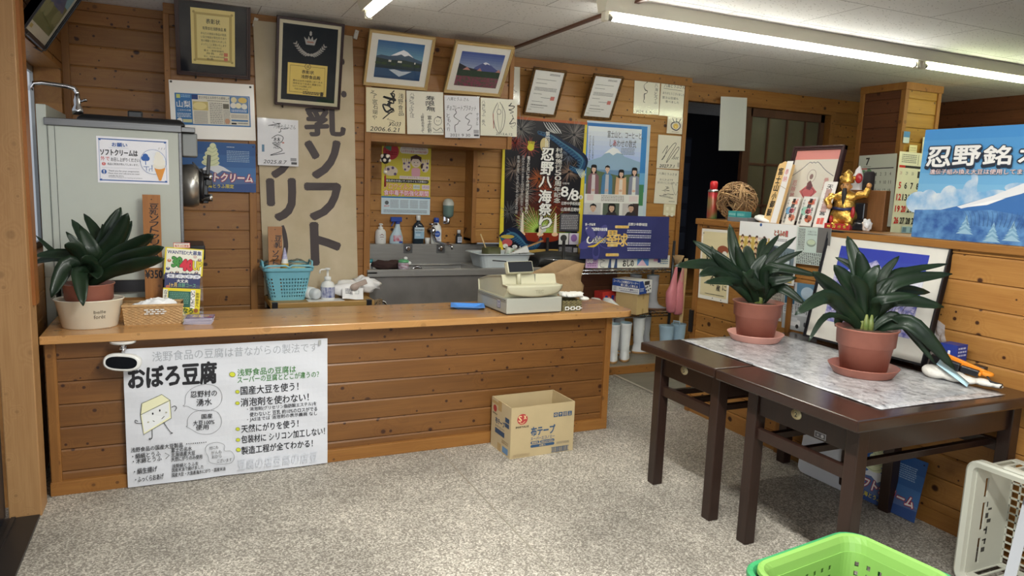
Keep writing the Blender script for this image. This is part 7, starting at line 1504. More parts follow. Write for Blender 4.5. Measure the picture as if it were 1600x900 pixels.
def art(s):
    D = s.dh; s.dashes(5, 4, 26, D * .62, 5, (90, 94, 92), vertical=True); s.rect(28, 4, 34, D * .66, (206, 222, 214)); s.text('八海とうふ', 32, 8, 58, 13, (50, 56, 56)); s.text('浅野食品の豆腐', 32, 15, 59, 19, (60, 66, 66)); s.ell(45, D * .42, 14, 9, (150, 166, 150)); s.ell(45, D * .40, 12, 6, (206, 220, 190)); s.dashes(5, D * .68, 95, D * .98, 16, (90, 96, 94), vertical=True); s.rect(62, 0, 38, D * .66, (120, 118, 116))
pinned([(1247, 354), (1302, 357), (1292, 417), (1242, 411)], 'newspaper cutting in a clear sleeve pinned to the ledge beside the big frame', art, (208, 220, 212), name='newspaper_cutting', film=True, X=XP - .004)
def art(s): D = s.dh; s.dashes(4, 4, 96, D * .3, 20, (120, 120, 120), vertical=True, seed=3); s.dashes(4, D * .34, 96, D * .64, 20, (120, 120, 120), vertical=True, seed=4); s.dashes(4, D * .68, 96, D * .97, 20, (120, 120, 120), vertical=True, seed=5)
pinned([(1176, 443), (1224, 446), (1222, 506), (1166, 486)], 'grey newspaper page low on the half wall behind the left table plant', art, (206, 206, 202), name='newspaper_page', X=XW - .003)
def art(s):
    D = s.dh; s.rect(36, 0, 64, D * .40, (96, 136, 166)); s.ell(66, D * .2, 18, 14, (176, 196, 212)); s.rect(4, D * .30, 28, D * .16, (60, 120, 160)); s.dashes(4, D * .5, 30, D * .66, 4, (110, 130, 150)); s.dashes(4, 4, 32, D * .26, 6, (110, 110, 116), vertical=True); s.rect(0, D * .68, 100, D * .32, (176, 182, 186))
    s.rrect(12, D * .78, 40, 14, 4, (226, 228, 230)); s.rrect(20, D * .73, 24, 10, 4, (206, 210, 214))
    for x in (20, 44): s.ell(x, D * .78 + 14, 4.6, 4.6, (40, 40, 44))
    s.rrect(62, D * .80, 26, 10, 3, (70, 74, 80)); s.dashes(36, D * .44, 96, D * .64, 10, (130, 134, 140), vertical=True)
pinned([(1226, 440), (1288, 446), (1272, 524), (1222, 510)], 'blue and white leaflet with a small car picture beside the big frame', art, (206, 212, 216), name='leaflet', X=XW - .005)

# ================================================================== things along the ledge
LE = 1.24
t = thing('spray_can', 'red aerosol can at the end of the ledge beside the wicker ball', 'can', (3.13, 3.60, LE)); p = onX(1112, 344, 3.13); t.location = (3.06, onX(1111.5, 344, 3.06).y, LE)
b = MB(); b.lathe([(.030, 0), (.032, .004), (.032, .165), (.024, .18)], 22); b.build('can', mat('red_tin', (176, 44, 50), .3, .2, rgb2=(90, 140, 84), scale=9, detail=1), t); b = MB(); b.lathe([(.033, .165), (.033, .175), (.026, .185)], 22); b.build('collar', CHROME, t); b = MB(); b.lathe([(.024, .182), (.024, .225), (.018, .235), (.008, .236)], 18); b.build('cap', mat('red_cap', (206, 40, 44), .35), t)
t = thing('wicker_ball', 'big tangled wicker ball on the ledge', 'ball', (3.12, onX(1149, 345, 3.12).y, LE)); b = MB(); r = random.Random(21)
for k in range(52):
    ax = Vector((r.gauss(0, 1), r.gauss(0, 1), r.gauss(0, 1))).normalized(); u = ax.orthogonal().normalized(); v = ax.cross(u); off = (r.random() - .5) * .9; rr_ = math.sqrt(1 - off * off); ph = r.random() * 6; pts = []
    ln = 2 * PI * (.5 + .5 * r.random()); st = r.random() * 6
    for i in range(26):
        a = st + ln * i / 25; q = (ax * off + u * (rr_ * math.cos(a)) + v * (rr_ * math.sin(a))).normalized() * (1 - .10 * r.random() * (i % 3 == 0) - .03 * math.sin(3 * a + ph)); pts.append((q.x * .118, q.y * .122, max(.004, .116 + q.z * .116)))
    b.tube(pts, .0026 + .0016 * r.random(), 5, mi=k % 2)
b.build('wicker', [mat('vine_dark', (136, 104, 70), .7), mat('vine_light', (190, 154, 108), .7)], t)
carton('grey_case', 'flat grey box under the two teal packets on the ledge', (3.0, 3.30, LE), .09, .165, .026, mat('grey_card', (120, 122, 124), .5))
for y, lb, fn in ((3.355, 'teal packet on the grey box, left one', None), (3.283, 'teal packet with white lettering on the grey box, right one', 1)):
    k = carton('teal_packet', lb, (2.99, y, LE + .0265), .05, .066, .034, mat('teal_card', (60, 150, 150), .4), 0, [('l', (64, 158, 156), (lambda s: s.dashes(8, 20, 92, s.dh - 10, 2, (170, 214, 206))))]); k['group'] = 'teal packets on the ledge'
t = thing('white_pad', 'white curved cushion-shaped dish on the ledge beside the wooden tablet', 'dish', (3.03, 3.16, LE)); b = MB(); b.loft([[(w * math.cos(a), d * math.sin(a), z + .012 * math.sin(a)) for a in [2 * PI * i / 24 for i in range(24)]] for w, d, z in ((.04, .055, .0125), (.05, .065, .02), (.045, .06, .03), (.03, .04, .036))]); b.build('dish', WHITEP, t)
def ledge_y(px, X): return onX(px, 345, X).y
# wooden prayer tablet, framed scroll, seals, paper talisman
def leanboard(c, X, lab, base, fn, name, cat, th, lean=.25, **k):
    M, w, h = sheet_x(c, X); y0 = M.translation.y; up = Vector((math.sin(lean), 0, math.cos(lean))); hh = h / math.cos(lean) * 1.0
    s = Sheet(w, hh, base, t=th, **k); s.M = frame_m(Vector((X, y0, LE + .003)), (0, -1, 0), up); fn(s); return hung(s, name, lab, cat)
def art(s):
    D = s.dh; s.rect(56, 0, 44, D, (236, 234, 230)); s.poly([(4, 20), (56, 6), (56, D), (4, D)], (226, 190, 130)); s.vtext('富士山小御嶽', 14, D * .1, 46, D * .9, BLK, bold=.02, jit=6); s.vtext('奉納', 62, D * .12, 88, D * .34, (214, 120, 130)); s.curve([(0, D * .42), (50, D * .40), (100, D * .45)], 2.4, (150, 120, 70))
leanboard([(1216, 246), (1237, 252), (1215, 346), (1194, 343)], 3.03, 'wooden prayer tablet with brush writing leaning on the ledge, left of the framed scroll', (226, 190, 130), art, 'prayer_tablet', 'tablet', .02, outline=[(0, 30), (40, 0), (100, 24), (100, 480), (0, 480)], dw=100, dh=480)
def art(s):
    D = s.dh; s.rect(0, 0, 100, D * .13, (226, 150, 142)); s.rect(0, D * .13, 100, D * .87, (228, 222, 208)); s.curve([(2, D * .36), (22, D * .26), (36, D * .17), (42, D * .18), (46, D * .165), (50, D * .18), (54, D * .165), (60, D * .19), (76, D * .28), (96, D * .36)], 1, (70, 74, 96))
    s.ell(48, D * .36, 10, 12, (170, 150, 140)); s.ell(48, D * .36, 9, 11, (228, 222, 208)); s.ell(48, D * .37, 4, 5, (150, 120, 116)); s.poly([(48, D * .46), (68, D * .58), (48, D * .72), (28, D * .58)], (206, 110, 112)); s.poly([(48, D * .42), (56, D * .50), (52, D * .56), (42, D * .54), (42, D * .46)], (120, 76, 80)); s.curve([(34, D * .58), (48, D * .52), (62, D * .58), (48, D * .68)], 1, (120, 60, 64), closed=True)
    s.vtext('愛染', 78, D * .38, 88, D * .56, (206, 96, 100)); s.vtext('厄除地蔵', 8, D * .42, 18, D * .76, (206, 96, 100))
Mj, wj, hj = sheet_x([(1235, 223), (1309, 222), (1286, 346), (1204, 346)], 3.09); la2 = .2
framed(None, 0, 0, 'dark framed scroll print with a red diamond figure under a mountain line on the ledge', 'picture', .022, .022, mat('dark_frame_wood', (58, 34, 34), .35), art, fit=(frame_m((3.08, Mj.translation.y, LE + .004), (0, -1, 0), (math.sin(la2), 0, math.cos(la2))), wj, hj / math.cos(la2)), name='framed_scroll')
def seal(c1, c2):
    def fn(s):
        D = s.dh; s.rect(4, 3, 92, D - 6, (232, 230, 222)); s.ell(30, D * .5, 22, 24, c1); s.ell(70, D * .75, 24, 20, c2); s.ell(60, D * .2, 22, 14, c2); s.vtext('奉拝', 70, D * .06, 88, D * .3, (206, 70, 70)); s.ell(56, D * .5, 20, 16, (222, 120, 130)); s.vtext('薬師如来', 42, D * .06, 66, D * .78, BLK, bold=.03, jit=5); s.vtext('令和六年', 8, D * .1, 20, D * .5, BLK); s.vtext('富士山麓', 72, D * .36, 86, D * .9, BLK, jit=4); s.vtext('忍野村', 12, D * .6, 28, D * .96, BLK, bold=.02)
    return fn
leanboard([(1231, 303), (1250, 303.5), (1237, 346.5), (1217, 343)], 3.045, 'temple seal page with blue and orange tint before the framed scroll, left one', (214, 206, 196), seal((120, 170, 206), (236, 150, 120)), 'seal_page', 'print', .004)
leanboard([(1255, 304), (1277, 305), (1263, 349), (1239, 347)], 3.045, 'temple seal page with green and red tint before the framed scroll, right one', (206, 206, 200), seal((160, 206, 186), (214, 120, 90)), 'seal_page', 'print', .004)
def art(s): D = s.dh; s.vtext('天照皇大神宮', 26, D * .06, 74, D * .74, BLK, bold=.02, jit=3); s.rect(30, D * .16, 44, D * .5, mat('faint_seal', (236, 190, 184), .6, alpha=.5)); s.rect(24, D * .80, 24, D * .13, (230, 110, 96)); s.rect(52, D * .79, 24, D * .14, (230, 110, 96))
leanboard([(1283, 280), (1303, 281), (1284, 351), (1265, 350)], 3.03, 'white paper talisman with a vertical line of characters before the golden statue', (236, 232, 226), art, 'paper_talisman', 'talisman', .004)
# golden deity figurine on a red base, before a small board
yS = onX(1320, 350, 3.12).y; t = thing('golden_figurine', 'golden bearded figurine on a red and black base on the ledge', 'figurine', (3.11, yS, LE), rz=-1.15)
GOLD = mat('gilt', (214, 170, 84), .25, .85, bump=.35, scale=120)
b = MB(); b.ell((0, .0, .07), (.062, .046, .05)); b.ell((0, 0, .12), (.050, .040, .05)); b.ell((0, .0, .165), (.060, .036, .035)); b.ell((0, -.004, .195), (.02, .018, .02))
for sx, q in ((-1, [(.055, 0, .17), (.085, -.02, .14), (.06, -.05, .115)]), (1, [(.055, 0, .175), (.095, -.01, .18), (.105, -.005, .215)])): b.tube([(sx * x, y, z) for x, y, z in q], [.024, .021, .016], 10)
for sx in (-1, 1): b.tube([(sx * .028, -.01, .08), (sx * .034, -.02, .04), (sx * .034, -.03, .015)], [.026, .02, .018], 10); b.ell((sx * .034, -.042, .026), (.018, .026, .012)); b.ell((sx * .075, .01, .175), (.02, .022, .016)); b.ell((sx * .05, .02, .06), (.03, .02, .05))
b.build('robe', GOLD, t, remesh=.0045)
b = MB(); b.ell((0, -.012, .218), (.024, .022, .028)); b.ell((0, -.036, .217), (.005, .005, .008)); b.ell((-.104, -.006, .118), (.0, .0, .0)); b.ell((-.06, -.056, .114), (.014, .012, .012)); b.ell((.106, -.006, .226), (.013, .012, .014)); 
for sx in (-1, 1): b.ell((sx * .025, -.01, .218), (.004, .006, .009))
b.build('face_and_hands', mat('gilt_skin', (200, 146, 88), .4, .2), t)
b = MB(); 
for sx in (-1, 1): b.ell((sx * .009, -.033, .223), (.003, .002, .002)); b.tube([(sx * .004, -.035, .230), (sx * .016, -.031, .231)], .0016, 5)
b.lathe([(.001, -.085), (.008, -.06), (.013, -.02), (.010, .0), (.004, .004)], 12, 0, T(0, -.034, .208) @ Rx(-.12), sy=.6); b.build('beard', mat('black_beard', (26, 22, 26), .6), t)
b = MB(); b.lathe([(.026, .236), (.034, .242), (.03, .252), (.032, .262), (.022, .275), (.026, .282), (.012, .296), (.004, .305)], 18); b.ell((-.03, 0, .262), (.012, .008, .012)); b.ell((.03, 0, .262), (.012, .008, .012)); b.build('crown', GOLD, t)
b = MB(); b.ell((.052, .0, .262), (.018, .010, .026)); b.ell((.05, -.035, .09), (.010, .008, .03)); b.ell((-.055, -.03, .05), (.010, .010, .02)); b.build('red_ribbon', mat('red_enamel', (170, 40, 44), .3), t)
b = MB(); b.tube([(-.05, -.03, .108), (0, -.044, .102), (.05, -.03, .108)], .008, 8); b.build('belt', mat('navy_enamel', (36, 44, 84), .3), t)
b = MB(); b.box(-.075, .05, -.062, .05, 0, .030); b.build('red_base', mat('red_enamel', (170, 40, 44), .3), t, bevel=.003); b = MB(); b.box(-.03, .10, -.02, .06, .0, .035); b.box(.045, .095, 0, .05, .03, .14); b.ell((.07, .02, .03), (.05, .04, .035)); b.build('black_rock', mat('black_lacquer', (22, 22, 26), .25), t, bevel=.006)
b = MB()
for k in range(4): b.box(-.06 + k * .026, -.045 + k * .026, -.064, -.0615, .008, .022)
b.build('gold_characters', GOLD, t)
t = thing('wooden_backboard', 'small brown wooden box standing behind the golden figurine', 'box', (3.215, yS - .06, LE), rz=-1.35); b = MB(); b.box(-.10, .085, -.02, .03, 0, .205); b.build('board', wood('brown_board', (142, 96, 54), (112, 72, 38), .5, 'Z', knots=0, plank='X'), t, bevel=.003)
t = thing('white_plastic_bag', 'crumpled white plastic bag behind the framed scroll on the ledge', 'bag', (3.215, yS + .035, LE)); b = MB(); crumple(b, (0, 0, .15), (.035, .05, .15), 14, .18); b.build('bag', BAG, t)
t = thing('white_rag', 'small white crumpled tissue on the ledge right of the figurine', 'tissue', (3.13, onX(1355, 350, 3.13).y, LE)); b = MB(); crumple(b, (0, 0, .03), (.02, .02, .03), 4, .3); b.build('tissue', BAG, t)
t = thing('dark_roll', 'dark cylinder behind the calendar and the white bag on the ledge', 'roll', (3.225, yS - .05 + .02, LE)); b = MB(); b.lathe([(.028, .0), (.028, .29), (.02, .30)], 18); b.build('roll', mat('dark_cloth', (40, 34, 34), .8), t)

# calendars and notes on the pillar behind
def cal(s, big, red0, head):
    W, D = s.dw, s.dh; k = (60, 60, 58)
    if big: s.rect(0, D * .0, W, D * .08, (226, 222, 200)); s.text('7', 70, D * .03, 88, D * .13, (216, 60, 50), bold=.04); s.rect(44, D * .02, .8, D * .13, k); s.dashes(6, D * .03, 40, D * .14, 5, (130, 130, 124))
    else: s.text('7', 20, D * .04, 29, D * .14, k, bold=.03); s.dashes(14, D * .16, 34, D * .175, 1, (120, 120, 110)); s.ell(14, D * .245, 8, 6, (110, 150, 110)); s.ell(30, D * .24, 7, 7, (110, 150, 110))
    s.rect(2 if big else 6, D * (.165 if big else .185), 96 if big else 88, D * (.03 if big else .014), k); s.rect(2 if big else 6, D * (.165 if big else .185), 14 if big else 18, D * (.03 if big else .014), (206, 60, 54))
    first = 3
    for d in range(1, 32):
        c = (d + first - 1) % 7; r_ = (d + first - 1) // 7; x = (4 + c * 13.6) if big else (8 + c * 12.6); y = D * ((.23 + r_ * .145) if big else (.25 + r_ * .115)); col = (214, 54, 48) if c == 0 or d == 20 else (k if big else (96, 98, 94))
        w = (10 if d > 9 else 5) if big else (6.5 if d > 9 else 3.2); h = D * (.075 if big else .045); s.text(str(d), x + (0 if d > 9 else 2), y, x + w + (0 if d > 9 else 2), y + h, col, bold=.03 if big else .01)
    for c, d in enumerate((28, 29, 30)): x = (4 + c * 13.6) if big else (8 + c * 12.6); s.text(str(d), x, D * .24, x + 5, D * .28, (190, 150, 146) if c == 0 else (150, 150, 146))
    if big: s.rect(24, D * .92, 76, D * .08, (176, 206, 220)); s.dashes(26, D * .93, 98, D * .99, 4, (120, 150, 170), vertical=True)
    else:
        for j in range(3): s.dashes(20 + j * 26, D * .84 - 4, 38 + j * 26, D * .90, 4, (150, 150, 146))
        s.text('オシノテクノ工業 忍野', 24, D * .925, 88, D * .945, k, bold=.02); s.dashes(24, D * .955, 84, D * .985, 2, (110, 110, 106))
s = mk([(1338, 243), (1403, 240.5), (1392, 353), (1340, 353)], 5.43, 'X', base=(206, 208, 198), t=.002); cal(s, False, 0, 0); hung(s, 'calendar', 'pale grey wall calendar for July on the shaded side of the pillar', 'calendar')
s = mk([(1402.5, 237), (1468, 242), (1460, 366), (1394, 362)], 4.20, 'Y', base=(226, 222, 200), t=.003); cal(s, True, 0, 0); hung(s, 'calendar', 'big-numbered cream wall calendar for July beside the blue sign', 'calendar')
s = mk([(1412, 205), (1422, 206), (1420, 224), (1411, 223)], 4.216, base=(196, 206, 206), t=.002); s.rect(0, 0, 100, s.dh * .5, (80, 130, 180)); hung(s, 'pinned_note', 'tiny blue and white card on the lit face of the pillar', 'note')
s = mk([(1421, 226.5), (1433, 227), (1432, 239), (1420, 238)], 4.216, base=(226, 216, 170), t=.002); s.dashes(10, 20, 90, 80, 3, (190, 180, 140)); hung(s, 'pinned_note', 'small cream note on the pillar above the cream calendar', 'note')
s = mk([(1442, 214), (1456, 215), (1455, 240), (1440, 240)], 4.216, base=(226, 220, 190), t=.002); hung(s, 'pinned_note', 'plain note on the pillar half hidden by the blue sign', 'note')

# the blue board sign
Ms, ws, hs = sheet_x([(1443, 205), (1600, 196.5), (1600, 389), (1428, 369)], 2.99); wS = .86; hS = .468
s = Sheet(wS, hS, (86, 152, 206), t=.016, dw=180); W, D = s.dw, s.dh
s.M = frame_m((2.985, onX(1428, 368, 2.985).y, LE + .001), (.0, -1, 0), (.03, 0, 1)); s.inv = s.M.inverted()
for i in range(6): s.rect(0, D * i * .1, W, D * .11, (int(72 + i * 10), int(144 + i * 7), int(206 + i * 2)))
mt_ = mat('blue_forest', (40, 84, 148), .6, rgb2=(96, 146, 196), scale=26, detail=8)
# cloud bank and slope of the mountain
cl_ = mat('cloud_sky', (112, 168, 212), .6, rgb2=(222, 226, 228), scale=13, detail=7)
for x, y, rx_, ry_ in ((2, 66, 12, 10), (12, 66, 10, 12), (22, 66, 11, 9), (31, 62, 9, 12), (40, 62, 10, 9), (49, 58, 7, 13), (52, 47, 3.2, 8), (50, 40, 1.6, 4), (58, 62, 10, 7), (72, 58, 12, 5), (88, 51, 10, 4)): s.ell(x, y, rx_, ry_, cl_)
s.poly([(0, 76), (14, 75), (40, 68), (70, 58), (100, 44), (128, 30), (150, 22), (180, 20), (180, D), (0, D)], (62, 110, 172))
s.poly([(40, 68.4), (70, 58), (100, 44), (128, 30), (150, 22), (180, 20), (180, 30), (150, 33), (120, 44), (92, 56), (66, 64), (44, 70)], (226, 226, 228))
s.poly([(46, 69), (66, 63), (80, 60), (66, 66)], (240, 240, 240)); s.poly([(0, 73), (20, 72), (44, 72), (70, 70), (100, 74), (140, 68), (180, 72), (180, D), (0, D)], mt_)
for x, y, h in ((50, 94, 18), (74, 96, 15), (90, 95, 16), (120, 96, 14), (146, 95, 17)):
    for k in range(7): w = 1.2 + k * 1.1; s.poly([(x, y - h + k * 2.0 - 1), (x + w, y - h + k * 2.2 + 2.6), (x - w, y - h + k * 2.2 + 2.6)], (120, 160, 186) if k % 2 else (150, 184, 204))
for k in range(14): s.curve([(52 + k * 3.4, 84), (50 + k * 3.8, 76), (46 + k * 4.2, 71)], [.4, .25, .15], (60, 90, 130))
for ch, a in (('忍', (1453, 231, 1485, 260)), ('野', (1494, 229, 1531, 258)), ('銘', (1541, 229, 1580, 257))): q = s.pb(*a); s.text(ch, q[0] - .6, q[1] + 1.6, q[2] + .6, q[3] + 2.2, (40, 48, 62), bold=.07); s.text(ch, *q, (236, 234, 230), bold=.03, outline=(46, 54, 70), ow=.05)
q = s.pb(1541, 229, 1580, 257); w = q[2] - q[0]; s.text('水', q[2] + w * .28, q[1], q[2] + w * 1.28, q[3], (236, 234, 230), bold=.03, outline=(46, 54, 70), ow=.07)
a, b_ = s.p(1455, 269), s.p(1600, 268); hh_ = 4.4; s.text('遺伝子組み換え大豆は使用してません', a[0], a[1] - hh_ / 2 - .2, b_[0] * 1.0 + 11, a[1] + hh_ / 2 - .2, (226, 206, 206), bold=.02, outline=(70, 50, 60), ow=.04)
hung(s, 'blue_sign', 'large blue board sign with big white characters and a mountain photo standing on the ledge', 'sign')
# white sheet hanging before the dark doorway
s = mk([(1127, 151), (1166, 152.5), (1165, 236), (1122, 235)], P4 - .06, base=mat('white_cloth', (206, 206, 202), .8), nx=8, ny=8, warp=lambda u, v: .004 * math.sin(u * 6)); hung(s, 'hanging_sheet', 'plain white sheet hanging before the dark doorway', 'curtain')
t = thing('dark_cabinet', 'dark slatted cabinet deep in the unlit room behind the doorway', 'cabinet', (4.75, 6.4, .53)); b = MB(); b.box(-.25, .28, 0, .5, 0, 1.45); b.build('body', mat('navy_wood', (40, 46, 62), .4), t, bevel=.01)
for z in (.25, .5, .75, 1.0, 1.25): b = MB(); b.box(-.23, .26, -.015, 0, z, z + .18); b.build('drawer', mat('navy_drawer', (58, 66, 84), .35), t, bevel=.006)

# ================================================================== under and before the tables
s = mk([(1325, 690), (1456, 727), (1440, 815), (1313, 757)], XW - .02, 'X', base=(60, 100, 160), t=.003)
M_ = frame_m((XW - .075, 2.405, .004), (.0, -1, 0), (.18, 0, 1)); s = Sheet(.44, .272, (60, 100, 160), t=.003); s.M = M_; soft_poster(s); hung(s, 'soft_serve_poster', 'blue soft-serve ice cream poster leaning on the wall under the nearer table', 'poster', 'soft-serve posters')
pts = []; w, h, r_ = .34, .33, .04
b = MB(); q = oval(1, 1, 4)
def rrp(w, h, r, n=5): 
    o = []
    for cx, cy, a0 in ((w - r, r, -90), (w - r, h - r, 0), (r, h - r, 90), (r, r, 180)):
        for k in range(n): a = math.radians(a0 + 90 * k / (n - 1)); o.append((cx + r * math.cos(a), cy + r * math.sin(a)))
    return o
b.prism(rrp(.33, .31, .035), 0, .014); o = b.build('cutting_board', mat('milk_plastic', (206, 210, 218), .4)); o.matrix_world = frame_m((XW - .095, 2.60, .004), (.02, -1, 0), (.12, 0, 1)); tag(o, 'white round-cornered plastic board leaning on the wall left of the blue poster', 'board')
# cardboard box on the floor
t = thing('cardboard_box', 'open cardboard box lettered 布テープ on the floor before the counter', 'box', (1.703, 3.355, 0), rz=.035); bw_, bd_, bh_ = .378, .235, .272
KB = mat('box_card', (188, 168, 128), .7, var=.04, scale=8); b = MB(); th = .005
for a in ((-bw_ / 2, bw_ / 2, -bd_ / 2, -bd_ / 2 + th), (-bw_ / 2, bw_ / 2, bd_ / 2 - th, bd_ / 2), (-bw_ / 2, -bw_ / 2 + th, -bd_ / 2 + th, bd_ / 2 - th), (bw_ / 2 - th, bw_ / 2, -bd_ / 2 + th, bd_ / 2 - th)): b.box(*a, .0, bh_)
b.box(-bw_ / 2 + th, bw_ / 2 - th, -bd_ / 2 + th, bd_ / 2 - th, 0, th); b.build('box', KB, t)
b = MB(); b.add([(bw_ / 2 - th, -bd_ / 2 + .01, bh_), (bw_ / 2 - th, bd_ / 2 - .01, bh_), (bw_ / 2 - .012, bd_ / 2 - .02, bh_ - .17), (bw_ / 2 - .012, -bd_ / 2 + .02, bh_ - .17)], [(0, 1, 2, 3)]); b.build('tucked_flap', KB, t, solid=.003)
NV = (56, 84, 116); RD = (178, 66, 64)
def art(s):
    D = s.dh; s.ell(17, 17, 8, 7.6, RD); s.text('S', 11, 12, 16, 20, (226, 200, 150), bold=.02); s.text('x', 19, 12, 23, 17, (226, 200, 150), bold=.02); s.curve([(13, 21), (17, 23), (21, 20)], .7, (226, 200, 150)); s.text('SMARTVALUE', 7, 26.5, 27, 29, BLK, bold=.03)
    s.text('布テープ', 31, 30, 69, 43, NV, bold=.03); s.text('スーパーエコノミー', 31, 44.5, 69, 49, NV, bold=.02); s.rrect(31, 50.5, 14, 4, 2, NV); s.text('重梱包', 33, 51.3, 43, 53.8, (200, 176, 130), bold=.02); s.rrect(46, 50.5, 23, 4, 2, NV); s.text('50mm×25m', 48, 51.3, 67, 53.8, (200, 176, 130), bold=.02); s.rrect(31, 55.5, 38, 4, 2, NV); s.text('30巻入', 45, 56.2, 55, 58.8, (200, 176, 130), bold=.02)
    for k in range(4):
        x = 66 + k * 7.6; s.rect(x, 13, 6.4, 6.4, NV)
        if k == 0: s.ell(x + 3.2, 16.2, 2, 2, (200, 176, 130)); s.ell(x + 3.2, 16.2, 1.1, 1.1, NV)
        if k == 1: s.poly([(x + 1, 16), (x + 3.2, 14), (x + 5.4, 16)], (200, 176, 130)); s.rect(x + 2.9, 16, .6, 2.4, (200, 176, 130))
        if k == 2:
            for j in (1.2, 3, 4.6): s.rect(x + j, 13.8, .7, 4.8, (200, 176, 130))
        if k == 3: s.rect(x + 2.8, 14, .8, 3, (200, 176, 130)); s.rect(x + 1.4, 17.4, 3.6, .8, (200, 176, 130))
    s.dashes(72, 56, 93, 60, 2, (150, 140, 120)); s.rect(64, 63, 29, .5, NV); s.rect(64, 70, 29, .5, NV)
    r = random.Random(5); x = 65
    while x < 92: w = .4 + r.random() * .8; s.rect(x, 63, w, 7.2, NV); x += w + .5 + .5 * r.random()
    s.dashes(4, 66, 30, 70, 2, (170, 150, 116))
s = Sheet(bw_, bh_, KB, t=.0006); art(s); s.mesh('front_print', frame_m((-bw_ / 2, -bd_ / 2 - .0002, 0), (1, 0, 0), (0, 0, 1)), t)
def art(s):
    D = s.dh; s.rect(34, 0, 18, D * .2, (190, 160, 110)); s.rect(36, D * .84, 18, D * .16, (190, 160, 110)); s.rect(2, 6, 40, D * .06, (190, 160, 110)); s.ell(18, D * .2, 9, 8, RD); s.text('SMARTVALUE', 6, D * .29, 30, D * .315, BLK, bold=.03); s.text('布テープ', 22, D * .36, 70, D * .48, NV, bold=.03); s.text('スーパーエコノミー', 22, D * .50, 70, D * .55, NV, bold=.02); s.rect(22, D * .57, 48, D * .10, NV); s.rect(72, D * .24, 20, D * .09, NV); s.rect(72, D * .35, 20, D * .08, NV); s.dashes(58, D * .72, 92, D * .8, 2, (170, 150, 116)); s.rect(62, D * .84, 28, D * .12, (110, 150, 190))
s = Sheet(bd_, bh_, mat('box_card_side', (206, 188, 150), .7, var=.03, scale=8), t=.0006); art(s); s.mesh('side_print', frame_m((-bw_ / 2 - .0002, bd_ / 2, 0), (0, -1, 0), (0, 0, 1)), t)
# grey mesh crate on its side, opening towards the room
t = thing('mesh_crate', 'grey plastic mesh crate standing on its side by the right wall', 'crate', (0, 0, 0)); GC = mat('crate_grey', (190, 190, 176), .5)
cx0, cx1, cy0, cy1, cz1 = 2.61, 2.85, .97, 1.60, .475
def rrim(x, o, w):  # rounded rectangle ring in the YZ plane
    n = []; r = .045 + o
    for cy, cz, a0 in ((cy1 - .045, .045, -90), (cy1 - .045, cz1 - .045, 0), (cy0 + .045, cz1 - .045, 90), (cy0 + .045, .045, 180)):
        for k in range(6): a = math.radians(a0 + 18 * k); n.append((x, cy + r * math.cos(a), cz + r * math.sin(a)))
    return n
b = MB(); b.loft([rrim(cx0 + .03, -.001, 0), rrim(cx0, 0, 0), rrim(cx0 - .004, -.006, 0), rrim(cx0, -.022, 0), rrim(cx0 + .03, -.024, 0)], cap0=False, cap1=False, smooth=False); b.build('rim', GC, t, solid=.004)
b = MB(); zb, zt, ya, yb = .03, cz1 - .03, cy0 + .03, cy1 - .03
for k in range(19): y = ya + (yb - ya) * k / 18; b.bar((cx1 - .004, y, zb), (cx1 - .004, y, zt), .006, .006, up=(1, 0, 0))
for k in range(15): z = zb + (zt - zb) * k / 14; b.bar((cx1 - .004, ya, z), (cx1 - .004, yb, z), .006, .006, up=(1, 0, 0))
b.build('mesh_floor', GC, t)
b = MB()   # side nearest the table, with slots
ys = cy1 - .026; 
for x0_, x1_, z0_, z1_ in ((cx0 + .02, cx0 + .075, .03, cz1 - .03), (cx0 + .095, cx1, .03, cz1 - .03), (cx0 + .075, cx0 + .095, .03, .06), (cx0 + .075, cx0 + .095, .16, .19), (cx0 + .075, cx0 + .095, .30, .32), (cx0 + .075, cx0 + .095, cz1 - .08, cz1 - .03)): b.box(x0_, x1_, ys - .003, ys + .003, z0_, z1_)
b.build('slotted_side', GC, t)
b = MB()
for zz in (.028, cz1 - .028):
    b.box(cx0 + .02, cx0 + .06, ya, yb, zz - .003, zz + .003); b.box(cx1 - .03, cx1, ya, yb, zz - .003, zz + .003)
    for k in range(20): y = ya + (yb - ya) * k / 19; b.box(cx0 + .05, cx1 - .02, y - .004, y + .004, zz - .002, zz + .002)
for k in range(14): z = zb + (zt - zb) * k / 13; b.box(cx0 + .02, cx1, cy0 + .025, cy0 + .031, z - .004, z + .004)
b.box(cx0 + .02, cx0 + .06, cy0 + .025, cy0 + .031, zb, zt); b.build('slatted_walls', GC, t)
b = MB(); b.box(cx0 - .002, cx0 + .03, cy0 + .18, cy1 - .12, cz1 - .002, cz1 + .014); b.build('grip_lip', GC, t, bevel=.008)
q = MB()   # row of cut-out marks
for k, (z_, w_, h_) in enumerate(((.10, .020, .018), (.13, .008, .022), (.145, .022, .006), (.17, .008, .03), (.185, .020, .008), (.215, .022, .014), (.235, .016, .02), (.265, .020, .008), (.28, .006, .02))): q.box(cx0 + .10 + .012 * (k % 2), cx0 + .10 + .012 * (k % 2) + w_, ys - .0036, ys - .003, z_, z_ + h_)
q.build('cut_marks', mat('slot_dark', (60, 58, 54), .7), t)
t = thing('aluminium_strip', 'flat aluminium strip leaning across the grey crate', 'strip', (2.50, 1.36, .006)); b = MB(); d_ = at(1602, 806, 2.56) - Vector((2.50, 1.36, .006)); b.bar((0, 0, 0), tuple(d_ * 1.25), .034, .006, up=(-.8, -.5, .3)); b.build('strip', mat('aluminium', (140, 142, 146), .5, .4), t)
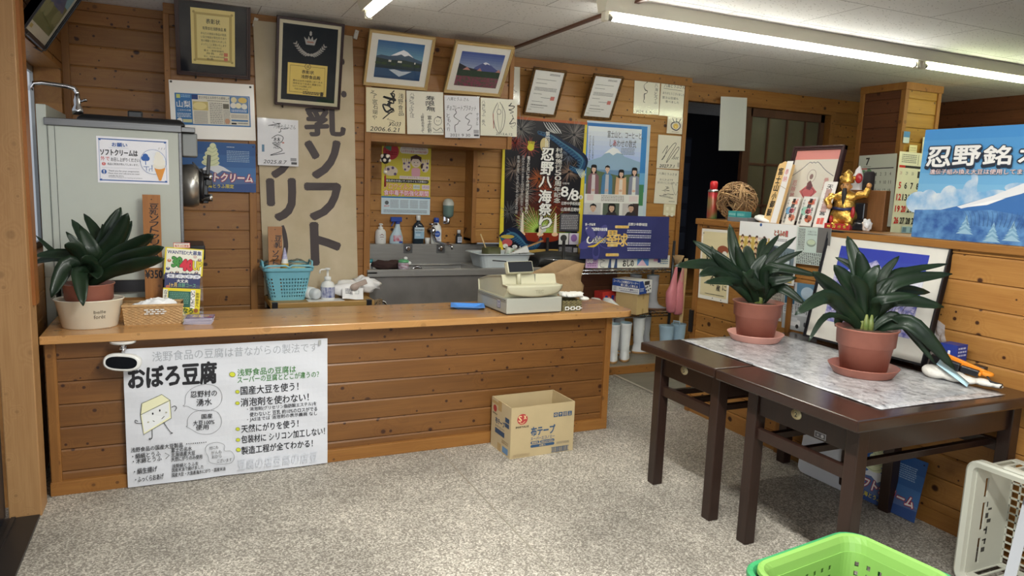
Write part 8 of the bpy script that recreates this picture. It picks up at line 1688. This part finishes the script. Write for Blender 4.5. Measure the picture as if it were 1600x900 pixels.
# lime shopping baskets nested
LG = mat('lime_plastic', (128, 172, 86), .4); GG = mat('green_plastic', (58, 146, 92), .4)
Zr = .36; bc = onZ(1283, 845, Zr); t_ang = math.atan2(1.0, -.1)
ax, ay = .225, .16; ang = .12; ca, sa = math.cos(ang), math.sin(ang)
def lime(name, label, m, dz, grow, cat='basket'):
    ox, oy = onZ(1330, 841, Zr).x, onZ(1330, 841, Zr).y
    # the far right rounded corner of the rim sits at (ox, oy)
    cx_ = ox - (ax * ca - ay * sa) * .90; cy_ = oy - (ax * sa + ay * ca) * .90
    t = thing(name, label, cat, (cx_, cy_, dz), ang); H_ = Zr - .0
    zz = [0, .01] + [.05 + .014 * k for k in range(19)] + [H_ - .055, H_ - .045]
    lv = [(z, ax * (.80 + .20 * z / H_) - .012 + grow, ay * (.78 + .22 * z / H_) - .012 + grow, .05) for z in zz]
    b = MB(); shell(b, lv, 108, lambda i, j: 2 <= j < 20 and j % 2 == 0 and i % 3 == 1 and (i % 27) not in (0, 1, 25, 26)); b.build('basket', m, t, solid=.0028)
    b = MB(); shell(b, [(H_ - .046, ax - .014 + grow, ay - .014 + grow, .055), (H_ - .02, ax - .008 + grow, ay - .008 + grow, .058), (H_ - .004, ax + grow, ay + grow, .065), (H_, ax + .008 + grow, ay + .008 + grow, .07), (H_ - .004, ax + .012 + grow, ay + .012 + grow, .072), (H_ - .014, ax + .013 + grow, ay + .013 + grow, .072)], 80, floor=False); b.build('rim', m, t, solid=.003)
    b = MB()
    for sy_ in (-1, 1):
        for k in range(9): x = -.14 + k * .035; b.box(x - .006, x + .006, sy_ * (ay - .012 + grow) - .003, sy_ * (ay - .012 + grow) + .003, H_ - .10, H_ - .055)
    b.build('raised_ribs', m, t, bevel=.003); return t
lime('shopping_basket', 'lime green plastic shopping basket in the foreground, the inner of two', LG, .010, 0)
lime('shopping_basket', 'darker green plastic shopping basket nested outside the lime one', GG, .0, .020)
t = thing('white_sheet_corner', 'rounded white plastic edge at the right end of the nearer table', 'plastic', onX(1598, 640, 2.93)); t.location = (2.935, 1.43, .50); b = MB(); b.prism(rrp(.16, .20, .03), 0, .01, 0, frame_m((0, 0, 0), (0, -1, 0), (0, 0, 1))); b.build('plastic', WHITEP, t)

# ================================================================== fluorescent lamps
def lamp(name, label, ax_, c0, segs, tz=2.277, col=(1, 1, .96)):
    t = thing(name, label, 'ceiling light', c0); b = MB(); L = segs[-1][1] + .03; l0 = segs[0][0] - .03
    pr = [(-.056, ZC - c0[2] - .0005), (-.034, tz - c0[2] + .022), (.034, tz - c0[2] + .022), (.056, ZC - c0[2] - .0005)]
    f = (lambda a, u, z: (a, u, z)) if ax_ == 'X' else (lambda a, u, z: (u, a, z))
    b.loft([[f(a, u, z) for u, z in pr] for a in (l0, L)], smooth=False); b.build('housing', mat('lamp_enamel', (226, 220, 200), .4), t)
    for k, (a0, a1, cc, st) in enumerate(segs):
        X = T(*f(a0, 0, tz - c0[2])) @ (Ry(PI / 2) if ax_ == 'X' else Rx(-PI / 2)); ln = a1 - a0
        b = MB(); b.lathe([(.003, .012), (.0165, .02), (.0165, ln - .02), (.003, ln - .012)], 16, 0, X); b.build('tube', mat('tube_%d_%s' % (k, name + ax_), cc, .3, emit=st), t)
        b = MB(); b.lathe([(.018, .0), (.018, .03), (.014, .032)], 14, 0, X); b.lathe([(.018, ln - .03), (.018, ln), (.014, ln)], 14, 0, X); b.build('end_cap', mat('cap_metal', (150, 146, 134), .4, .6), t)
        for a in (a0 - .008, a1 - .004):
            b = MB(); p = f(a, 0, 0); b.box(*(p[0] - .012, p[0] + .012) if ax_ == 'X' else (-.02, .02), *(-.02, .02) if ax_ == 'X' else (p[1] - .012, p[1] + .012), tz - c0[2] - .022, tz - c0[2] + .04)
            b.build('lamp_holder', mat('lamp_enamel', (226, 220, 200), .4), t, bevel=.004)
q0, q1 = onZ(943, 28, 2.277), onZ(1438, 100, 2.277); yl = (q0.y + q1.y) / 2
lamp('ceiling_lamp', 'long fluorescent lamp with two tubes on the ceiling at the right', 'X', (q0.x, yl, 2.32), [(0, q1.x - q0.x, (255, 255, 246), TUBE), (q1.x - q0.x + .06, 2 * (q1.x - q0.x) + .06, (246, 255, 214), TUBE * .9)])
q = onZ(575, 24, 2.277)
lamp('ceiling_lamp', 'fluorescent lamp end at the top of the photo above the mirrored-mountain picture', 'Y', (q.x, q.y - 2.4, 2.32), [(0, 2.4, (255, 255, 246), TUBE * .3)])
